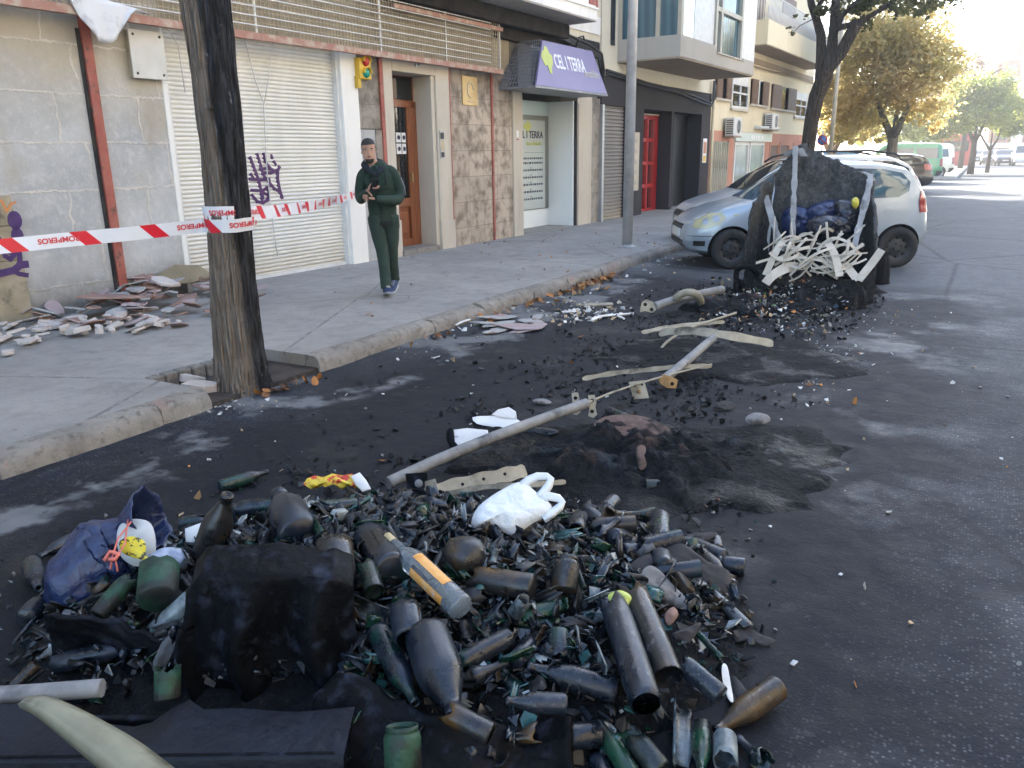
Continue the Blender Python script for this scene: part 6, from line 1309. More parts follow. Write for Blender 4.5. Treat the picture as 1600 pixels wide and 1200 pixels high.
TBL = '''shell_long,-2.385,1.78,0.192,0.774,-0.12,0.603,0.15;shell_wide,-2.181,2.689,0.084,0.503,-0.386,-0.742,-0.217;shell_long,-0.807,2.287,0.128,0.184,0.615,-0.095,-0.761;shell_long,-0.816,2.81,0.08,0.455,0.631,-0.242,0.58;cava,-0.235,2.121,0.042,0.659,-0.529,0.535,-0.004;cup,-3.217,1.738,0.036,0.599,-0.7,0.098,0.375;wine_broken,-2.041,1.497,0.207,0.804,-0.558,0.206,0.015;wine,-2.113,1.722,0.263,0.061,0.539,0.307,0.782;shell_short,-1.175,1.834,0.165,0.479,-0.607,-0.305,-0.557;shell_short,-1.657,2.554,0.2,0.378,-0.742,0.26,0.489;shell_wide,-0.498,2.791,0.018,0.124,-0.68,0.193,0.696;shell_wide,-1.14,2.399,0.178,0.079,-0.768,-0.111,-0.625;tube,-1.401,1.979,0.264,0.755,-0.085,-0.603,-0.244;shell_long,-1.845,1.553,0.228,0.617,0.05,-0.772,0.142;cup,-2.994,1.249,0.036,0.641,0.641,0.298,0.298;shell_wide,-1.209,1.832,0.181,0.527,0.31,-0.668,0.424;wine,-1.878,2.307,0.271,0.606,0.113,0.583,-0.529;cup,-2.282,2.452,0.161,0.317,-0.234,0.539,-0.744;jar,-0.627,1.333,0.038,0.481,0.275,-0.651,-0.518;shell_wide,-2.323,2.234,0.166,0.206,-0.602,-0.37,-0.677;cava,-0.888,1.877,0.135,0.203,-0.514,-0.364,0.75;wine,-1.275,1.558,0.145,0.07,-0.754,0.219,-0.615;jar,-0.535,2.07,0.045,0.093,0.408,-0.668,0.615;tube,-2.973,1.537,0.036,0.134,0.533,-0.465,0.694;cup,-0.428,1.916,0.036,0.672,0.707,-0.024,0.219;cup,-2.182,2.247,0.229,0.695,0.493,-0.445,0.276;shell_short,-0.736,2.161,0.098,0.095,0.833,-0.086,0.538;shell_short,-1.955,2.953,0.038,0.398,-0.631,0.546,0.382;shell_long,-1.554,1.881,0.264,0.565,0.118,0.79,-0.206;neck,-1.113,2.565,0.176,0.783,0.592,0.089,-0.17;beer,-1.549,2.105,0.297,0.123,0.412,0.529,-0.732;shell_long,-1.825,1.528,0.198,0.654,0.31,-0.688,0.062;shell_wide,-2.458,2.387,0.102,0.446,0.403,-0.474,0.643;cava,-0.882,2.114,0.166,0.606,0.792,-0.065,-0.022;wine_broken,-1.749,2.806,0.142,0.498,-0.797,0.144,0.309;shell_wide,-1.013,1.658,0.093,0.58,-0.303,0.569,0.498;beer,-1.362,1.651,0.181,0.154,0.676,0.331,0.64;cup,-3.01,1.421,0.036,0.04,0.485,-0.515,-0.706;shell_wide,-2.347,2.701,0.036,0.138,0.597,0.103,0.784;tube,-1.646,1.74,0.266,0.42,0.185,-0.559,-0.691;shell_wide,-1.062,1.799,0.126,0.771,-0.073,-0.613,-0.156;neck,-2.915,1.327,0.026,0.322,-0.083,0.658,-0.676;wine_broken,-0.536,2.499,0.065,0.739,-0.524,-0.31,0.288;shell_long,-0.342,2.121,0.02,0.58,0.413,-0.581,0.395;wine,-0.808,2.61,0.13,0.069,0.418,-0.573,0.702;shell_short,-0.442,2.844,0.036,0.657,-0.687,-0.26,-0.168;cup,-2.984,2.202,0.036,0.587,-0.687,0.169,-0.394;shell_short,-2.468,1.607,0.152,0.575,-0.084,-0.777,-0.241;cup,-1.28,2.033,0.241,0.657,0.451,-0.441,-0.414;shell_wide,-0.402,2.364,0.011,0.155,0.714,-0.212,0.649;shell_wide,-1.963,2.274,0.249,0.389,-0.688,0.417,0.449;cup,-1.669,2.465,0.25,0.356,0.596,-0.026,-0.719;beer,-0.968,2.492,0.167,0.733,0.674,-0.042,0.084;shell_wide,-1.028,1.839,0.139,0.034,-0.588,0.138,0.796;beer,-1.351,2.408,0.231,0.547,0.224,0.653,-0.474;shell_long,-1.664,2.696,0.164,0.065,-0.688,-0.273,-0.67;beer,-2.725,2.42,0.037,0.63,0.186,-0.752,0.047;shell_long,-1.422,1.918,0.241,0.6,0.29,0.744,-0.046;tube,-2.986,0.309,0.036,0.703,0.288,0.646,0.074;neck,-1.238,1.467,0.101,0.789,0.166,-0.587,0.073;shell_short,-1.798,2.448,0.22,0.643,-0.515,0.56,0.088;neck,-2.173,1.626,0.224,0.259,0.725,0.141,-0.622;shell_long,-1.16,2.024,0.195,0.528,0.078,0.752,0.386;wine_broken,-2.369,1.563,0.188,0.033,0.236,-0.714,0.659;wine_broken,-1.369,2.823,0.15,0.514,-0.776,0.074,-0.357;jar,-2.432,3.049,0.038,0.663,0.663,0.246,0.246;shell_long,-1.462,2.588,0.189,0.413,-0.566,0.54,0.466;neck,-2.118,1.839,0.272,0.418,0.104,-0.678,-0.596;shell_wide,-2.443,1.315,0.09,0.381,0.52,-0.602,0.471;tube,-1.353,2.327,0.279,0.537,0.812,0.048,-0.225;shell_short,-1.21,3.204,0.012,0.401,0.585,-0.385,0.591;shell_wide,-1.084,2.026,0.183,0.385,-0.76,0.11,-0.512;shell_short,-0.944,3.02,0.037,0.586,-0.414,0.688,-0.111;shell_short,-1.632,3.258,0.017,0.359,-0.649,0.28,0.609;neck,-1.899,1.63,0.244,0.627,0.684,-0.341,0.154;wine,-1.243,2.655,0.183,0.335,-0.358,0.688,0.535;cup,-1.491,1.699,0.226,0.413,0.64,0.446,0.47;shell_long,-0.732,2.58,0.1,0.627,-0.461,-0.547,-0.309;shell_short,-0.822,2.183,0.131,0.259,-0.225,0.65,0.678;shell_long,-1.814,1.914,0.307,0.672,-0.232,-0.621,-0.329;shell_short,-0.955,2.198,0.154,0.384,-0.669,-0.291,-0.566;wine,-0.586,2.843,0.049,0.603,-0.307,-0.726,-0.125;cup,-1.527,2.253,0.284,0.722,0.328,-0.543,0.276;cava,-1.041,2.163,0.203,0.181,0.663,0.291,-0.665;cup,-1.566,2.684,0.187,0.324,0.422,0.61,0.588;shell_wide,-1.143,1.739,0.14,0.684,0.3,-0.662,0.065;shell_wide,-2.097,2.538,0.144,0.372,0.521,-0.303,0.706;shell_short,-2.119,1.367,0.14,0.288,-0.643,-0.145,-0.695;shell_long,-1.082,3.139,0.017,0.021,0.693,0.127,-0.71;wine,-1.543,1.994,0.308,0.009,0.378,0.704,0.602;beer,-0.492,1.904,0.03,0.298,0.108,0.699,-0.641;beer,-0.693,1.761,0.043,0.752,-0.48,-0.437,0.113;neck,-0.933,1.642,0.077,0.569,-0.645,0.111,-0.499;shell_wide,-1.416,3.141,0.039,0.353,-0.678,0.44,0.472;wine_broken,-1.551,2.435,0.247,0.47,-0.71,0.321,0.416;shell_short,-2.039,1.657,0.231,0.328,0.598,-0.506,0.527;cup,-1.712,1.663,0.251,0.549,-0.249,0.552,0.576;cup,-2.352,2.973,0.036,0.399,0.681,-0.191,-0.584;wine_broken,-1.146,1.796,0.196,0.426,0.646,0.345,-0.532;beer,-1.835,1.683,0.262,0.432,-0.447,0.38,0.685;shell_short,-2.129,1.526,0.186,0.63,0.01,-0.743,-0.228;shell_short,-1.405,2.548,0.192,0.454,-0.526,-0.611,-0.379;cup,0.053,3.298,0.036,0.128,-0.662,0.248,0.695;wine,-2.291,1.269,0.124,0.154,-0.595,-0.196,-0.764;shell_wide,-1.779,2.375,0.246,0.268,0.525,0.36,-0.724;tube,-0.852,1.777,0.096,0.412,-0.688,-0.179,-0.57;wine,-1.109,2.343,0.207,0.639,-0.326,0.696,-0.006;cup,-1.305,1.753,0.201,0.655,0.714,-0.197,-0.151;shell_short,-0.755,2.089,0.097,0.759,0.111,-0.64,-0.037;jar,-1.146,2.691,0.171,0.636,-0.753,-0.152,-0.075;wine,-1.017,1.603,0.127,0.64,0.451,-0.62,-0.052;shell_short,-2.152,1.806,0.246,0.192,0.601,-0.321,0.707;cup,-1.509,1.78,0.252,0.137,0.786,-0.159,0.581;shell_short,-0.515,1.648,0.012,0.542,0.478,-0.571,0.389;shell_short,-0.914,1.953,0.128,0.259,-0.599,-0.087,0.753;shell_short,-0.179,2.305,0.012,0.486,0.549,-0.504,0.457;shell_long,-0.605,2.61,0.062,0.244,0.774,-0.101,0.575;neck,-2.043,2.765,0.109,0.587,-0.28,0.659,0.378;jar,-0.788,1.744,0.067,0.592,0.662,-0.133,-0.44;wine_broken,-0.891,2.589,0.148,0.648,-0.662,-0.192,0.323;shell_short,-0.815,3.188,0.012,0.39,0.635,-0.39,0.541;shell_wide,-1.455,3.079,0.024,0.057,0.701,0.243,0.668;cava,-1.461,2.675,0.228,0.113,0.189,-0.802,-0.555;shell_short,-0.442,2.196,0.012,0.624,0.313,-0.676,0.235;wine_broken,-1.164,2.917,0.115,0.748,0.253,-0.605,-0.101;cup,-0.365,2.837,0.036,0.371,0.555,0.438,0.602;beer,-2.087,2.009,0.285,0.588,-0.315,-0.719,-0.194;shell_long,-0.419,2.319,0.029,0.119,-0.622,0.239,0.736;wine_broken,-2.206,2.933,0.036,0.604,0.017,-0.707,0.368;shell_wide,-0.584,2.734,0.022,0.428,0.684,-0.242,0.538;shell_long,-1.545,1.691,0.296,0.507,0.428,0.624,0.413;neck,-1.385,2.896,0.121,0.351,-0.048,0.755,0.551;tube,-0.368,2.532,0.036,0.702,-0.281,0.649,-0.081;shell_wide,-2.637,2.6,0.007,0.502,0.479,-0.52,0.498;shell_short,-0.733,1.979,0.075,0.792,-0.212,-0.504,-0.27;cup,-1.701,2.365,0.267,0.351,-0.746,0.034,-0.566;shell_long,-0.651,2.014,0.061,0.27,0.166,0.798,-0.512;shell_short,-1.867,2.406,0.224,0.367,-0.694,0.405,0.469;shell_wide,-1.62,2.8,0.123,0.672,-0.054,-0.717,0.179;wine_broken,-1.34,2.738,0.171,0.629,-0.384,0.667,0.116;cup,-1.128,1.624,0.132,0.433,0.711,0.224,-0.507;jar,-1.94,1.492,0.256,0.706,-0.653,-0.152,0.23;cava,-1.658,2.847,0.162,0.773,0.61,0.076,-0.158;wine,-0.956,2.746,0.134,0.562,-0.385,0.685,0.257;shell_wide,-1.335,2.187,0.241,0.637,0.249,0.729,-0.032;wine,-3.175,2.69,0.036,0.185,-0.352,-0.613,-0.683;neck,-0.365,1.777,0.027,0.672,0.506,0.42,0.341;wine_broken,-1.363,1.729,0.254,0.014,-0.397,-0.643,0.655;cup,-0.977,2.087,0.177,0.306,0.145,-0.617,-0.71;cup,-1.18,2.569,0.193,0.69,0.607,0.222,-0.326;jar,-1.145,2.203,0.22,0.442,-0.131,0.755,-0.467;shell_long,-0.565,1.932,0.03,0.169,-0.349,0.582,0.715;beer,-0.677,2.192,0.104,0.473,-0.133,0.842,-0.223;shell_wide,-1.026,2.277,0.205,0.454,0.158,-0.583,0.655;shell_wide,-1.786,2.536,0.199,0.667,-0,0.635,-0.391;neck,-0.359,1.953,0.028,0.364,0.635,-0.146,0.666;shell_wide,-1.419,2.175,0.265,0.639,0.412,0.641,0.102;shell_short,-2.686,1.667,0.109,0.426,0.449,-0.567,0.543;shell_short,-1.097,2.248,0.184,0.762,-0.148,-0.618,-0.125;cup,-1.22,1.608,0.173,0.564,-0.332,-0.747,-0.116;wine,-2.68,2.516,0.049,0.161,-0.785,-0.015,0.598;cava,-2.093,1.914,0.298,0.056,-0.613,0.509,0.602;cup,-0.396,2.611,0.036,0.289,-0.636,0.308,-0.645;jar,-0.687,2.966,0.038,0.241,-0.612,-0.355,0.665;jar,-1.391,2.059,0.271,0.575,0.275,-0.551,-0.539;shell_short,-1.36,1.8,0.209,0.468,0.123,0.706,0.517;shell_wide,-1.638,2.262,0.261,0.576,-0.454,-0.623,-0.273;beer,-1.048,1.902,0.175,0.57,-0.639,0.366,0.363;shell_wide,-1.274,1.518,0.14,0.503,0.403,-0.543,-0.539;cava,-2.56,1.123,0.05,0.037,0.623,0.278,0.73;wine,-2.264,2.22,0.216,0.029,-0.202,-0.667,0.717;jar,-1.579,2.599,0.211,0.703,0.468,-0.481,-0.238;shell_short,-0.681,1.839,0.034,0.573,0.128,0.804,-0.094;cava,-2.725,2.2,0.101,0.213,0.606,0.494,-0.586;shell_long,-0.486,2.96,0.02,0.686,-0.138,-0.699,-0.15;tube,-2.923,2.327,0.036,0.088,0.518,-0.481,-0.702;shell_short,-0.917,1.797,0.102,0.663,-0.362,0.611,0.238;shell_short,-1.027,3.01,0.051,0.558,0.445,0.312,-0.627;wine,-2.086,1.599,0.258,0.343,0.767,0.289,-0.46;tube,-2.087,2.805,0.094,0.07,0.311,0.72,0.617;shell_short,-1.582,1.645,0.253,0.535,0.075,0.021,0.841;wine_broken,-2.187,1.513,0.251,0.222,0.081,-0.813,0.532;cava,-2.273,1.469,0.188,0.661,-0.609,0.169,0.404;shell_long,-2.036,2.11,0.273,0.281,0.57,-0.204,0.745;shell_wide,-1.371,1.475,0.133,0.208,0.788,-0.46,0.353;shell_long,-1.775,2.148,0.297,0.022,0.678,-0.29,-0.675;shell_short,-1.784,3.06,0.018,0.646,-0.083,-0.758,-0.013;tube,-1.825,2.648,0.186,0.303,-0.12,0.566,-0.758;shell_wide,-1.077,2.048,0.218,0.65,0.457,-0.588,0.154;neck,-0.934,2.331,0.166,0.418,0.58,-0.003,-0.699;beer,-3.326,1.776,0.03,0.265,0.398,-0.585,0.656;shell_wide,-2.247,1.909,0.223,0.011,-0.617,0.013,-0.787;shell_wide,-1.402,1.76,0.249,0.287,-0.339,-0.007,0.896;shell_short,-1.83,2.76,0.124,0.05,0.661,0.174,0.728;neck,-2.214,3.005,0.026,0.299,-0.493,-0.443,0.687;shell_long,-1.315,2.554,0.191,0.66,0.539,0.348,-0.39;cava,-0.977,2.858,0.119,0.22,-0.061,-0.602,0.765;jar,-2.888,1.399,0.039,0.024,-0.441,0.563,0.699;neck,-1.2,1.933,0.217,0.247,0.203,0.532,0.784;shell_short,-2.43,2.858,0.012,0.519,0.509,-0.544,0.419;tube,-0.66,1.881,0.078,0.742,-0.091,-0.619,-0.24;cup,-1.049,1.681,0.15,0.386,-0.769,-0.497,0.112;wine_broken,-1.588,2.361,0.301,0.233,0.368,-0.428,0.792;wine_broken,-2.055,2.317,0.26,0.765,-0.518,0.382,-0.03;shell_long,-2.545,2.356,0.097,0.62,-0.61,0.442,0.218;cup,-1.588,1.813,0.297,0.615,0.049,0.476,0.626;neck,-0.664,2.249,0.098,0.284,0.699,0.302,0.583;wine,-1.332,1.977,0.315,0.638,-0.413,-0.344,0.552;shell_short,-2.948,2.023,0.017,0.614,-0.425,0.565,0.351;tube,-2.379,1.37,0.148,0.564,0.326,0.701,-0.291;cava,-0.588,2.676,0.075,0.506,0.166,-0.704,-0.47;wine_broken,-1.74,2.012,0.327,0.382,-0.692,0.045,0.611;jar,-1.479,2.84,0.149,0.618,-0.601,0.501,0.072;cup,-0.962,1.944,0.178,0.534,0.797,0.265,0.096;cup,-1.943,1.697,0.29,0,-0.414,0.468,-0.781;jar,-0.526,2.892,0.038,0.469,-0.02,0.707,-0.529;shell_short,-1.667,3.082,0.02,0.063,0.729,0.165,0.661;wine,-0.65,3.134,0.036,0.56,0.303,0.639,0.432;tube,-1.061,1.577,0.188,0.056,0.726,0.328,-0.602;jar,-1.395,1.83,0.265,0.562,-0.245,0.161,-0.774;wine_broken,-2.095,2.921,0.048,0.583,-0.121,-0.646,0.479;beer,-0.931,1.756,0.143,0.264,0.25,0.611,0.703;tube,-1.199,3.618,0.036,0.145,0.556,0.437,0.692;shell_wide,-1.643,1.638,0.263,0.229,0.689,-0.687,0.026;shell_wide,-2.831,1.043,0.006,0.277,0.651,-0.307,0.637;neck,-0.915,2.452,0.158,0.523,-0.618,-0.309,-0.5;tube,-2.863,0.952,0.036,0.446,0.607,0.363,0.549;cup,-1.993,1.439,0.225,0.212,-0.923,0.073,-0.312;cava,-0.415,2.114,0.042,0.018,-0.331,-0.679,0.654;tube,-2.129,1.448,0.215,0.342,0.887,-0.163,-0.263;tube,-1.637,3.046,0.061,0.449,0.642,-0.265,-0.562;cup,-0.608,1.779,0.049,0.649,0.128,-0.569,-0.488;wine_broken,-1.181,1.657,0.21,0.172,0.578,-0.355,-0.714;shell_short,-1.437,1.892,0.265,0.244,-0.733,-0.008,-0.634;tube,-1.298,3.083,0.062,0.176,-0.161,0.566,-0.789;neck,-0.498,2.689,0.029,0.48,-0.587,0.273,0.592;shell_short,-2.251,1.979,0.226,0.564,0.019,-0.826,0.006;cup,-1.098,1.924,0.216,0.579,0.433,0.108,0.683;shell_long,-1.519,2.901,0.107,0.655,-0.442,0.609,-0.07;shell_long,-0.79,2.331,0.147,0.003,-0.762,-0.286,-0.581;cup,-2.544,2.64,0.036,0.469,0.259,0.658,0.53;neck,-0.996,1.764,0.153,0.665,0.302,-0.658,0.183;wine_broken,-0.605,2.419,0.091,0.574,0.218,0.778,0.132;jar,-1.962,1.613,0.28,0.255,-0.878,0.108,0.39;wine_broken,-3.211,0.856,0.036,0.402,0.682,0.187,0.582;shell_long,-0.8,2.47,0.162,0.106,0.217,0.771,-0.589;wine_broken,-1.783,1.714,0.294,0.08,-0.164,0.68,0.71;shell_wide,-2.177,2.818,0.051,0.575,0.372,0.38,-0.622;cup,-1.286,2.242,0.245,0.559,0.601,0.466,0.33;shell_short,-0.711,1.712,0.012,0.283,0.683,-0.266,0.619;shell_short,-1.005,1.966,0.146,0.519,0.611,-0.484,0.35;neck,-2.707,2.355,0.055,0.755,-0.063,0.565,0.327;jar,-2.072,3.193,0.038,0.663,-0.707,-0.003,0.244;wine_broken,-2.249,1.77,0.269,0.047,-0.121,0.809,0.573;neck,-1.425,2.131,0.27,0.823,-0.2,-0.532,0.021;shell_short,-1.134,2.456,0.183,0.643,-0.295,0.706,-0.013;beer,-0.604,3.05,0.03,0.466,-0.353,-0.613,0.532;shell_wide,-1.967,1.871,0.293,0.591,-0.5,0.416,0.476;wine_broken,-1.21,2.824,0.169,0.484,-0.615,-0.08,0.618;shell_wide,-2.365,1.427,0.144,0.507,-0.68,0,0.53;wine_broken,-2.114,4.043,0.036,0.7,0.026,0.707,0.097;cup,-1.251,2.378,0.228,0.147,0.159,-0.698,-0.683;shell_short,-0.565,2.309,0.052,0.256,-0.794,-0.219,-0.505;wine,-2.4,1.697,0.202,0.119,0.785,0.068,-0.604;beer,-1.363,2.56,0.22,0.775,0.614,0.141,0.051;cup,-1.188,2.145,0.226,0.381,0.769,-0.001,0.514;beer,-3.108,1.239,0.03,0.515,0.159,-0.689,-0.485;cup,-2.021,1.539,0.292,0.48,0.077,-0.721,0.494;tube,-2.541,2.75,0.036,0.024,-0.624,-0.332,0.707;cup,-1.281,2.135,0.261,0.556,0.731,-0.332,0.214;tube,-1.334,1.581,0.231,0.654,-0.541,0.523,0.084;tube,-1.818,1.538,0.281,0.462,-0.609,0.066,-0.641;shell_wide,-2.056,2.107,0.292,0.613,0.196,-0.641,0.418;neck,-1.047,2.492,0.179,0.619,-0.598,-0.365,-0.355;shell_wide,-1.71,2.21,0.288,0.711,0.149,0.649,-0.226;tube,-1.611,3.172,0.036,0.455,0.291,0.644,0.541;jar,0.884,2.853,0.038,0.281,-0.422,0.568,0.649;wine_broken,-1.162,3.057,0.065,0.588,-0.648,-0.42,0.243;cava,-1.239,1.826,0.244,0.492,-0.765,0.121,0.398;shell_wide,-1.25,2.484,0.224,0.106,0.826,0.003,0.553;cava,-1.599,1.74,0.33,0.395,0.603,0.55,0.422;shell_short,-1.073,2.291,0.22,0.677,0.566,-0.447,0.144;shell_wide,-1.871,1.831,0.316,0.677,0.017,0.693,0.247;wine,-1.233,1.487,0.205,0.476,0.775,-0.134,-0.393;jar,-0.281,1.312,0.038,0.373,0.373,0.601,0.601;wine_broken,-0.829,3.055,0.036,0.185,-0.704,0.063,0.682;shell_short,-1.511,3.151,0.031,0.125,0.549,0.543,-0.623;beer,-0.494,2.22,0.041,0.395,-0.451,0.606,0.523;shell_short,-1.591,2.276,0.288,0.578,-0.427,0.662,0.213;beer,-1.136,2.397,0.239,0.26,0.558,0.046,-0.786;wine,-1.074,2.775,0.154,0.083,-0.172,-0.833,-0.519;wine,-0.77,2.913,0.061,0.697,0.331,0.612,-0.173;shell_long,-0.37,3.606,0.02,0.242,0.674,-0.231,0.659;wine_broken,-1.427,2.37,0.279,0.427,-0.64,-0.574,-0.281;cup,-1.345,1.47,0.192,0.63,0.539,-0.556,0.063;neck,-1.712,2.561,0.214,0.637,-0.756,-0.139,0.059;neck,-1.099,1.732,0.179,0.42,0.103,-0.733,0.526;wine_broken,-2.356,2.12,0.216,0.419,0.472,0.547,-0.55;wine,-2.796,2.25,0.057,0.697,-0.542,0.352,-0.31;shell_short,-1.6,2.356,0.249,0.338,-0.544,0.558,0.527;shell_long,-1.468,2.34,0.259,0.064,-0.294,0.729,0.615;shell_short,-1.288,3.231,0.017,0.594,-0.455,0.542,0.383;shell_short,-1.006,2.464,0.183,0.207,0.138,-0.674,0.695;wine,-0.807,1.01,0.036,0.231,0.097,-0.7,0.668;tube,-2.182,2.451,0.181,0.597,0.39,-0.502,0.49;tube,-2.515,3.021,0.036,0.112,0.344,-0.618,-0.698;jar,-0.871,2.381,0.198,0.51,-0.611,-0.042,0.604;cava,-3.125,1.553,0.048,0.1,0.66,-0.202,0.717;tube,-2.267,2.585,0.129,0.312,-0.654,0.493,0.483;neck,-1.111,3.096,0.058,0.492,0.037,-0.612,-0.618;shell_wide,-0.802,2.009,0.118,0.717,0.573,-0.383,-0.106;shell_short,-1.326,1.43,0.136,0.778,-0.088,0.541,0.308;shell_short,-1.883,1.872,0.293,0.307,0.668,-0.43,0.524;wine_broken,-1.497,2.499,0.27,0.157,0.316,-0.388,0.851;wine_broken,-4.432,1.053,0.036,0.318,-0.566,0.424,0.631;wine_broken,-1.714,1.899,0.316,0.172,-0.432,0.657,-0.594;cup,-2.141,2.355,0.213,0.382,-0.185,0.736,0.528;shell_short,-0.56,2.195,0.042,0.743,-0.371,-0.462,-0.311;shell_wide,-2.516,2.537,0.058,0.056,-0.792,0.296,0.531;shell_long,-1.464,1.919,0.311,0.425,-0.308,0.518,0.675;shell_long,-1.212,2.991,0.112,0.345,0.738,0.069,-0.575;cup,-1.914,3.171,0.036,0.622,0.02,0.707,0.336;jar,-0.237,2.244,0.038,0.624,-0.6,0.374,0.333;shell_long,-1.754,2.947,0.072,0.656,0.106,0.567,-0.487;neck,-1.271,2.324,0.275,0.62,0.278,0.559,-0.475;shell_short,-1.666,2.042,0.302,0.621,0.136,0.73,-0.251;shell_long,-2.331,2.392,0.143,0.695,0.152,0.571,-0.41;jar,-0.239,2.479,0.038,0.701,-0.431,-0.561,-0.093;shell_short,-0.867,2.435,0.133,0.656,0.426,-0.499,0.374;wine_broken,-1.852,4.575,0.036,0.001,-0.612,0.355,0.707'''
# ================================================================== the man on the pavement
M['skin'] = pm('skin', (.40,.22,.15), (.46,.27,.19), 14, .5)
M['hair'] = pm('black_hair', (.010,.009,.009), (.025,.022,.02), 60, .7, .4, 200)
M['hood_green'] = pm('dark_green_tracksuit_cloth', (.0075,.024,.0145), (.015,.039,.0255), 7, .85, .5, 14, dist=.02)
M['hood_lining'] = pm('navy_hood_lining', (.008,.012,.018), (.014,.02,.028), 9, .9, .3, 30)
M['seam'] = pm('black_seam', (.006,.009,.008), None, rough=.8)
M['tshirt'] = pm('grey_tshirt', (.22,.23,.26), None, rough=.9)
M['shoe_blue'] = pm('navy_trainer', (.015,.03,.085), (.03,.05,.12), 18, .7)
M['sole'] = pm('pale_sole', (.50,.50,.50), (.3,.3,.3), 10, .7)
M['eye'] = pm('eye_white', (.55,.53,.50), None, rough=.3); M['dark'] = pm('dark_iris', (.01,.008,.007), None, rough=.3)
M['lips'] = pm('lips', (.30,.13,.10), None, rough=.5)
PB = Vector((-5.86, 7.33, .13)); fdir = Vector((-PB.x,-PB.y,0)).normalized()
PZ = atan2(fdir.y, fdir.x)+pi/2        # local -y looks at the camera, local x = photo right
man = thing('person', 'man in dark green hooded tracksuit walking on the pavement and holding a phone', 'person', tuple(PB), PZ)
def skin_mesh(chains, sub=2):
    """chains: list of polylines [(x,y,z,rx,ry)...]; a chain may start at a joint named by index of an earlier vertex"""
    vs, es, rs = [], [], []
    for ch in chains:
        prev = None
        for it in ch:
            if isinstance(it, int): prev = it; continue
            vs.append(it[:3]); rs.append((it[3], it[4] if len(it) > 4 else it[3])); i = len(vs)-1
            if prev is not None: es.append((prev, i))
            prev = i
    me = bpy.data.meshes.new('sk'); me.from_pydata(vs, es, []); o = bpy.data.objects.new('sk', me); COL.objects.link(o)
    md = o.modifiers.new('skin', 'SKIN'); md.use_smooth_shade = True
    if not me.skin_vertices:
        bm = bmesh.new(); bm.from_mesh(me); bm.verts.layers.skin.verify(); bm.to_mesh(me); bm.free()
    sv = me.skin_vertices[0].data
    for i, r in enumerate(rs): sv[i].radius = r; sv[i].use_root = (i == 0)
    s = o.modifiers.new('sub', 'SUBSURF'); s.levels = sub; s.render_levels = sub
    dg = bpy.context.evaluated_depsgraph_get(); out = bpy.data.meshes.new_from_object(o.evaluated_get(dg)); bpy.data.objects.remove(o)
    return out
def join_meshes(mes):
    m = MB()
    for me in mes: m.add([tuple(v.co) for v in me.vertices], [tuple(p.vertices) for p in me.polygons], 0, True)
    return m
HC = Vector((-.115,-.02,1.60)); HT = -.06
def head_mesh(off=0.0, zmin=-9, pred=None):
    rings = [(-.135,.030,-.080,.015),(-.128,.040,-.092,.03),(-.110,.053,-.100,.055),(-.085,.062,-.099,.080),(-.06,.067,-.096,.090),(-.03,.071,-.093,.096),(0,.073,-.090,.102),(.03,.0745,-.092,.104),(.06,.073,-.090,.100),(.085,.066,-.080,.092),(.105,.052,-.060,.074),(.118,.032,-.036,.046),(.124,.010,-.010,.016)]
    n = 28; vs = []
    for (z,w,f,b) in rings:
        for k in range(n):
            q = 2*pi*k/n; x = w*sin(q); c = cos(q); y = (f*c if c > 0 else -b*c)*1.0
            y = f*abs(c)**.85 if c > 0 else b*abs(c)**.9
            # features on the front: nose, brow, eye sockets, mouth
            if c > 0:
                fx = x
                y -= .024*math.exp(-((fx)/.011)**2)*math.exp(-((z+.028)/.022)**2)+.010*math.exp(-(fx/.009)**2)*math.exp(-((z-.0)/.03)**2)
                y += .010*(math.exp(-((abs(fx)-.031)/.014)**2)*math.exp(-((z-.005)/.012)**2))
                y -= .005*math.exp(-((z-.028)/.010)**2)*math.exp(-(fx/.05)**2)
                y -= .005*math.exp(-((z+.075)/.008)**2)*math.exp(-(fx/.022)**2)
            vs.append(Vector((x,y,z)))
    return vs, n, len(rings)
hv, hn, hr = head_mesh()
HM = Matrix.Translation(HC) @ Matrix.Rotation(HT,4,'Y') @ Matrix.Rotation(radians(4),4,'X')
hm = MB()
fs = [(i*hn+k,i*hn+(k+1)%hn,(i+1)*hn+(k+1)%hn,(i+1)*hn+k) for i in range(hr-1) for k in range(hn)]+[tuple(reversed(range(hn))), tuple((hr-1)*hn+k for k in range(hn))]
hm.add(hv, fs, 0, True, HM)
for s_ in (-1,1):      # ears
    hm.lathe([(0,-.006),(.016,-.006),(.02,0),(.014,.006),(.008,.002),(0,.002)], 10, 0, HM @ Matrix.Translation((s_*.076,.012,-.008)) @ Matrix.Rotation(s_*pi/2*.8,4,'Y') @ Matrix.Diagonal((1.55,.8,1,1)))
core = skin_mesh([[(0,.02,.92,.09,.07),(0,.015,1.15,.09,.07),(-.03,.01,1.33,.09,.07),(-.07,.0,1.43,.065,.065),(-.098,-.005,1.50,.066,.066),(-.112,-.012,1.58,.062,.066)]], 1)
def hand(palm, fingers, r0=.0095):
    ms = [skin_mesh([[(*palm[0],.021,.016),(*palm[1],.034,.017),(*palm[2],.036,.014)]], 2)]
    for ch in fingers:
        k = len(ch); ms.append(skin_mesh([[(*p, r0*(1.0-.12*i),) for i,p in enumerate(ch)]], 1))
    return ms
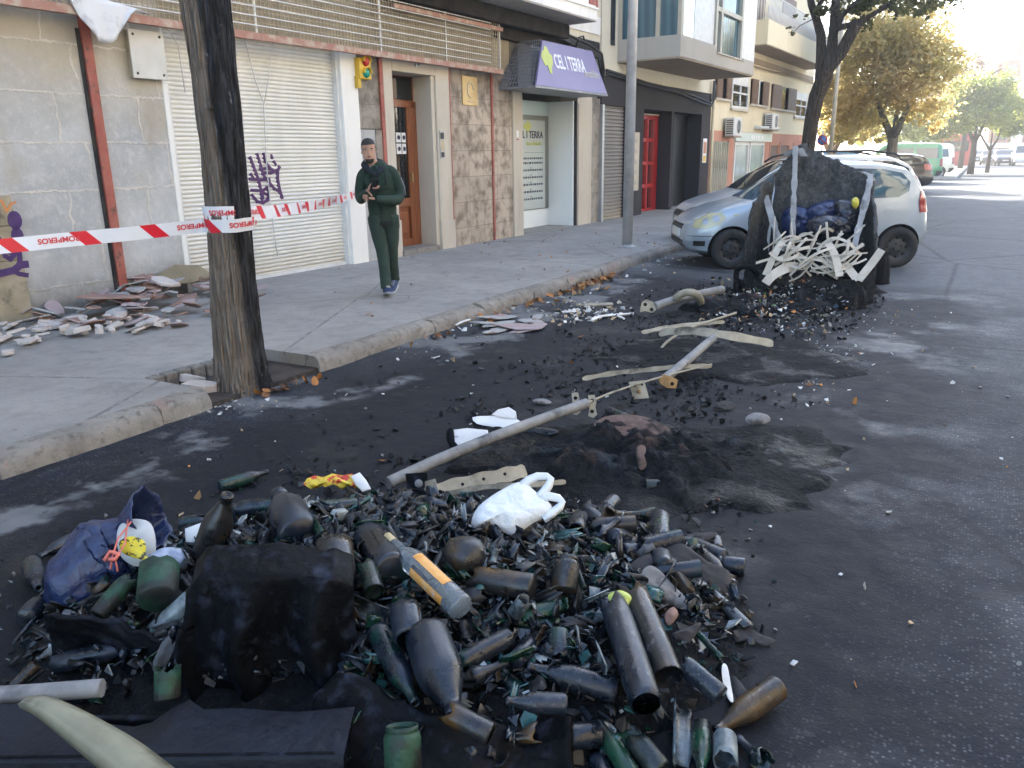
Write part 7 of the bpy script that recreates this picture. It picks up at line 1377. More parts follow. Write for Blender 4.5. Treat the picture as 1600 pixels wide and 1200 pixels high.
# phone hand (photo left arm): palm turned up, fingers curl round the phone
ph = Vector((-.085,-.30,1.235))
h1 = hand([(-.165,-.235,1.165),(-.125,-.275,1.190),(-.095,-.295,1.205)],
    [[(-.095,-.315,1.205),(-.068,-.335,1.200),(-.042,-.338,1.212),(-.034,-.330,1.232)],[(-.088,-.305,1.200),(-.056,-.328,1.196),(-.030,-.328,1.210),(-.022,-.318,1.230)],
     [(-.085,-.292,1.198),(-.052,-.312,1.196),(-.028,-.314,1.208),(-.020,-.305,1.226)],[(-.088,-.278,1.196),(-.060,-.294,1.194),(-.040,-.298,1.204),(-.032,-.292,1.218)],
     [(-.140,-.285,1.195),(-.128,-.315,1.222),(-.112,-.325,1.243),(-.098,-.326,1.252)]])
# other hand resting on the wrist of the first
h2 = hand([(-.075,-.285,1.085),(-.118,-.292,1.092),(-.150,-.290,1.100)],
    [[(-.150,-.285,1.118),(-.178,-.276,1.128),(-.196,-.255,1.128),(-.200,-.236,1.122)],[(-.156,-.288,1.104),(-.186,-.278,1.110),(-.204,-.256,1.110),(-.208,-.236,1.104)],
     [(-.154,-.288,1.090),(-.182,-.280,1.092),(-.200,-.258,1.092),(-.204,-.240,1.088)],[(-.146,-.286,1.077),(-.170,-.280,1.075),(-.188,-.262,1.074),(-.192,-.246,1.072)],
     [(-.105,-.298,1.112),(-.118,-.306,1.138),(-.136,-.302,1.156),(-.148,-.296,1.166)]])
ankles = skin_mesh([[(-.013,-.185,.05,.035),(-.018,-.11,.30,.035),(-.030,-.055,.48,.04),(-.055,-.015,.66,.05),(-.06,.01,.9,.06)]],1), skin_mesh([[(.098,.205,.09,.035),(.085,.125,.30,.035),(.080,.065,.48,.04),(.088,.035,.66,.05),(.07,.02,.9,.06)]],1)
bodym = hm
for me in [core]+h1+h2+list(ankles): bodym.add([tuple(v.co) for v in me.vertices], [tuple(p.vertices) for p in me.polygons], 0, True)
body = bodym.build('body', M['skin'], man, local=True)
def child(mes, nm, mat, par=man, fix=True):
    m = join_meshes(mes if isinstance(mes, list) else [mes]); return m.build(nm, M[mat], par, local=True, fix=fix)
# clothing
def loft(secs, n=24, per=5):
    """secs: (x,y,z,rx,ry) along a path; smooth rounded tube with elliptical sections kept level for the trunk"""
    P = [Vector(s_[:3]) for s_ in secs]; out = []
    for i in range(len(P)-1):
        p0,p1,p2,p3 = P[max(i-1,0)],P[i],P[i+1],P[min(i+2,len(P)-1)]
        for j in range(per):
            t = j/per; t2 = t*t*(3-2*t); out.append((.5*((2*p1)+(-p0+p2)*t+(2*p0-5*p1+4*p2-p3)*t*t+(-p0+3*p1-3*p2+p3)*t**3), secs[i][3]+(secs[i+1][3]-secs[i][3])*t2, secs[i][4]+(secs[i+1][4]-secs[i][4])*t2))
    out.append((P[-1], secs[-1][3], secs[-1][4])); m = MB(); vs = []; K = len(out)
    for i,(c,rx,ry) in enumerate(out):
        t = (out[min(i+1,K-1)][0]-out[max(i-1,0)][0]).normalized()
        ax = Vector((1,0,0))-t*t.x
        if ax.length < .3: ax = Vector((0,1,0))-t*t.y
        ax.normalize(); ay = t.cross(ax).normalized()
        for k in range(n):
            q = 2*pi*k/n; w = 1+.035*fbm((c.x*9+cos(q)*1.2,c.y*9+sin(q)*1.2,c.z*11))+.02*sin(c.z*60+q*2)*min(1,abs(fbm((c.x*4,c.z*6,q)))*2); vs.append(c+ax*(cos(q)*rx*w)+ay*(sin(q)*ry*w))
    m.add(vs, [(i*n+k,i*n+(k+1)%n,(i+1)*n+(k+1)%n,(i+1)*n+k) for i in range(K-1) for k in range(n)]+[tuple(reversed(range(n))),tuple((K-1)*n+k for k in range(n))], 0, True)
    return m.mesh('loft', [M['hood_green']])
torso = loft([(0.0048,0.02,0.775,0.152,0.117),(0.00384,0.02,0.83,0.158,0.122),(0,0.018,0.95,0.158,0.117),(-0.00768,0.015,1.08,0.161,0.117),(-0.01728,0.012,1.2,0.173,0.120),(-0.02688,0.012,1.3,0.182,0.115),(-0.03648,0.012,1.37,0.170,0.099),(-0.0528,0.012,1.42,0.115,0.080),(-0.072,0.012,1.455,0.069,0.066)], 32)
armL = loft([(-0.144,0.012,1.375,0.064,0.066),(-0.1968,0.018,1.325,0.066,0.068),(-0.22848,0.025,1.22,0.061,0.062),(-0.24192,0.025,1.12,0.057,0.058),(-0.23232,-0.03,1.075,0.055,0.056),(-0.2064,-0.13,1.105,0.050,0.051),(-0.1776,-0.205,1.14,0.042,0.043),(-0.1584,-0.24,1.16,0.037,0.038)], 18)
armR = loft([(0.0816,0.012,1.385,0.064,0.066),(0.1392,0.018,1.335,0.068,0.070),(0.1776,0.028,1.22,0.063,0.065),(0.192,0.022,1.12,0.061,0.062),(0.1776,-0.04,1.065,0.058,0.059),(0.1056,-0.15,1.062,0.052,0.053),(0,-0.255,1.075,0.043,0.044),(-0.0624,-0.285,1.084,0.037,0.038)], 18)
hoodie = child([torso, armL, armR], 'hoodie', 'hood_green')
hem = MB()
hem.lathe([(.166,0),(.178,.02),(.174,.055)], 28, 0, Matrix.Translation((.005,.02,.775)) @ Matrix.Diagonal((1.0,.76,1,1))); hem.build('hem', M['seam'], hoodie, local=True)
m = MB()     # centre zip and chest seams follow the front of the hoodie
def front_y(x, z):
    best = 0
    for v in torso.vertices:
        if abs(v.co.x-x) < .03 and abs(v.co.z-z) < .035: best = min(best, v.co.y)
    return best-.004
def seam(pts, r=.0045): m.tube([(x,front_y(x,z),z) for x,z in pts], r, 5)
seam([(-.055+.05*(1.38-z)/.6,z) for z in [1.38-.05*i for i in range(12)]]); seam([(-.15,1.23),(-.12,1.19),(-.08,1.165),(-.045,1.155)]); seam([(-.045,1.155),(.0,1.165),(.05,1.185),(.10,1.20)]); seam([(-.115,1.36),(-.115,1.30),(-.112,1.22)]); seam([(.045,1.37),(.05,1.30),(.05,1.22)]); seam([(.06,.92),(.10,.86)])
m.build('zip_seam', M['seam'], hoodie, local=True)
m = MB(); m.tube([(.225,-.035,1.30),(.258,-.03,1.20),(.264,-.045,1.11)], .006, 5); m.build('sleeve_piping', M['tshirt'], hoodie, local=True)
hood = loft([(-.050,-.125,1.325,.010,.010),(-.095,-.105,1.365,.026,.020),(-.150,-.055,1.410,.040,.026),(-.165,.03,1.450,.045,.035),(-.110,.105,1.475,.050,.042),(-.03,.105,1.47,.050,.042),(.030,.03,1.445,.045,.035),(.010,-.055,1.405,.040,.026),(-.022,-.105,1.36,.026,.020),(-.050,-.125,1.325,.010,.010)], 14)
child(hood, 'hood', 'hood_lining')
m = MB(); m.lathe([(0,0),(.045,.0),(.05,.03)], 14, 0, Matrix.Translation((-.075,-.07,1.385)) @ Matrix.Rotation(radians(55),4,'X')); m.build('tshirt', M['tshirt'], man, local=True)
legF = loft([(-.075,.01,.88,.095,.115),(-.072,.005,.80,.098,.118),(-.055,-.015,.66,.088,.098),(-.030,-.055,.48,.071,.078),(-.018,-.11,.30,.063,.068),(-.014,-.165,.15,.060,.066),(-.013,-.185,.085,.060,.068)], 20)
legB = loft([(.080,.02,.88,.095,.115),(.085,.025,.80,.098,.118),(.088,.035,.66,.086,.096),(.080,.065,.48,.069,.075),(.085,.125,.30,.060,.064),(.094,.185,.17,.057,.062),(.098,.205,.125,.057,.064)], 20)
M['trouser_green'] = pm('faded_green_trouser_cloth', (.016,.034,.024), (.026,.048,.035), 9, .9, .5, 18, dist=.02)
tr_ = child([legF, legB, loft([(0,.015,.74,.10,.09),(.0,.015,.80,.155,.118),(.0,.015,.90,.160,.118)], 24)], 'trousers', 'trouser_green')
def shoe(M_):
    prof = [(-.27,.030,.022),(-.25,.040,.040),(-.20,.047,.055),(-.13,.045,.075),(-.06,.042,.095),(.0,.040,.105),(.03,.035,.10),(.045,.02,.07)]
    vs = []; n = 12
    for (y,w,h) in prof:
        for k in range(n):
            q = 2*pi*k/n; vs.append((w*sin(q)*1.0, y, max(.012, h*.5+h*.5*cos(q))))
    m = MB(); m.add(vs, [(i*n+k,i*n+(k+1)%n,(i+1)*n+(k+1)%n,(i+1)*n+k) for i in range(len(prof)-1) for k in range(n)]+[tuple(range(n)),tuple(reversed([(len(prof)-1)*n+k for k in range(n)]))], 0, True, M_)
    o = m.build('shoe', M['shoe_blue'], man, local=True)
    m = MB(); ol = [(w*1.06*s_, y) for s_ in (1,) for y,w,h in prof]+[(-w*1.06, y) for y,w,h in reversed(prof)]
    m.prism(ol, 0, .022, 'z', 0, M_); m.build('sole', M['sole'], o, .004, local=True)
    m = MB()
    for k in range(4): m.tube([M_ @ Vector((-.02,-.16+k*.025,.070+k*.008)), M_ @ Vector((.0,-.165+k*.025,.077+k*.008)), M_ @ Vector((.02,-.16+k*.025,.070+k*.008))], .004, 4)
    m.build('lace', M['sole'], o, local=True)
shoe(Matrix.Translation((-.012,-.165,.01)) @ Matrix.Rotation(radians(12),4,'Z') @ Matrix.Rotation(radians(-11),4,'X'))
shoe(Matrix.Translation((.10,.20,.045)) @ Matrix.Rotation(radians(-14),4,'Z') @ Matrix.Rotation(radians(11),4,'X'))
# hair cap, brows, eyes, mouth, beard: thin shells taken from the head surface
def shell(pred, nm, mat, off, par=man):
    nr = Matrix.Identity(3); c = Vector((0,0,0)); m = MB(); keep = []; cv = Vector((0,.005,-.01))
    vv = [v+(Vector((v.x,v.y,v.z*.8))).normalized()*off for v in hv]
    ff = [f for f in fs if len(f) == 4 and pred(sum((hv[i] for i in f), Vector())/4)]
    if pred(Vector((0,0,.126))): ff.append(fs[-1])
    m.add(vv, ff, 0, True, HM); return m.build(nm, M[mat], par, local=True, fix=False)
shell(lambda p: p.z > .062-.02*(p.y > -.03)-.075*min(1,max(0,(p.y+.01)*16)), 'hair', 'hair', .006)
shell(lambda p: p.y < -.045 and p.z < -.083 and abs(p.x) < .042, 'beard', 'hair', .004)
shell(lambda p: p.y < -.0 and p.z < -.062 and .030 < abs(p.x), 'stubble', 'hair', .0006) if False else None
m = MB()
def facepatch(x, z, w, h, mat, nm, off=.0025):
    best = min((abs(v.x-x)+abs(v.z-z), v.y) for v in hv if v.y < 0)[1]
    q = MB(); q.lathe([(0,.0),(.7,-.3),(1,0)], 10, 0, HM @ Matrix.Translation((x,best-off+.004,z)) @ Matrix.Rotation(-pi/2,4,'X') @ Matrix.Diagonal((w,h,.010,1))); return q.build(nm, M[mat], body, local=True)
for s_ in (-1,1):
    facepatch(s_*.031,.004,.013,.0055,'eye','eye'); facepatch(s_*.031,.004,.0058,.0056,'dark','iris',.005); facepatch(s_*.033,.021,.019,.0045,'hair','eyebrow',.004)
facepatch(0,-.072,.021,.006,'lips','mouth',.006); facepatch(0,-.058,.024,.004,'hair','moustache',.008)
phone = thing('phone', 'black mobile phone held in the hand of the man in green', 'phone', tuple(man.matrix_world @ Vector((-.075,-.32,1.225))), PZ)
PM = man.matrix_world @ Matrix.Translation((-.075,-.322,1.228)) @ Matrix.Rotation(radians(-68),4,'X') @ Matrix.Rotation(radians(18),4,'Z')
M['phone'] = pm('black_phone', (.008,.008,.009), None, rough=.2)
m = MB(); m.box(-.036,.036,-.072,.072,-.004,.004,0,PM); m.build('case', M['phone'], phone, .004)
m = MB(); m.box(-.033,.033,-.066,.066,.0042,.0052,0,PM); m.build('screen', M['dark_glass'], phone)
# ================================================================== bottles of the heap
build_container()
PM_ = {k: {} for k in PROTO}
def pmesh(k, mat):
    if mat not in PM_[k]:
        me = PROTO[k].mesh(k, M[mat]); fixn(me); PM_[k][mat] = me
    return PM_[k][mat]
KN = dict(wine='glass_bottle', cava='glass_bottle', beer='glass_bottle', wine_broken='broken_bottle', cup='broken_bottle', tube='broken_bottle', neck='bottle_neck', jar='glass_jar', shell_long='glass_shard', shell_short='glass_shard', shell_wide='glass_shard', round_flask='round_flask')
KL = {'glass_bottle': ('smoke blackened whole glass bottle lying in the burnt heap','bottle','whole bottles in the burnt heap'),
      'broken_bottle': ('sooty bottle body with ragged broken edge in the burnt heap','broken bottle','broken bottles in the burnt heap'),
      'bottle_neck': ('snapped off sooty bottle neck lying in the burnt heap','bottle neck','bottle necks in the burnt heap'),
      'glass_jar': ('small wide mouthed sooty glass jar in the burnt heap','jar','jars in the burnt heap'),
      'glass_shard': ('curved shard of dirty glass lying in the burnt heap','glass shard','curved shards in the burnt heap')}
def put(k, mat, mw, name=None, label=None, cat=None, group=None, scale=1.0):
    o = bpy.data.objects.new(name or KN[k], pmesh(k, mat)); COL.objects.link(o)
    o.matrix_world = mw @ Matrix.Scale(scale, 4) if scale != 1 else mw; MWORLD[o.name] = o.matrix_world.copy()
    kk = KL.get(name or KN[k]); 
    if label: tag(o, label, cat, group)
    else: tag(o, *kk)
    return o
rb_ = random.Random(8)
cam_p = Vector((0,0,HCAM))
def proj(p):
    c = RW.transposed() @ (Vector(p)-cam_p); return c.x/c.z*FPX+800, c.y/c.z*FPX+600
M['moss'] = pm('mossy_green_sooted_glass', (.014,.066,.034), (.005,.010,.010), 7, .6, .5, 40, c3=(.012,.014,.013), s3=13, l3=.46, h3=.62)
# hero bottles given by two points of their axis
def axis_mw(p0, p1, roll=0.0):
    d = (p1-p0).normalized(); q = d.to_track_quat('Z','Y'); return Matrix.Translation((p0+p1)/2) @ q.to_matrix().to_4x4() @ Matrix.Rotation(roll,4,'Z')
HERO = []   # pixel segments kept clear of loose bottles
def hero(k, mat, px0, px1, z0, z1, label, cat, name=None, length=None, fat=1.0, roll=0.0):
    a, b = g(*px0, z0), g(*px1, z1); me = pmesh(k, mat); zs = [v.co.z for v in me.vertices]; L = max(zs)-min(zs)
    mw = axis_mw(a, b, roll) @ Matrix.Diagonal(((b-a).length/L*fat,(b-a).length/L*fat,(b-a).length/L,1)); HERO.append((px0,px1))
    return put(k, mat, mw, name or KN[k], label, cat)
hero('cava','soot_brown',(322,872),(356,772),.24,.50,'big brown flask standing upright at the left edge of the burnt heap','bottle','standing_flask',fat=1.35)
hero('wine','soot_glass',(612,895),(562,808),.34,.36,'dark bottle lying bottom out just left of the orange labelled bottle','bottle',fat=1.25)
hero('beer','soot_glass',(470,842),(437,775),.36,.36,'dark flat sided bottle behind the charred folded wall','bottle',fat=1.25)
hero('round_flask','soot_brown',(694,868),(762,872),.33,.33,'round brown bellied flask with a small dark mouth facing right','flask',fat=1.1)
hero('wine_broken','soot_brown',(838,918),(728,902),.29,.29,'brownish broken bottle lying crosswise beside the orange labelled bottle','broken bottle',fat=1.15)
hero('cava','soot_glass',(665,990),(712,1120),.30,.24,'largest smooth dark bottle lying in front of the heap','bottle',fat=1.45)
hero('wine_broken','soot_glass',(1012,1108),(955,930),.19,.24,'long pale grey tube of melted glass with a hole, on the right of the heap','broken bottle','melted_bottle',fat=.6)
hero('tube','soot_brown',(1046,1062),(985,912),.17,.24,'second pale melted glass tube lying right of the one with a hole','broken bottle','melted_bottle',fat=.6)
hero('cup','soot_pale',(802,962),(822,935),.24,.30,'clear broken glass cup with pale ragged rim facing up','broken bottle',fat=1.2)
hero('jar','soot_brown',(882,925),(886,872),.24,.32,'ribbed brown jar standing near the white carrier bag','jar',fat=1.1)
hero('jar','moss',(630,1210),(628,1135),.18,.28,'mossy green jar standing at the front of the heap','jar',fat=1.2)
hero('wine_broken','moss',(150,965),(205,900),.22,.30,'green broken bottle below the blue rubbish bag','broken bottle',fat=1.25)
hero('cup','moss',(245,940),(250,880),.28,.34,'green cup shaped bottle bottom with a dark hole beside the blue bag','broken bottle',fat=1.35)
hero('cup','moss',(262,1095),(262,1040),.20,.28,'green broken bottle standing in the dark hollow of the melted container','broken bottle',fat=1.3)
hero('beer','soot_pale',(110,1000),(60,1030),.14,.12,'labelled pale bottle at the left edge of the heap','bottle',fat=1.2)
hero('tube','soot_brown',(20,1075),(60,1035),.10,.14,'brown glass mouth pointing at the camera at the left edge','broken bottle',fat=1.1)
hero('wine_broken','soot_brown',(770,1150),(695,1110),.22,.26,'brown broken bottle at the front edge above the melted rim','broken bottle',fat=1.4)
hero('cava','soot_glass',(885,1100),(790,1095),.20,.22,'dark bottle lying level at the front right of the heap','bottle',fat=1.2)
hero('cup','soot_glass',(640,1000),(632,945),.30,.34,'short dark bottle bottom standing below the orange labelled bottle','broken bottle',fat=1.2)
hero('wine','soot_glass',(590,985),(650,1100),.26,.2,'slim dark bottle sloping down beside the largest dark bottle','bottle',fat=.95)
hero('cup','soot_brown',(528,905),(522,845),.36,.42,'ribbed broken bottle standing behind the corner of the charred wall','broken bottle',fat=1.25)
hero('tube','soot_green',(585,925),(572,880),.34,.37,'hollow dark bottle end showing a green lit inside','broken bottle',fat=1.25)
hero('wine_broken','soot_green',(560,790),(480,800),.30,.32,'grey green bottle lying level behind the charred wall','broken bottle',fat=1.15)
hero('wine','soot_glass',(470,785),(330,800),.24,.22,'long dark bottle lying level at the back of the heap','bottle',fat=.8)
hero('wine_broken','soot_glass',(1130,1090),(1060,1030),.13,.18,'smoky bottle body at the right front edge of the heap','broken bottle',fat=1.2)
hero('shell_long','soot_green',(1130,1035),(1085,985),.12,.16,'bright green curved piece of bottle on the right of the heap','glass shard',fat=.8)
hero('shell_wide','soot_green',(915,925),(900,885),.25,.28,'bright green rounded shard in the middle of the heap','glass shard',fat=1.0)
hero('shell_wide','soot_pale',(900,985),(905,1020),.24,.24,'whitish glass lump at the right of the heap centre','glass shard',fat=1.0)
hero('shell_wide','soot_pale',(930,1010),(945,1050),.22,.22,'clear broken sheet of glass beside the whitish lump','glass shard',fat=1.0)
hero('neck','soot_pale',(770,880),(775,850),.33,.38,'grey stained bell shaped glass behind the brown bellied flask','bottle neck',fat=1.6)
LABELSEG = ((606,840),(728,952)); KEEP = HERO+[LABELSEG,((740,800),(860,800)),((780,770),(830,830)),((95,890),(235,850)),((350,890),(530,890)),((350,950),(540,1000)),((350,1050),(540,1080)),((170,1130),(550,1140)),((180,1000),(320,1040)),((480,752),(575,752)),((640,770),(820,745))]
def segd(p, a, b):
    ax, ay = a; bx, by = b; dx, dy = bx-ax, by-ay; t = max(0,min(1,((p[0]-ax)*dx+(p[1]-ay)*dy)/(dx*dx+dy*dy+1e-9))); return hypot(p[0]-ax-t*dx, p[1]-ay-t*dy)
for row in TBL.split(';'):
    f = row.split(','); k = f[0]; v = [float(x) for x in f[1:]]
    px = proj(v[:3])
    if px[0] > 1148+max(0,(px[1]-960)*.25) or v[2] < .0 or px[0] < 40: continue
    if min(segd(px,a,b) for a,b in KEEP) < 30: continue
    mat = rb_.choices(['soot_glass','soot_green','soot_pale','soot_brown'],[.60,.12,.14,.14] if k[:5] != 'shell' else [.45,.2,.25,.10])[0]
    from mathutils import Quaternion
    put(k, mat, Matrix.Translation(v[:3]) @ Quaternion(v[3:7]).to_matrix().to_4x4(), scale=.92)
    if k in ('wine_broken','cup','tube','wine','beer','jar','cava') and 470 < px[0] < 1090 and 780 < px[1] < 1120:
        p2 = Vector(v[:3])+E1*rb_.uniform(-.06,.06)+E2*rb_.uniform(-.05,.05); p2.z = max(v[2], heap_h(p2))+.048; px2 = proj(p2)
        if min(segd(px2,a,b) for a,b in KEEP) < 38: continue
        k2 = rb_.choice(['wine_broken','cup','tube','wine_broken','beer','neck','jar']); mat = rb_.choices(['soot_glass','soot_green','soot_pale','soot_brown'],[.60,.14,.10,.16])[0]
        put(k2, mat, Matrix.Translation(p2) @ Euler((pi/2+rb_.gauss(0,.25),rb_.gauss(0,.3),rb_.random()*6.28)).to_matrix().to_4x4(), scale=.95)
# clear bottle with orange label
def clear_glass(name, col):
    t = NT(name); t.b.inputs['Transmission Weight'].default_value = .85; t.b.inputs['IOR'].default_value = 1.45
    return t.fin(col, .06, 0, .5)
M['clear'] = clear_glass('clear_bottle_glass', (.62,.70,.75)); M['label'] = pm('orange_paper_label', (.62,.27,.05), (.70,.40,.14), 18, .6, c3=(.55,.50,.48), s3=26, l3=.62, h3=.7); M['label_dark'] = pm('dark_label_band', (.03,.035,.05), (.10,.11,.13), 14, .5)
a, b = g(722,950,.32), g(604,838,.40); lb_ = thing('labelled_bottle', 'clear glass spirit bottle with torn orange label and cream cap on the heap', 'bottle', tuple(a))
mw = axis_mw(a, b); L = (b-a).length; h = L/2; r = .041
m = MB(); m.lathe([(0,-h),(r*.9,-h),(r,-h+.008),(r,-h+.02),(r*.96,-h+.024),(r,-h+.028),(r,-h+.034),(r*.96,-h+.038),(r,-h+.045),(r,h*.22),(r*.97,h*.30),(r*.78,h*.42),(r*.5,h*.52),(r*.46,h*.60),(r*.52,h*.66),(r*.44,h*.74),(r*.36,h*.88)], 26, 0, mw); m.build('glass', M['clear'], lb_)
m = MB(); m.lathe([(r*.40,h*.80),(r*.42,h*.81),(r*.42,h*.99),(r*.36,h),(0,h)], 16, 0, mw); M['cap'] = pm('cream_cap', (.55,.45,.25), (.45,.36,.2), 9, .5); m.build('cap', M['cap'], lb_)
def lab_arc(a0, a1, z0, z1, off, mat):
    m = MB(); m.lathe([(r+off,z0),(r+off,z1)], 14, 0, mw, a0=a0, a1=a1); return m.build('label', M[mat], lb_, fix=False)
to_cam = (cam_p-(a+b)/2); lc = mw.to_3x3().inverted() @ to_cam; ac = atan2(lc.y, lc.x)
lab_arc(ac+.25,ac+1.15,-h*.62,h*.16,.0012,'label'); lab_arc(ac-1.25,ac-.45,-h*.75,h*.05,.0012,'label'); lab_arc(ac-.45,ac-.15,-h*.35,h*.05,.0015,'label_dark')

# ================================================================== loose glass crumbs of the heap: nobody could count them
def cm(name, c, rough=.35): return pm(name, c, tuple(x*.45 for x in c), 30, rough)
GM = [cm('crumb_black',(.010,.012,.015),.5), cm('crumb_slate',(.018,.026,.038),.2), cm('crumb_green',(.010,.045,.026),.15), cm('crumb_teal',(.03,.10,.10),.15), cm('crumb_pale',(.34,.39,.40),.2), cm('crumb_brown',(.05,.036,.025)), cm('crumb_ash',(.11,.115,.12),.9)]
rs = random.Random(31); m = MB()
def shard(p, s, mi, flat=.35):
    n = rs.choice((3,4,4,5)); R = Euler((rs.gauss(0,.6),rs.gauss(0,.6),rs.random()*6.28)).to_matrix(); a0 = rs.random()*6
    top = [R @ Vector((s*rs.uniform(.5,1.1)*cos(a0+2*pi*i/n), s*rs.uniform(.4,1.0)*sin(a0+2*pi*i/n), s*flat*rs.uniform(-.3,.4))) for i in range(n)]
    nn = R @ Vector((0,0,-min(.006,s*.18)))
    m.add([p+v for v in top]+[p+v+nn for v in top], [tuple(range(n)), tuple(reversed(range(n,2*n)))]+[(i,n+i,n+(i+1)%n,(i+1)%n) for i in range(n)], mi)
for i in range(1300):        # curved splinters
    a = rs.gauss(PC0[0]+.0,.62); b = rs.gauss(PC0[1]-.02,.42); p = ef(a,b); hh = heap_h(p)
    if hh <= 0 or proj(p)[0] > 1150 or (b < 2.05 and a < -.5): continue
    r_s = rs.uniform(.022,.042); L_ = rs.uniform(.012,.05); ar = rs.uniform(.7,2.4); mi = rs.choices(range(7),[.50,.27,.07,.03,.05,.06,.02])[0]
    R_ = Matrix.Translation(p+Vector((0,0,hh+.012+rs.random()*.05))) @ Euler((rs.gauss(pi/2,.7),rs.gauss(0,.7),rs.random()*6.28)).to_matrix().to_4x4(); q_ = []; nA = 5
    for rr_ in (r_s, r_s-.0035):
        for zz in (0,1):
            for k in range(nA+1): q_.append((rr_*cos(ar*(k/nA-.5))-r_s*.7, rr_*sin(ar*(k/nA-.5)), (zz*2-1)*L_*(1+.35*sin(k*2.3+i))))
    c_ = nA+1; F_ = []
    for k in range(nA): F_ += [(k,k+1,c_+k+1,c_+k),(2*c_+k,3*c_+k,3*c_+k+1,2*c_+k+1),(c_+k,c_+k+1,3*c_+k+1,3*c_+k),(k,2*c_+k,2*c_+k+1,k+1)]
    F_ += [(0,c_,3*c_,2*c_),(nA,2*c_+nA,3*c_+nA,c_+nA)]; m.add(q_, F_, mi, True, R_)
for i in range(6500):
    a = rs.gauss(PC0[0]+.1,.75); b = rs.gauss(PC0[1]+.05,.5); p = ef(a,b); hh = heap_h(p)
    if (hh <= 0 and rs.random() > .45) or proj(p)[0] > 1215 or (proj(p)[0] > 1150 and rs.random() > .25): continue
    if b < 2.05 and a < -.5: continue
    s = rs.choice((.010,.014,.018,.026,.034)) if hh > 0 else rs.choice((.006,.008,.012,.016))
    mi = rs.choices(range(7),[.50,.24,.06,.04,.06,.06,.04])[0]
    p.z = hh+.006+ (rs.random()*.03 if hh > .05 else 0); shard(p, s, mi)
tag(m.build('glass_fragments', GM), 'countless small dark glass fragments and crumbs covering the burnt heap', 'glass fragments', kind='stuff')
# base of the heap itself
m = MB(); N = 90; vs = []
for i in range(N+1):
    for j in range(N+1):
        p = ef(-2.1+3.2*i/N, 1.55+2.2*j/N); hh = heap_h(p); p.z = hh*.92-.02+(.03*fbm((p.x*7,p.y*7,0))+.012*fbm((p.x*22,p.y*22,4)) if hh > 0 else -.02); vs.append(p)
m.add(vs, [(i*(N+1)+j,(i+1)*(N+1)+j,(i+1)*(N+1)+j+1,i*(N+1)+j+1) for i in range(N) for j in range(N)], 0, True)
tag(m.build('ash_heap', M['melt']), 'low mound of black ash and melted plastic under the bottles', 'ash heap', kind='stuff')

# ================================================================== bags, wrappers and paper
def bag_mat(name, a, b, rough=.3):
    t = NT(name); o = t.obj(); n = t.noise(16, 5, .6, o, .8); t.bump(n, .6, .02)
    return t.fin(t.mix(t.ramp(n, .3, .7), a, b), rough, 0, .6)
M['bag_blue'] = bag_mat('dark_blue_bag_plastic', (.008,.016,.055), (.022,.040,.115)); M['bag_black'] = bag_mat('black_bag_plastic', (.008,.010,.018), (.02,.024,.04), .22); M['bag_navy'] = bag_mat('blue_black_bag_plastic', (.010,.018,.06), (.025,.045,.13), .25)
M['bag_white'] = bag_mat('white_carrier_plastic', (.66,.70,.73), (.76,.79,.80), .4)
def sack(path, radii, n=48, pleat=.10, seed=1, M_=None, squash=.8, zmin=.004):
    m = MB(); P = [Vector(p) for p in path]; K = 40; vs = []
    ux = None
    for i in range(K+1):
        a = i/K*(len(P)-1); j = min(int(a),len(P)-2); f = a-j; f2 = f*f*(3-2*f)
        c = P[j].lerp(P[j+1], f); r = radii[j]+(radii[j+1]-radii[j])*f2
        t = (P[min(j+1,len(P)-1)]-P[max(j-1,0) if f < .5 else j]).normalized(); sd = t.cross(Vector((0,0,1))).normalized(); up = sd.cross(t)
        for k in range(n):
            q = 2*pi*k/n; e = i/K
            w = 1+pleat*(sin(q*7+seed+e*2)*.5+sin(q*13-e*3+seed*2)*.35)*(.35+.9*e)+.05*fbm((cos(q)*1.6+seed,sin(q)*1.6,e*4))+.035*sin(q*23+seed)*e
            p = c+sd*(cos(q)*r*w)+up*(sin(q)*r*w*squash); p.z = max(p.z, zmin); vs.append(p)
    m.add(vs, [(i*n+k,i*n+(k+1)%n,(i+1)*n+(k+1)%n,(i+1)*n+k) for i in range(K) for k in range(n)]+[tuple(reversed(range(n)))], 0, True, M_); return m
bgb = thing('rubbish_bag', 'dark blue rubbish bag with its mouth open, left of the burnt heap', 'rubbish bag', tuple(g(150,940)))
T0, T1, T2, T3 = g(72,945,.02), g(120,910,.10), g(170,868,.16), g(212,838,.24)
sack([T0,T1,T2,T3],[.03,.13,.17,.085], seed=2, squash=.95).build('sack', M['bag_blue'], bgb, fix=False).modifiers.new('t','SOLIDIFY').thickness = .003
dirm = (T3-T2).normalized(); side_ = dirm.cross(Vector((0,0,1))).normalized(); upm = side_.cross(dirm)
m = MB(); n = 44; vs = []          # flared rim of the bag mouth
for i in range(7):
    for k in range(n):
        q = 2*pi*k/n; top = max(0,sin(q)); rr_ = .088+.009*i+.007*sin(q*9+i*.5)+.004*sin(q*17); bl = .013*i*(1+.9*top)+.008*sin(q*5)*i/6
        vs.append(T3+dirm*bl+side_*cos(q)*rr_*.9+upm*sin(q)*rr_*(1.0 if sin(q) > 0 else .6))
m.add(vs, [(i*n+k,i*n+(k+1)%n,(i+1)*n+(k+1)%n,(i+1)*n+k) for i in range(6) for k in range(n)], 0, True); m.build('mouth', M['bag_blue'], bgb, fix=False).modifiers.new('t','SOLIDIFY').thickness = .003
M['tie'] = pm('coral_tie_string', (.62,.16,.12), None, rough=.5)
m = MB(); c0 = g(185,858,.27); 
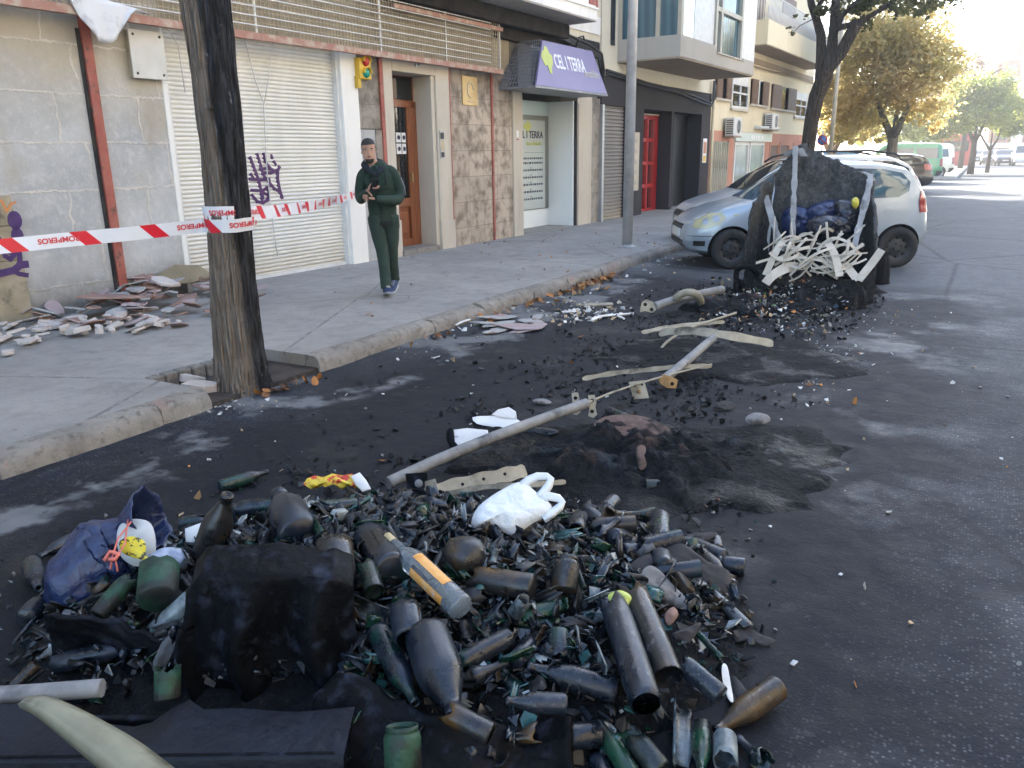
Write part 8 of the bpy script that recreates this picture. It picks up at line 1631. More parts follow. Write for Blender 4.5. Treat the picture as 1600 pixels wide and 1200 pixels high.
m.tube([g(205,815,.36),g(185,840,.34),g(176,868,.31),g(172,890,.27)], .0035, 5); m.tube([g(200,812,.36),g(195,850,.33),g(180,872,.30),g(184,893,.26)], .0035, 5)
m.tube([g(163,876,.30),g(172,862,.32),g(186,866,.32),g(180,874,.31),g(170,874,.31)], .008, 5); m.build('tie_string', M['tie'], bgb)
M['pack_yellow'] = pm('yellow_packet', (.70,.58,.03), (.62,.50,.02), 6, .4, c3=(.05,.035,.01), s3=38, l3=.53, h3=.57); M['pack_white'] = pm('grey_white_carton', (.50,.52,.52), (.40,.42,.42), 8, .5)
pk = thing('food_packet', 'crumpled white and yellow packet sticking out of the blue bag', 'packet', tuple(g(210,860,.22)))
def pplane(px, py, P0, n_):
    r = ray(px,py); t = (P0-cam_p).dot(n_)/r.dot(n_); return cam_p+r*t
def facing(tilt):        # plane normal leaning back from the camera, tilt in degrees from vertical
    return (-E2*cos(radians(tilt))+Vector((0,0,1))*sin(radians(tilt))).normalized()
def pillow(outline, P0, tilt, bulge, mat, name, par=None, rings=9, wr=.0, seed=0, sub=6, zmin=.004, yaw=0.0):
    nn = Matrix.Rotation(yaw,3,'Z') @ facing(tilt); pts = []
    k = len(outline)
    for i in range(k):
        p0,p1,p2,p3 = [Vector(outline[(i+d) % k]) for d in (-1,0,1,2)]
        for j in range(sub):
            t = j/sub; pts.append(.5*((2*p1)+(-p0+p2)*t+(2*p0-5*p1+4*p2-p3)*t*t+(-p0+3*p1-3*p2+p3)*t**3))
    W = [pplane(p.x,p.y,P0,nn) for p in pts]; c = sum(W, Vector())/len(W); m = MB(); vs = []; q = len(W)
    for sgn in (1,-1):
        for i in range(rings+1):
            f = 1-i/rings
            for j in range(q):
                p = c.lerp(W[j], f); d = bulge*sqrt(max(0,1-f*f))*(1 if sgn > 0 else .6); u_ = p.dot(E1); v_ = p.z*.8+p.dot(E2)*.6; d += wr*(fbm((u_*7+seed,v_*7,seed))*.9+abs(fbm((u_*9+v_*14+seed,v_*5-u_*3,seed+5)))*1.1-.3)*(1-f*f*.8)
                v = p+nn*(sgn*d); v.z = max(v.z, zmin); vs.append(v)
    S = (rings+1)*q
    fs_ = []
    for i in range(rings):
        for j in range(q):
            j2 = (j+1)%q; fs_ += [(i*q+j,i*q+j2,(i+1)*q+j2,(i+1)*q+j),(S+i*q+j,S+(i+1)*q+j,S+(i+1)*q+j2,S+i*q+j2)]
    m.add(vs, fs_, 0, True); return m.build(name, mat, par)
pillow([(183,830),(200,812),(232,815),(243,840),(240,870),(215,885),(188,868)], g(212,850,.27), 40, .03, M['pack_white'], 'carton', pk, wr=.01, seed=4)
pillow([(187,846),(205,838),(226,846),(228,866),(232,876),(205,870),(190,862)], g(210,860,.30), 40, .012, M['pack_yellow'], 'printed_face', pk, wr=.004, seed=6)
M['clear_film'] = pm('crumpled_clear_film', (.42,.46,.55), (.22,.26,.36), 22, .2, .5, 40)
tag(pillow([(232,872),(245,860),(262,855),(285,858),(296,868),(290,882),(262,884),(240,888)], g(262,872,.27), 45, .03, M['clear_film'], 'plastic_film', wr=.02, seed=8), 'crumpled clear plastic film between the blue bag and the standing flask', 'plastic film')
tag(pillow([(289,826),(322,814),(326,836),(298,852),(290,848)], g(308,832,.26), 30, .014, M['paper_white'], 'torn_carton', wr=.003, sub=1), 'torn white carton leaning against the big standing flask', 'carton')
# white carrier bag with two handles
cbag = thing('carrier_bag', 'white plastic carrier bag lying on the heap with both handles up', 'carrier bag', tuple(g(790,830,.22)))
CP = g(800,800,.36)
pillow([(736,818),(745,795),(768,775),(800,757),(822,752),(832,764),(850,778),(862,792),(855,806),(832,818),(812,832),(800,838),(784,830),(762,822),(742,826)], CP, 38, .05, M['bag_white'], 'bag', cbag, wr=.02, seed=3, rings=12)
def handle(pts, w):
    m = MB(); nn = facing(38); P = [pplane(x,y,CP,nn)+nn*.012 for x,y in pts]; vs = []
    for i,p in enumerate(P):
        t = (P[min(i+1,len(P)-1)]-P[max(i-1,0)]).normalized(); s_ = t.cross(nn).normalized()*w*(.8+.4*abs(i/(len(P)-1)-.5)*2)
        for a_,b_ in ((-.5,0),(-.2,.012),(.2,.006),(.5,0)): vs.append(p+s_*a_+nn*b_)
    m.add(vs, [(i*4+k,(i+1)*4+k,(i+1)*4+k+1,i*4+k+1) for i in range(len(P)-1) for k in range(3)], 0, True)
    o = m.build('handle', M['bag_white'], cbag, fix=False); o.modifiers.new('t','SOLIDIFY').thickness = .004
handle([(815,762),(826,752),(840,746),(854,746),(860,750),(857,760),(850,770),(843,778)], .028)
handle([(845,780),(858,777),(872,780),(878,786),(874,794),(862,803),(848,812)], .028)
M['wrap_yellow'] = pm('yellow_red_wrapper', (.72,.55,.05), (.68,.45,.04), 6, .45, c3=(.55,.05,.025), s3=15, l3=.48, h3=.52)
yw = tag(pillow([(474,757),(480,748),(492,743),(505,746),(519,740),(536,743),(550,740),(560,749),(574,759),(560,763),(548,757),(534,764),(521,757),(508,761),(497,756),(486,764)], g(520,752,.20), 50, .007, M['wrap_yellow'], 'wrapper', wr=.035, seed=5, sub=1), 'yellow and red food wrapper at the back edge of the heap', 'wrapper')
tag(pillow([(548,744),(562,738),(572,750),(580,764),(566,768),(556,758)], g(565,754,.21), 50, .008, M['paper_white'], 'paper_scrap', wr=.004, sub=1), 'white paper corner beside the yellow and red wrapper', 'paper')
tag(pillow([(656,783),(668,776),(684,784),(692,794),(672,798),(660,794)], g(674,788,.22), 40, .02, M['paper_white'], 'crumpled_paper', wr=.012, seed=2, sub=1), 'crumpled white paper left of the white carrier bag', 'paper')
tag(pillow([(690,804),(705,800),(722,806),(734,812),(722,820),(700,816)], g(712,810,.24), 40, .015, M['clear_film'], 'plastic_film', wr=.012, seed=9), 'pale scrap of plastic just left of the carrier bag base', 'plastic film')
def burnt_paper():
    t = NT('burnt_edged_paper'); o = t.obj(); n = t.noise(8, 5, .6, o); s = t.n('SeparateXYZ', Vector=o)
    k = t.ramp(t.math('ADD', t.noise(5, 5, .65, t.map(o, loc=(4,2,7))), 0), .54, .62); col = t.mix(k, t.mix(n, (.62,.60,.57), (.74,.73,.72)), t.mix(n, (.02,.015,.012), (.20,.12,.08)))
    return t.fin(col, .85, 0, .2)
M['burnt_paper'] = burnt_paper()
bk = thing('open_book', 'burnt edged white book lying open beside the long metal tube', 'book', tuple(g(775,662)))
pillow([(738,652),(760,650),(778,650),(808,655),(812,662),(790,670),(765,666),(745,662)], g(775,658,.05), 70, .012, M['paper_white'], 'page', bk, wr=.006, sub=2)
pillow([(768,648),(778,640),(795,636),(806,643),(808,655),(785,652)], g(790,646,.09), 50, .008, M['burnt_paper'], 'page', bk, wr=.008, sub=1)
pillow([(736,653),(744,662),(770,668),(800,672),(790,678),(760,674),(742,668)], g(765,668,.025), 75, .006, M['char'], 'cover', bk, wr=.004)
bxx = thing('burnt_carton', 'scorched white carton with charred left side near the open book', 'carton', tuple(g(728,692)))
pillow([(704,672),(730,669),(762,672),(764,680),(745,690),(718,700),(706,694)], g(732,683,.07), 55, .02, M['burnt_paper'], 'panel', bxx, wr=.006, seed=3, sub=1)
pillow([(699,672),(708,670),(712,695),(720,702),(706,700),(698,688)], g(706,685,.07), 40, .02, M['char'], 'charred_side', bxx, wr=.006)

# ================================================================== twisted metal frame parts on the road
def ash_metal(name, a, b, rust=(.22,.12,.05)):
    t = NT(name); o = t.obj(); n = t.noise(7, 6, .65, o); col = t.mix(t.ramp(n, .32, .66), a, b); col = t.mix(t.math('MULTIPLY', t.ramp(t.noise(4, 5, .65, t.map(o, loc=(5,1,2))), .56, .68), .8), col, rust)
    t.bump(n, .3, .006); return t.fin(col, .7, .15, .35)
M['tube_grey'] = ash_metal('ash_grey_burnt_steel', (.15,.155,.16), (.30,.30,.29), (.04,.04,.045)); M['strip_cream'] = ash_metal('cream_burnt_strip', (.24,.22,.165), (.40,.37,.29), (.05,.043,.034)); M['rust'] = ash_metal('rusty_steel', (.26,.14,.05), (.36,.22,.09), (.10,.06,.03))
M['hole'] = pm('dark_hole', (.004,.004,.004), None, rough=1)
def curve_pts(ps, n=10):
    P = [Vector(p) for p in ps]; out = []
    for i in range(len(P)-1):
        p0,p1,p2,p3 = P[max(i-1,0)],P[i],P[i+1],P[min(i+2,len(P)-1)]
        for j in range(n):
            t = j/n; out.append(.5*((2*p1)+(-p0+p2)*t+(2*p0-5*p1+4*p2-p3)*t*t+(-p0+3*p1-3*p2+p3)*t**3))
    out.append(P[-1]); return out
def mtube(name, label, pts, r, mat, cat='metal tube'):
    m = MB(); m.tube(curve_pts([g(*p) for p in pts]), r, 12); return tag(m.build(name, M[mat]), label, cat)
def mstrip(name, label, pts, w, mat, tilt=20, cat='metal strip', th=.004):
    P = curve_pts([g(*p) for p in pts]); m = MB(); vs = []; nn = facing(tilt)
    for i,p in enumerate(P):
        t = (P[min(i+1,len(P)-1)]-P[max(i-1,0)]).normalized(); s_ = t.cross(nn).normalized(); f = i/(len(P)-1); ww = w*min(1,.55+9*f,.55+9*(1-f))*(1+.12*sin(i*.9))
        vs += [p-s_*ww/2-nn*th, p+s_*ww/2-nn*th, p+s_*ww/2+nn*th, p-s_*ww/2+nn*th]
    k = len(P); m.add(vs, [(i*4+a,i*4+(a+1)%4,(i+1)*4+(a+1)%4,(i+1)*4+a) for i in range(k-1) for a in range(4)]+[(3,2,1,0),tuple((k-1)*4+a for a in range(4))]); return tag(m.build(name, M[mat]), label, cat)
mtube('metal_tube', 'longest grey burnt steel tube slanting across the road from the heap', [(606,755,.10),(700,712,.13),(800,672,.15),(916,630,.17)], .031, 'tube_grey')
mtube('metal_rod', 'thin bent rod continuing from the end of the longest tube', [(914,631,.17),(960,612,.13),(1030,590,.10),(1112,569,.10)], .007, 'strip_cream', 'metal rod')
mtube('metal_tube', 'short grey steel tube leaning up to the cream cross strip', [(1036,594,.07),(1075,562,.13),(1114,528,.20)], .034, 'tube_grey')
mstrip('metal_strip', 'curved cream strip crossing below the short leaning tube', [(910,592,.05),(960,583,.07),(1010,578,.09),(1060,573,.10),(1112,572,.07)], .035, 'strip_cream')
mstrip('metal_strip', 'wide cream burnt strip lying on top of the short leaning tube', [(1030,520,.13),(1075,517,.2),(1130,523,.2),(1208,537,.10)], .075, 'strip_cream', 35)
mstrip('metal_strip', 'narrow cream strip behind the wide one', [(1002,520,.06),(1040,512,.07),(1090,506,.07),(1132,503,.06)], .04, 'strip_cream', 40)
mtube('metal_rod', 'thin curved wire rising over the cream strips', [(1032,546,.03),(1045,532,.08),(1080,512,.12),(1150,489,.10)], .012, 'strip_cream', 'metal rod')
t = thing('steel_bracket', 'pale steel bracket plate with bolt under the curved cream strip', 'bracket', tuple(g(1000,615)))
m = MB(); pts = [pplane(x,y,g(1000,610,.06),facing(25)) for x,y in ((982,597),(1006,594),(1014,622),(990,624))]; nn = facing(25)
def slab(m, pts, th, nn): 
    n = len(pts); m.add([p+nn*th for p in pts]+[p-nn*th for p in pts], [tuple(range(n)), tuple(reversed(range(n,2*n)))]+[(i,n+i,n+(i+1)%n,(i+1)%n) for i in range(n)]); return m
slab(m, pts, .006, nn).build('plate', M['strip_cream'], t)
def disc(par, px, py, P0, nn, r, mat, nm, off=.008):
    c = pplane(px,py,P0,nn)+nn*off; m = MB(); m.lathe([(0,.006),(r*.7,.006),(r,0)], 10, 0, Matrix.Translation(c) @ nn.to_track_quat('Z','Y').to_matrix().to_4x4()); m.build(nm, M[mat], par)
disc(t, 998,612, g(1000,610,.06), nn, .016, 'rust', 'bolt'); disc(t, 991,603, g(1000,610,.06), nn, .008, 'hole', 'bolt_hole'); disc(t, 1003,601, g(1000,610,.06), nn, .008, 'hole', 'bolt_hole')
t = thing('steel_bracket', 'rusty orange steel bracket below the short leaning tube', 'bracket', tuple(g(1044,602)))
slab(MB(), [pplane(x,y,g(1044,598,.06),nn) for x,y in ((1028,590),(1038,585),(1052,590),(1059,594),(1056,607),(1042,606),(1032,600))], .006, nn).build('plate', M['rust'], t); disc(t,1050,600,g(1044,598,.06),nn,.014,'hole','bolt_hole')
for (cx,cy,lab) in ((899,632,'pale end bracket with holes left of the long tube end'),(925,636,'pale end bracket with two holes right of the long tube end')):
    P0 = g(cx,cy,.12); t = thing('steel_bracket', lab, 'bracket', tuple(g(cx,cy+10)))
    slab(MB(), [pplane(cx+dx,cy+dy,P0,nn) for dx,dy in ((-6,-18),(4,-19),(7,-8),(5,0),(8,12),(2,17),(-6,14),(-4,2))], .006, nn).build('plate', M['strip_cream'], t)
    disc(t,cx,cy-10,P0,nn,.012,'hole','bolt_hole'); disc(t,cx,cy+7,P0,nn,.012,'hole','bolt_hole')
t = thing('axle_tube', 'grey tube with a bent loop and holed end bracket near the hatchback', 'metal tube', tuple(g(1060,470)))
m = MB(); m.tube(curve_pts([g(1022,479,.10),g(1060,467,.13),g(1100,458,.16),g(1128,452,.16)]), .045, 12); m.build('shaft', M['tube_grey'], t)
m = MB(); m.tube(curve_pts([g(1056,466,.16),g(1066,459,.22),g(1080,457,.24),g(1092,464,.18),g(1096,476,.06)]), .04, 10); m.build('loop', M['strip_cream'], t)
P0 = g(1012,480,.10); slab(MB(), [pplane(x,y,P0,nn) for x,y in ((1003,472),(1010,468),(1020,472),(1025,484),(1018,489),(1008,486),(1000,488),(1001,480))], .01, nn).build('plate', M['strip_cream'], t)
disc(t,1008,476,P0,nn,.022,'hole','bolt_hole'); disc(t,1018,484,P0,nn,.022,'hole','bolt_hole')
t = thing('slotted_rail', 'cream slotted rail lying beside the heap behind the carrier bag', 'metal rail', tuple(g(740,765)))
o = mstrip('rail', None, [(664,772,.13),(720,757,.14),(780,744,.14),(822,735,.12)], .07, 'strip_cream', 30, None)
o.data.transform(Matrix.Translation(o.location)); o.data.transform(MWORLD[t.name].inverted()); o.location = (0,0,0); o.parent = t
nn = facing(30)
for k in range(4): disc(t, 690+k*33, 765-k*8, g(740,755,.14), nn, .008, 'hole', 'bolt_hole', .012)
slab(MB(), [pplane(x,y,g(672,765,.15),facing(25)) for x,y in ((664,752),(680,748),(686,768),(676,776),(664,772))], .006, facing(25)).build('end_plate', M['strip_cream'], t)
mstrip('wood_lath', 'splintered pale stick poking out behind the white carrier bag', [(690,774,.13),(750,762,.16),(820,758,.18),(884,753,.16)], .025, 'strip_cream', 30, 'stick', .008)
mtube('metal_tube', 'grey pipe end entering at the lower left beside the melted tray', [(-60,1090,.20),(40,1084,.2),(160,1075,.2)], .026, 'tube_grey')
t = thing('steel_bracket', 'dark burnt steel block at the foot of the longest tube', 'bracket', tuple(g(650,778)))
slab(MB(), [pplane(x,y,g(650,765,.12),facing(20)) for x,y in ((634,740),(668,738),(668,778),(640,782))], .02, facing(20)).build('block', M['char'], t); disc(t,655,755,g(650,765,.12),facing(20),.02,'tube_grey','bolt_head',.022)
# cream plastic horn of another container lid, lower left corner
M['cream_plastic'] = pm('cream_moulded_plastic', (.27,.265,.19), (.19,.185,.135), 7, .3, .15, 20, c3=(.07,.068,.05), s3=9, l3=.58, h3=.75)
H = [g(30,1106,.34),g(50,1116,.36),g(84,1142,.37),g(124,1176,.38),g(172,1218,.38),g(240,1285,.36)]
m = MB(); P = curve_pts(H, 8); vs = []; nn = facing(60)
for i,p in enumerate(P):
    f = i/(len(P)-1); t_ = (P[min(i+1,len(P)-1)]-P[max(i-1,0)]).normalized(); s_ = t_.cross(nn).normalized(); w = .022+.075*f**.6
    for k in range(11):
        a_ = k/10*2-1; vs.append(p+s_*(-w*(a_*.5+.5))*1.0+nn*(.035*(1-a_*a_)*min(1,.4+f*2)+.012*math.exp(-((a_+.55)/.12)**2))-Vector((0,0,.0)))
m.add(vs, [(i*11+k,(i+1)*11+k,(i+1)*11+k+1,i*11+k+1) for i in range(len(P)-1) for k in range(10)], 0, True)
o = m.build('container_lid', M['cream_plastic'], None, fix=False); o.modifiers.new('t','SOLIDIFY').thickness = .008; tag(o, 'curved cream plastic lid edge in the lower left corner of the photo', 'container lid')

# ================================================================== melted pools and the brown cloth lump
def blob(name, label, cat, cx, cy, rx, ry, h, mat, seed, rag=.25, rough_=.5, par=None, n=72, rings=16, rot=0.0, edge=.35, z0=0.0):
    c = g(cx,cy,z0); m = MB(); vs = []
    for i in range(rings+1):
        f = i/rings
        for k in range(n):
            q = 2*pi*k/n; rr_ = f*(1+rag*fbm((cos(q)*1.7+seed,sin(q)*1.7,seed*.7))*1.3+rag*.35*fbm((cos(q)*6,sin(q)*6,seed)))
            a_, b_ = rx*rr_*cos(q), ry*rr_*sin(q); ca, sa = cos(rot), sin(rot); p = c+E1*(a_*ca-b_*sa)+E2*(a_*sa+b_*ca)
            zz = h*(max(0,1-f**3))**edge*(1+rough_*fbm((p.x*2.6+seed,p.y*2.6,seed))+rough_*.5*fbm((p.x*8,p.y*8,seed+3))+rough_*.25*fbm((p.x*24,p.y*24,seed)))
            p.z = z0+(max(zz,.003) if i < rings else -.004); vs.append(p)
    m.add(vs, [(i*n+k,i*n+(k+1)%n,(i+1)*n+(k+1)%n,(i+1)*n+k) for i in range(rings) for k in range(n)], 0, True)
    o = m.build(name, mat, par); 
    if label: tag(o, label, cat)
    return o
blob('melted_plastic', 'wide flat pool of melted black plastic in the middle of the road', 'melted plastic', 1040,720,.92,.72,.035,M['melt'],3.1,.30,.7)
blob('melted_plastic', 'flat crust of melted black plastic before the burnt container wreck', 'melted plastic', 1130,560,1.05,.75,.035,M['melt'],7.7,.30,.7)
blob('melted_plastic', 'small black crust of plastic between the heap and the open book', 'melted plastic', 830,705,.55,.35,.04,M['melt'],5.2,.35,.9)
lump = thing('burnt_lump', 'lumpy mass of burnt cloth and plastic with a brown top in mid road', 'burnt waste', tuple(g(1000,720)))
def cloth_mat():
    t = NT('charred_cloth_mass'); o = t.obj(); n = t.noise(9, 6, .7, o, .6); s = t.n('SeparateXYZ', Vector=o)
    col = t.mix(t.ramp(n, .38, .66), (.004,.0048,.006), (.016,.018,.022)); k = t.math('MULTIPLY', t.ramp(t.noise(3.2, 4, .6, t.map(o, loc=(2,0,4))), .52, .6), t.ramp(s.outputs[2], .10, .17)); col = t.mix(k, col, (.085,.055,.045))
    bl = t.ramp(t.noise(5, 4, .6, t.map(o, loc=(9,3,1))), .60, .68); col = t.mix(t.math('MULTIPLY', bl, .55), col, (.03,.055,.07)); t.bump(n, 1.0, .05); return t.fin(col, .9, 0, .25)
M['cloth'] = cloth_mat(); M['brown_cloth'] = pm('singed_brown_cloth', (.10,.066,.055), (.15,.10,.082), 6, .95, .4, 30, c3=(.02,.017,.016), s3=5, l3=.56, h3=.66)
blob('charred_mass', None, None, 1000,722,.62,.50,.10,M['cloth'],2.3,.35,1.1,lump,110,34,edge=.9)
pillow([(928,662),(950,650),(985,648),(1020,655),(1048,672),(1046,694),(1015,696),(990,688),(965,682),(940,676)], g(990,672,.11), 70, .02, M['brown_cloth'], 'brown_cloth', lump, wr=.03, seed=11)
pillow([(995,700),(1008,698),(1010,728),(998,732)], g(1002,715,.11), 45, .01, M['brown_cloth'], 'cloth_strip', lump, wr=.01)
blob('burnt_cloth', 'dark crumpled burnt cloth lying right behind the white carrier bag', 'burnt waste', 925,745,.24,.15,.09,M['cloth'],9.3,.4,.9)

# ================================================================== wreck of the waste container by the hatchback
def wreck_mat():
    t = NT('scorched_container_shell'); o = t.obj(); n = t.noise(5, 8, .75, o); n2 = t.noise(19, 6, .75, o); s = t.n('SeparateXYZ', Vector=o)
    col = t.mix(t.ramp(n2, .35, .7), (.012,.013,.015), (.05,.052,.056)); hi = t.ramp(t.math('ADD', s.outputs[2], t.math('MULTIPLY', n, .9)), .75, 1.5)
    col = t.mix(t.math('MULTIPLY', hi, .85), col, t.mix(t.ramp(n2, .42, .62), (.075,.078,.08), (.16,.162,.16))); sp = t.ramp(t.voro(22, o), .09, .03); col = t.mix(t.math('MULTIPLY', sp, .7), col, (.34,.34,.33))
    t.bump(n2, .9, .06); return t.fin(col, .8, 0, .3)
M['wreck'] = wreck_mat(); M['rib'] = ash_metal('ash_white_steel_rib', (.24,.245,.25), (.40,.40,.40), (.10,.10,.10))
wk = thing('burnt_container', 'burnt out waste container wreck with collapsed shell and pale steel ribs', 'waste container', tuple(g(1270,440)))
YR, YF = 10.45, 9.75
TOPR = [(1188,312),(1198,292),(1215,262),(1230,240),(1241,226),(1250,224),(1258,234),(1275,240),(1300,250),(1330,263),(1352,268),(1365,274)]
def topz(px): return gy(px, lerp_tab(TOPR, px), YR).z
def rear(s, t):
    px = 1210+155*s; p = gy(px, 300, YR); z = topz(px)*(1-t)+.0*t; w = fbm((s*6,t*6,1))*.05; z += .035*fbm((s*16,0,7))*(1-t)
    return Vector((p.x, YR+w+.10*sin(s*3)*(1-t), z))
def leftw(s, t):
    a, b = gy(1210,312,YR), gy(1180,310,YF); zt = topz(1210)*(1-s)+(gy(1180,312,YF).z)*s-.06*sin(s*9); p = a.lerp(b, s); w = fbm((s*4,t*4,5))*.05
    return Vector((p.x+w-.05*sin(t*pi), p.y, zt*(1-t)-.0*t))
def rightw(s, t):
    a, b = gy(1365,274,YR), gy(1372,345,YF); zt = topz(1365)*(1-s)**1.6+1.02*(1-(1-s)**1.6)-.25*s*s; p = a.lerp(b, s); w = fbm((s*4,t*4,8))*.04
    return Vector((p.x+w+.03*sin(t*pi), p.y, zt*(1-t)))
def frontw(s, t):
    a, b = gy(1182,400,YF), gy(1372,400,YF); p = a.lerp(b, s); zt = .42-.22*sin(s*pi)+.05*sin(s*14)+.05*fbm((s*6,0,2)); return Vector((p.x, YF-.05-.10*sin(s*pi)*t+.04*fbm((s*5,t*4,4)), zt*(1-t)))
for nm, fn, nu, nv in (('rear_wall',rear,54,26),('left_wall',leftw,24,22),('right_wall',rightw,24,22),('front_wall',frontw,44,10)):
    o = sheet_mesh(fn, nu, nv).build(nm, M['wreck'], wk, fix=False); md = o.modifiers.new('t','SOLIDIFY'); md.thickness = .03
def rib(pts, w, nm='steel_rib', mat='rib'):
    P = curve_pts([gy(x,y,Y) for x,y,Y in pts], 6); m = MB(); vs = []
    for i,p in enumerate(P): ww = w*.8*(1+.5*fbm((i*1.3,p.x*5,p.z*9))); vs += [p+Vector((-ww/2,-.012,0)),p+Vector((ww/2,-.012,0)),p+Vector((ww/2,.012,0)),p+Vector((-ww/2,.012,0))]
    k = len(P); m.add(vs, [(i*4+a,i*4+(a+1)%4,(i+1)*4+(a+1)%4,(i+1)*4+a) for i in range(k-1) for a in range(4)]+[(3,2,1,0),tuple((k-1)*4+a for a in range(4))]); m.build(nm, M[mat], wk)
rib([(1243,228,10.3),(1242,270,10.2),(1240,320,10.0),(1238,392,9.8)], .07); rib([(1196,305,10.2),(1206,340,10.0),(1222,392,9.8)], .09); rib([(1360,272,10.35),(1358,290,10.2),(1346,340,10.0),(1334,388,9.8)], .085)
rib([(1228,244,10.38),(1236,236,10.36),(1248,232,10.34),(1256,244,10.34)], .10); rib([(1346,268,10.4),(1356,272,10.38),(1363,282,10.36)], .08)
m = MB(); m.tube(curve_pts([gy(1150,444,9.6),gy(1152,422,9.6),gy(1166,416,9.6),gy(1180,424,9.65),gy(1186,440,9.7)]), .035, 8); m.build('castor_bracket', M['char'], wk)
m = MB(); m.lathe([(.03,-.03),(.09,-.03),(.10,0),(.09,.03),(.03,.03)], 18, 0, Matrix.Translation((gy(1153,440,9.6).x,9.6,.10)) @ Matrix.Rotation(pi/2,4,'Y')); m.build('castor_wheel', M['char'], wk)
# bags and strips inside
for (pts,y,mat,lab) in (([(1222,335),(1235,322),(1256,325),(1268,345),(1262,368),(1238,372),(1222,360)],10.2,'bag_navy','striped blue bag at the left inside the wrecked container'),
    ([(1258,330),(1275,318),(1300,312),(1318,322),(1316,345),(1285,352),(1262,348)],10.25,'bag_navy','shiny blue rubbish bag at the top of the wrecked container'),
    ([(1262,345),(1290,335),(1318,340),(1335,352),(1330,375),(1295,378),(1266,368)],10.05,'bag_black','black rubbish bag lying lowest inside the wrecked container'),
    ([(1300,318),(1318,312),(1338,322),(1342,348),(1325,362),(1306,350)],10.22,'bag_black','black rubbish bag at the right inside the wrecked container')):
    P0 = gy(sum(p[0] for p in pts)/len(pts), sum(p[1] for p in pts)/len(pts), y)
    tag(pillow(pts, P0, 12, .20, M[mat], 'rubbish_bag', wr=.06, seed=len(lab)), lab, 'rubbish bag')
M['yellow_plastic'] = pm('yellow_plastic', (.62,.55,.08), (.5,.44,.06), 8, .4)
tag(pillow([(1331,312),(1338,308),(1342,316),(1338,326),(1332,322)], gy(1336,317,10.05), 10, .04, M['yellow_plastic'], 'plastic_bottle', wr=.01), 'small yellow plastic bottle among the bags in the wrecked container', 'bottle')
M['lath'] = pm('pale_veneer_strip', (.52,.46,.37), (.62,.57,.49), 7, .6, c3=(.30,.22,.16), s3=9, l3=.58, h3=.72)
rl = random.Random(17); LATHS = []
def lath(pts, w, label=None):
    P = curve_pts(pts, 6); m = MB(); vs = []; rv_ = Vector((rl.gauss(0,.3),-1,rl.gauss(.4,.3))).normalized()
    for i,p in enumerate(P):
        t = (P[min(i+1,len(P)-1)]-P[max(i-1,0)]).normalized(); s_ = t.cross(rv_).normalized()*w/2; n_ = s_.cross(t).normalized()*.003; vs += [p-s_-n_,p+s_-n_,p+s_+n_,p-s_+n_]
    k = len(P); m.add(vs, [(i*4+a,i*4+(a+1)%4,(i+1)*4+(a+1)%4,(i+1)*4+a) for i in range(k-1) for a in range(4)]+[(3,2,1,0),tuple((k-1)*4+a for a in range(4))])
    return tag(m.build('veneer_strip', M['lath']), label or 'bent pale veneer strip tangled on the front of the wrecked container', 'veneer strip', 'veneer strips on the wrecked container')
for k in range(52):
    x = 1206+rl.random()*124; yy = 370+rl.random()*46; a_ = rl.gauss(-.4,.7); L = rl.uniform(30,80); Y = 9.62-rl.random()*.12+.35*max(0,(395-yy)/25)
    c = rl.gauss(0,14); lath([gy(x-L*cos(a_)*.5,yy-L*sin(a_)*.5,Y), gy(x-L*cos(a_)*.15,yy-L*sin(a_)*.15+c*.7,Y-.03), gy(x+L*cos(a_)*.2,yy+L*sin(a_)*.2+c*.6,Y-.04), gy(x+L*cos(a_)*.5,yy+L*sin(a_)*.5,Y+.02)], rl.uniform(.014,.034))
lath([gy(1225,375,9.7),gy(1212,395,9.55),gy(1196,430,9.45)], .08,'pale strip hanging straight down at the left of the tangle'); lath([gy(1294,380,9.6),gy(1305,400,9.5),gy(1312,432,9.4)], .08,'pale strip hanging straight down at the middle right of the tangle'); lath([gy(1196,443,9.35),gy(1208,430,9.4),gy(1230,418,9.5),gy(1245,418,9.55)], .12,'broad pale strip curling low at the left foot of the tangle')
lath([gy(1378,390,9.55),gy(1362,412,9.5),gy(1341,438,9.4)], .09,'long straight pale strip leaning out on the right of the wreck'); lath([gy(1341,438,9.4),gy(1330,425,9.5),gy(1320,412,9.6)], .09,'brownish strip meeting the long leaning strip at its foot')
blob('burnt_waste', 'black heap of burnt waste spilling from the wrecked container', 'burnt waste', 1255,455,.82,.55,.22,M['cloth'],4.4,.3,.9,edge=.9)
blob('burnt_waste', 'charred black bag sagging at the right foot of the wrecked container', 'burnt waste', 1300,478,.36,.24,.20,M['melt'],6.1,.25,.7)
blob('burnt_waste', 'flat black rags and ash left of the wrecked container', 'burnt waste', 1180,485,.75,.42,.09,M['cloth'],8.8,.35,1.0)
blob('burnt_waste', 'charred mass between the right wall of the wreck and the rear wheel', 'burnt waste', 1352,440,.28,.25,.42,M['melt'],1.8,.2,.6)
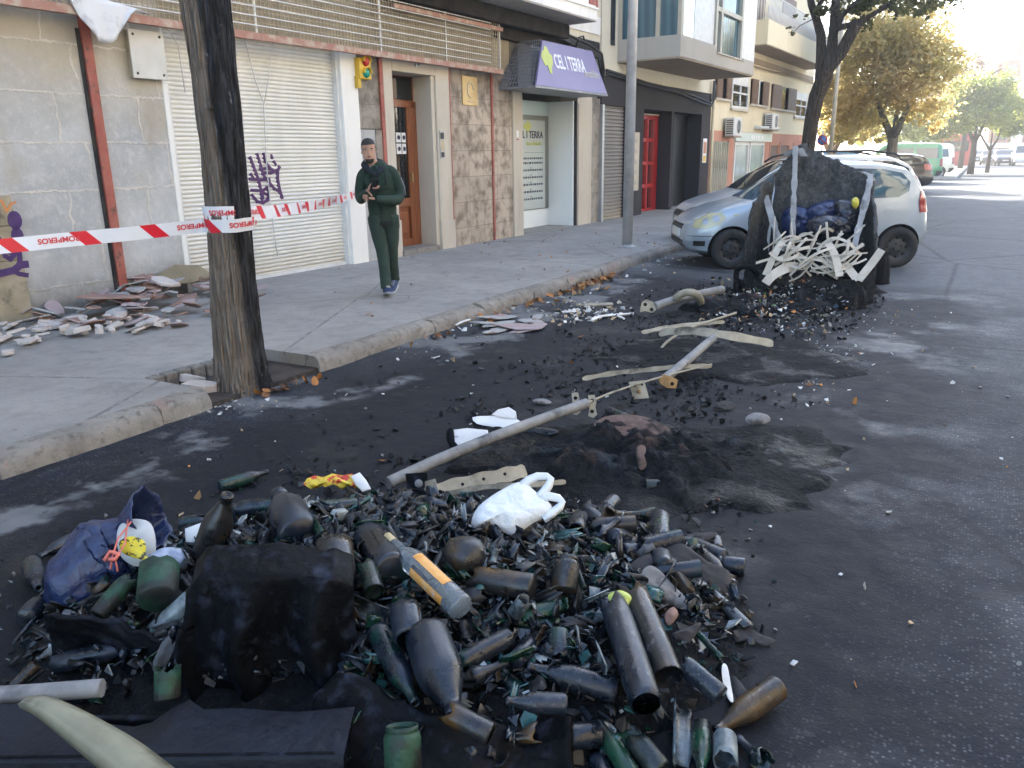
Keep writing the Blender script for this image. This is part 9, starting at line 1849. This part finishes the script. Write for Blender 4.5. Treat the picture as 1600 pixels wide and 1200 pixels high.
# ================================================================== rubble of fallen cladding by the wall
M['plaster'] = pm('fallen_white_plaster', (.46,.40,.36), (.56,.51,.46), 5, .95, .4, 30, c3=(.35,.26,.22), s3=6, l3=.6, h3=.7)
M['slab_grey'] = pm('fallen_grey_slab', (.30,.30,.29), (.38,.37,.35), 5, .85, .3, 30, c3=(.22,.15,.12), s3=5, l3=.55, h3=.65)
M['slab_brown'] = pm('fallen_brown_slab', (.23,.13,.10), (.30,.20,.16), 6, .85, .3, 30); M['slab_pink'] = pm('fallen_pinkish_slab', (.33,.24,.23), (.38,.31,.30), 6, .85, .3, 30)
M['slab_olive'] = pm('fallen_olive_slab', (.17,.14,.085), (.24,.20,.13), 5, .85, .3, 30)
rr = random.Random(5)
def rock(p, sx, sy, sz, rot, mat, name, label, cat, group):
    n = rr.randint(5,8); a0 = rr.random()*6; pts = [(sx*rr.uniform(.65,1.1)*cos(a0+2*pi*i/n), sy*rr.uniform(.65,1.1)*sin(a0+2*pi*i/n)) for i in range(n)]
    R = Matrix.Translation(p) @ Euler(rot).to_matrix().to_4x4(); m = MB(); k = n
    vs = [(x,y,-sz/2) for x,y in pts]+[(x*.97,y*.97,sz/2+rr.uniform(-.2,.2)*sz) for x,y in pts]
    m.add(vs, [tuple(reversed(range(k))), tuple(range(k,2*k))]+[(i,(i+1)%k,k+(i+1)%k,k+i) for i in range(k)], 0, False, R); return tag(m.build(name, M[mat], None, min(.006,sz*.2)), label, cat, group)
def rub_h(x, y): return max(0, .26*(1-abs(y-5.6)/1.9))*max(0,min(1,(-6.4-x)/1.5))
for k in range(95):
    y = rr.uniform(4.3,6.75); x = -8.1+abs(rr.gauss(0,.75)); 
    if x > -6.35: continue
    z = .15+rub_h(x,y)*rr.uniform(.5,1.0); s = rr.uniform(.07,.20); mt = rr.choice(['slab_grey']*3+['slab_brown']*2+['slab_pink']*2)
    rock((x,y,z), s, s*rr.uniform(.45,.9), rr.uniform(.010,.020), (rr.gauss(0,.22),rr.gauss(.18,.2),rr.random()*6.28), mt, 'cladding_piece', 'thin broken cladding slab in the rubble below the bare wall', 'rubble slab', 'fallen cladding slabs')
for k in range(85):
    y = rr.uniform(2.9,5.1); x = rr.uniform(-8.0,-6.75)+(.25 if y > 4.2 else 0); s = rr.uniform(.03,.15)
    rock((x,y,.15+.05*rr.random()), s, s*rr.uniform(.6,.95), rr.uniform(.015,.05), (rr.gauss(0,.2),rr.gauss(0,.2),rr.random()*6.28), 'plaster', 'plaster_chunk', 'whitish lump of fallen plaster in the rubble by the wall', 'plaster chunk', 'fallen plaster chunks')
rock((-7.95,6.2,.36),.40,.16,.02,(1.1,0,1.5),'slab_olive','cladding_piece','tan cladding slab leaning on the wall beside the white shutter','rubble slab','fallen cladding slabs')
rock((-7.7,5.75,.37),.17,.12,.03,(.2,.3,.4),'plaster','plaster_chunk','biggest pale plaster piece on top of the slab rubble','plaster chunk','fallen plaster chunks')
rock((-7.6,5.2,.30),.75,.2,.02,(.0,.12,1.35),'slab_brown','cladding_piece','long brown slab lying along the top of the rubble','rubble slab','fallen cladding slabs')
# tree pit rubble
for (px,py,s,lab) in ((312,605,.14,'flat pale stone beside the burnt trunk in the tree pit'),(300,592,.11,'small pale stone at the corner of the tree pit')): 
    p = g(px,py,.07); rock(p, s, s*.5, .06, (rr.gauss(0,.1),rr.gauss(0,.1),.6), 'plaster', 'stone', lab, 'stone', None)
# tan boards and scraps by the kerb
for k in range(13):
    px, py = rr.uniform(768,860), rr.uniform(494,518); p = g(px,py,.012+.008*k*.3); s = rr.uniform(.10,.28)
    rock(p, s, s*.45, .008, (rr.gauss(0,.04),rr.gauss(0,.04),rr.gauss(.5,.7)), 'slab_grey' if k % 3 else 'slab_pink', 'board_scrap', 'flat tan scrap of board lying on the road near the kerb', 'board scrap', 'board scraps near the kerb')
# grey flat scraps round the heap
M['scrap'] = pm('grey_brown_scrap', (.03,.028,.03), (.06,.055,.054), 7, .9, .3, 30, c3=(.14,.14,.14), s3=6, l3=.62, h3=.7); M['scrap_pale'] = pm('pale_peeled_scrap', (.20,.195,.19), (.055,.05,.05), 6, .9, .3, 30, lo=.48, hi=.58)
def scrap(outline, z, tilt, mat, label, bul=.012, seed=1, yaw=0.0):
    cx = sum(p[0] for p in outline)/len(outline); cy = sum(p[1] for p in outline)/len(outline)
    tag(pillow(outline, g(cx,cy,z), tilt, bul, M[mat], 'scrap_sheet', wr=.016, seed=seed, sub=3, yaw=yaw), label, 'scrap')
scrap([(1005,890),(1018,884),(1035,895),(1050,912),(1070,932),(1080,948),(1066,952),(1040,942),(1015,925),(1003,905)], .17, 50, 'scrap_pale', 'peeling whitish sheet on the right slope of the heap', seed=2)
scrap([(985,882),(1010,868),(1040,880),(1075,915),(1085,950),(1060,948),(1020,920),(990,905)], .14, 55, 'scrap', 'dark sheet under the peeling whitish one on the heap', seed=3)
scrap([(1038,860),(1062,848),(1085,862),(1110,880),(1138,892),(1142,920),(1125,928),(1090,915),(1060,895)], .12, 55, 'scrap', 'large grey curled sheet at the right edge of the heap', .02, seed=4)
scrap([(1070,838),(1095,832),(1122,834),(1095,850),(1078,856)], .03, 75, 'scrap', 'dark flat sheet on the road above the right of the heap', seed=5)
scrap([(1050,990),(1072,982),(1094,972),(1092,985),(1078,1002),(1060,998)], .18, 45, 'scrap', 'brown curled sheet beside the bright green bottle piece', seed=6)
scrap([(1148,985),(1168,980),(1190,992),(1212,1000),(1195,1008),(1172,1000),(1150,1002)], .02, 78, 'scrap', 'torn grey scrap lying apart on the road right of the heap', seed=7)
scrap([(1143,1055),(1158,1068),(1172,1088),(1198,1112),(1170,1118),(1152,1100)], .05, 60, 'scrap', 'brown folded card at the lower right edge of the heap', .02, seed=8)
scrap([(1038,960),(1052,948),(1060,960),(1050,975),(1042,976)], .17, 45, 'slab_brown', 'small brown leaf like scrap on the right of the heap', seed=9)
scrap([(1022,845),(1045,842),(1068,846),(1066,856),(1040,858),(1022,854)], .10, 45, 'scrap_pale', 'short grey pipe like scrap at the back right of the heap', .03, seed=10)
scrap([(1020,806),(1032,802),(1034,812),(1026,826),(1018,826)], .09, 25, 'scrap_pale', 'upright whitish peg behind the right of the heap', .02, seed=12)
scrap([(1165,652),(1180,645),(1200,650),(1203,658),(1185,664),(1168,661)], .05, 60, 'scrap_pale', 'grey stone like lump right of the brown cloth lump', .03, seed=13)
scrap([(1192,722),(1205,718),(1228,728),(1222,738),(1202,732)], .02, 75, 'scrap', 'bent grey scrap at the right rim of the melted pool', seed=14)
scrap([(1118,630),(1135,627),(1150,632),(1140,639),(1122,637)], .03, 70, 'scrap', 'dark flat chip on the road beyond the brown cloth lump', seed=15)
scrap([(832,626),(850,623),(862,629),(846,632)], .02, 75, 'scrap_pale', 'pale folded chip on the road left of the long tube', seed=16)
scrap([(950,930),(968,922),(985,930),(990,945),(972,948),(956,942)], .25, 45, 'lime' , 'yellow green piece of plastic on the heap beside the melted glass tubes', .015, seed=17)
scrap([(1128,1040),(1136,1040),(1142,1070),(1146,1096),(1138,1092),(1130,1068)], .12, 45, 'paper_white', 'narrow white foil strip at the right end of the heap', .006, seed=18)
for k,(px,py,w) in enumerate(((765,975,9),(900,905,8),(960,862,7),(690,1040,6),(780,985,10),(945,880,10),(925,870,8))):
    scrap([(px-w,py),(px,py-w*.6),(px+w*1.3,py-2),(px+w,py+w*.5),(px-2,py+w*.6)], .27-.02*k, 45, 'crumb', 'pale curled chip of glass %s' % ('near the clear cup','below the ribbed jar','at the right back of the heap','on the largest dark bottle','under the clear cup','beside the green rounded shard','behind the ribbed jar')[k], .008, seed=20+k) if False else None
FM_ = [pm('ash_flake_black', (.003,.0035,.0045), (.008,.009,.011), 9, .85), pm('ash_flake_grey', (.045,.047,.05), None, rough=.9), pm('ash_flake_brown', (.03,.022,.017), None, rough=.9)]
rs = random.Random(55); m = MB()
for i in range(9000):
    y = rs.uniform(2.6,10.3); p = Vector((-1.95+rs.gauss(0,.72)-.0*y, y, 0)); dn = mnoise.noise(Vector((p.x*1.6,p.y*1.6,3)))
    if p.x > -.75 or heap_h(p) > 0 or dn < rs.uniform(-.3,.45): continue
    p.z = .012+.02*max(0,dn); shard(p, rs.choice((.006,.008,.012,.018,.026,.036)), rs.choices(range(3),[.8,.12,.08])[0], .35)
tag(m.build('ash_flakes', FM_), 'black ash flakes and charred crumbs strewn along the burnt strip of road', 'ash', kind='stuff')
# mixed litter in front of the wreck, pale crumbs over the road, leaves in the gutter
LM = [pm('litter_white', (.62,.62,.60), None, rough=.7), pm('litter_orange', (.50,.20,.05), None, rough=.7), pm('litter_tan', (.40,.30,.18), None, rough=.8), pm('litter_black', (.012,.013,.015), None, rough=.7), pm('litter_green', (.10,.20,.06), None, rough=.7), pm('litter_blue', (.06,.10,.16), None, rough=.6), pm('litter_grey', (.22,.22,.21), None, rough=.8)]
rs = random.Random(77); m = MB()
for i in range(1500):
    px, py = rs.gauss(1215,62), rs.gauss(478,20)
    if not (1085 < px < 1345 and 440 < py < 530): continue
    p = g(px,py,.0); z = .02+.20*math.exp(-((px-1250)/55)**2-((py-455)/18)**2)+.07*math.exp(-((px-1180)/50)**2-((py-485)/14)**2)+.14*math.exp(-((px-1300)/30)**2-((py-478)/12)**2); p.z = z+rs.random()*.03
    shard(p, rs.choice((.008,.014,.022,.04)), rs.choices(range(7),[.08,.035,.07,.60,.02,.055,.14])[0], .5)
tag(m.build('mixed_litter', LM), 'mixed burnt litter strewn in front of the wrecked container', 'litter', kind='stuff')
m = MB()
for i in range(420):
    if i < 150: p = g(rs.gauss(1270,45), rs.gauss(560,30))
    elif i < 240: p = g(rs.gauss(1330,60), rs.gauss(500,22))
    else: p = Vector((rs.uniform(-3.9,.6), 2+8*rs.random()**1.2, 0))
    if heap_h(p) > 0: continue
    p.z = .008; shard(p, rs.choice((.006,.008,.012,.016,.022)), rs.choices((0,2,6,1),[.5,.2,.25,.05])[0], .5)
for i in range(110):
    p = Vector((-4.36+abs(rs.gauss(0,.35)), rs.uniform(5.2,13), .01)); shard(p, rs.choice((.012,.02,.03,.05)), rs.choices((0,2,6,3,1),[.3,.3,.25,.1,.05])[0], .4)
for i in range(160):
    p = g(rs.gauss(905,40), rs.gauss(488,8), .008); shard(p, rs.choice((.01,.02,.035,.05)), rs.choices((0,2,6,3),[.4,.25,.25,.1])[0], .3)
for i in range(60):
    p = g(rs.gauss(335,45), rs.gauss(632,7), .01); shard(p, rs.choice((.008,.014,.022)), rs.choices((0,2,6),[.5,.3,.2])[0], .4)
tag(m.build('road_crumbs', LM), 'small pale crumbs and chips scattered over the road', 'crumbs', kind='stuff')
LV = [pm('dry_leaf_brown', (.17,.075,.03), None, rough=.8), pm('dry_leaf_tan', (.30,.17,.07), None, rough=.8), pm('dry_leaf_orange', (.36,.15,.04), None, rough=.8)]
m = MB()
def leaf(p, s):
    R = Euler((rs.gauss(0,.45),rs.gauss(0,.45),rs.random()*6.28)).to_matrix(); pts = [(-1,0,.1),(-.4,.5,.15),(.3,.45,0),(1,0,.25),(.3,-.5,.05),(-.4,-.45,.2)]
    m.add([p+R @ Vector((x*s,y*s,z*s)) for x,y,z in pts], [(0,1,2,3),(0,3,4,5)], rs.randrange(3))
for c,n_,sx,sy in (((870,448),55,26,5),((915,432),60,22,5),((830,470),14,16,5),((745,485),10,20,6),((650,520),8,24,6),((410,590),14,28,10)):
    for i in range(n_):
        p = g(rs.gauss(c[0],sx), rs.gauss(c[1],sy), .012+rs.random()*.03)
        if p.x < -4.38: p.x = -4.36+rs.random()*.15
        leaf(p, rs.uniform(.03,.06))
for i in range(70):
    p = Vector((rs.uniform(-7.9,-4.6), rs.uniform(4.5,16), .138)); leaf(p, rs.uniform(.015,.035))
for px,py in ((915,150),): pass
for px,py,s in ((893,567,.03),(595,720,.035),(310,776,.04),(1130,783,.04),(1265,601,.035),(1336,628,.04),(908,526,.04),(1190,778,.04)): leaf(g(px,py,.012), s)
tag(m.build('fallen_leaves', LV), 'dry brown leaves blown along the kerb and pavement', 'leaves', kind='stuff')
m = MB(); m.tube(curve_pts([g(975,498,.02),g(955,492,.02),g(925,500,.02),g(940,494,.03),g(990,490,.02)]), .012, 6); tag(m.build('twisted_cord', M['paper_white']), 'white twisted cord on the road near the scattered boards', 'cord')
mstrip('wood_lath', 'straight tan stick lying on the road before the hatchback', [(900,476,.02),(930,476,.02),(958,475,.02)], .05, 'strip_cream', 70, 'stick', .008)
mstrip('wood_lath', 'thin white stick leaning near the scattered boards by the kerb', [(712,508,.02),(722,503,.03),(735,499,.03)], .02, 'paper_white', 60, 'stick', .005)
# ================================================================== air between here and the far end of the street
hz = bpy.data.materials.new('haze_air'); hz.use_nodes = True; hn_ = hz.node_tree; hn_.nodes.clear()
ho = hn_.nodes.new('ShaderNodeOutputMaterial'); hv_ = hn_.nodes.new('ShaderNodeVolumePrincipled'); hn_.links.new(hv_.outputs[0], ho.inputs['Volume'])
hv_.inputs['Color'].default_value = (.97,.96,.93,1); hv_.inputs['Density'].default_value = .0026; hv_.inputs['Anisotropy'].default_value = .72
m = MB(); m.box(-420,420,-80,910,-1.0,34); hb = m.build('haze', hz); tag(hb, 'pale morning haze filling the air of the whole street', 'haze', kind='stuff')
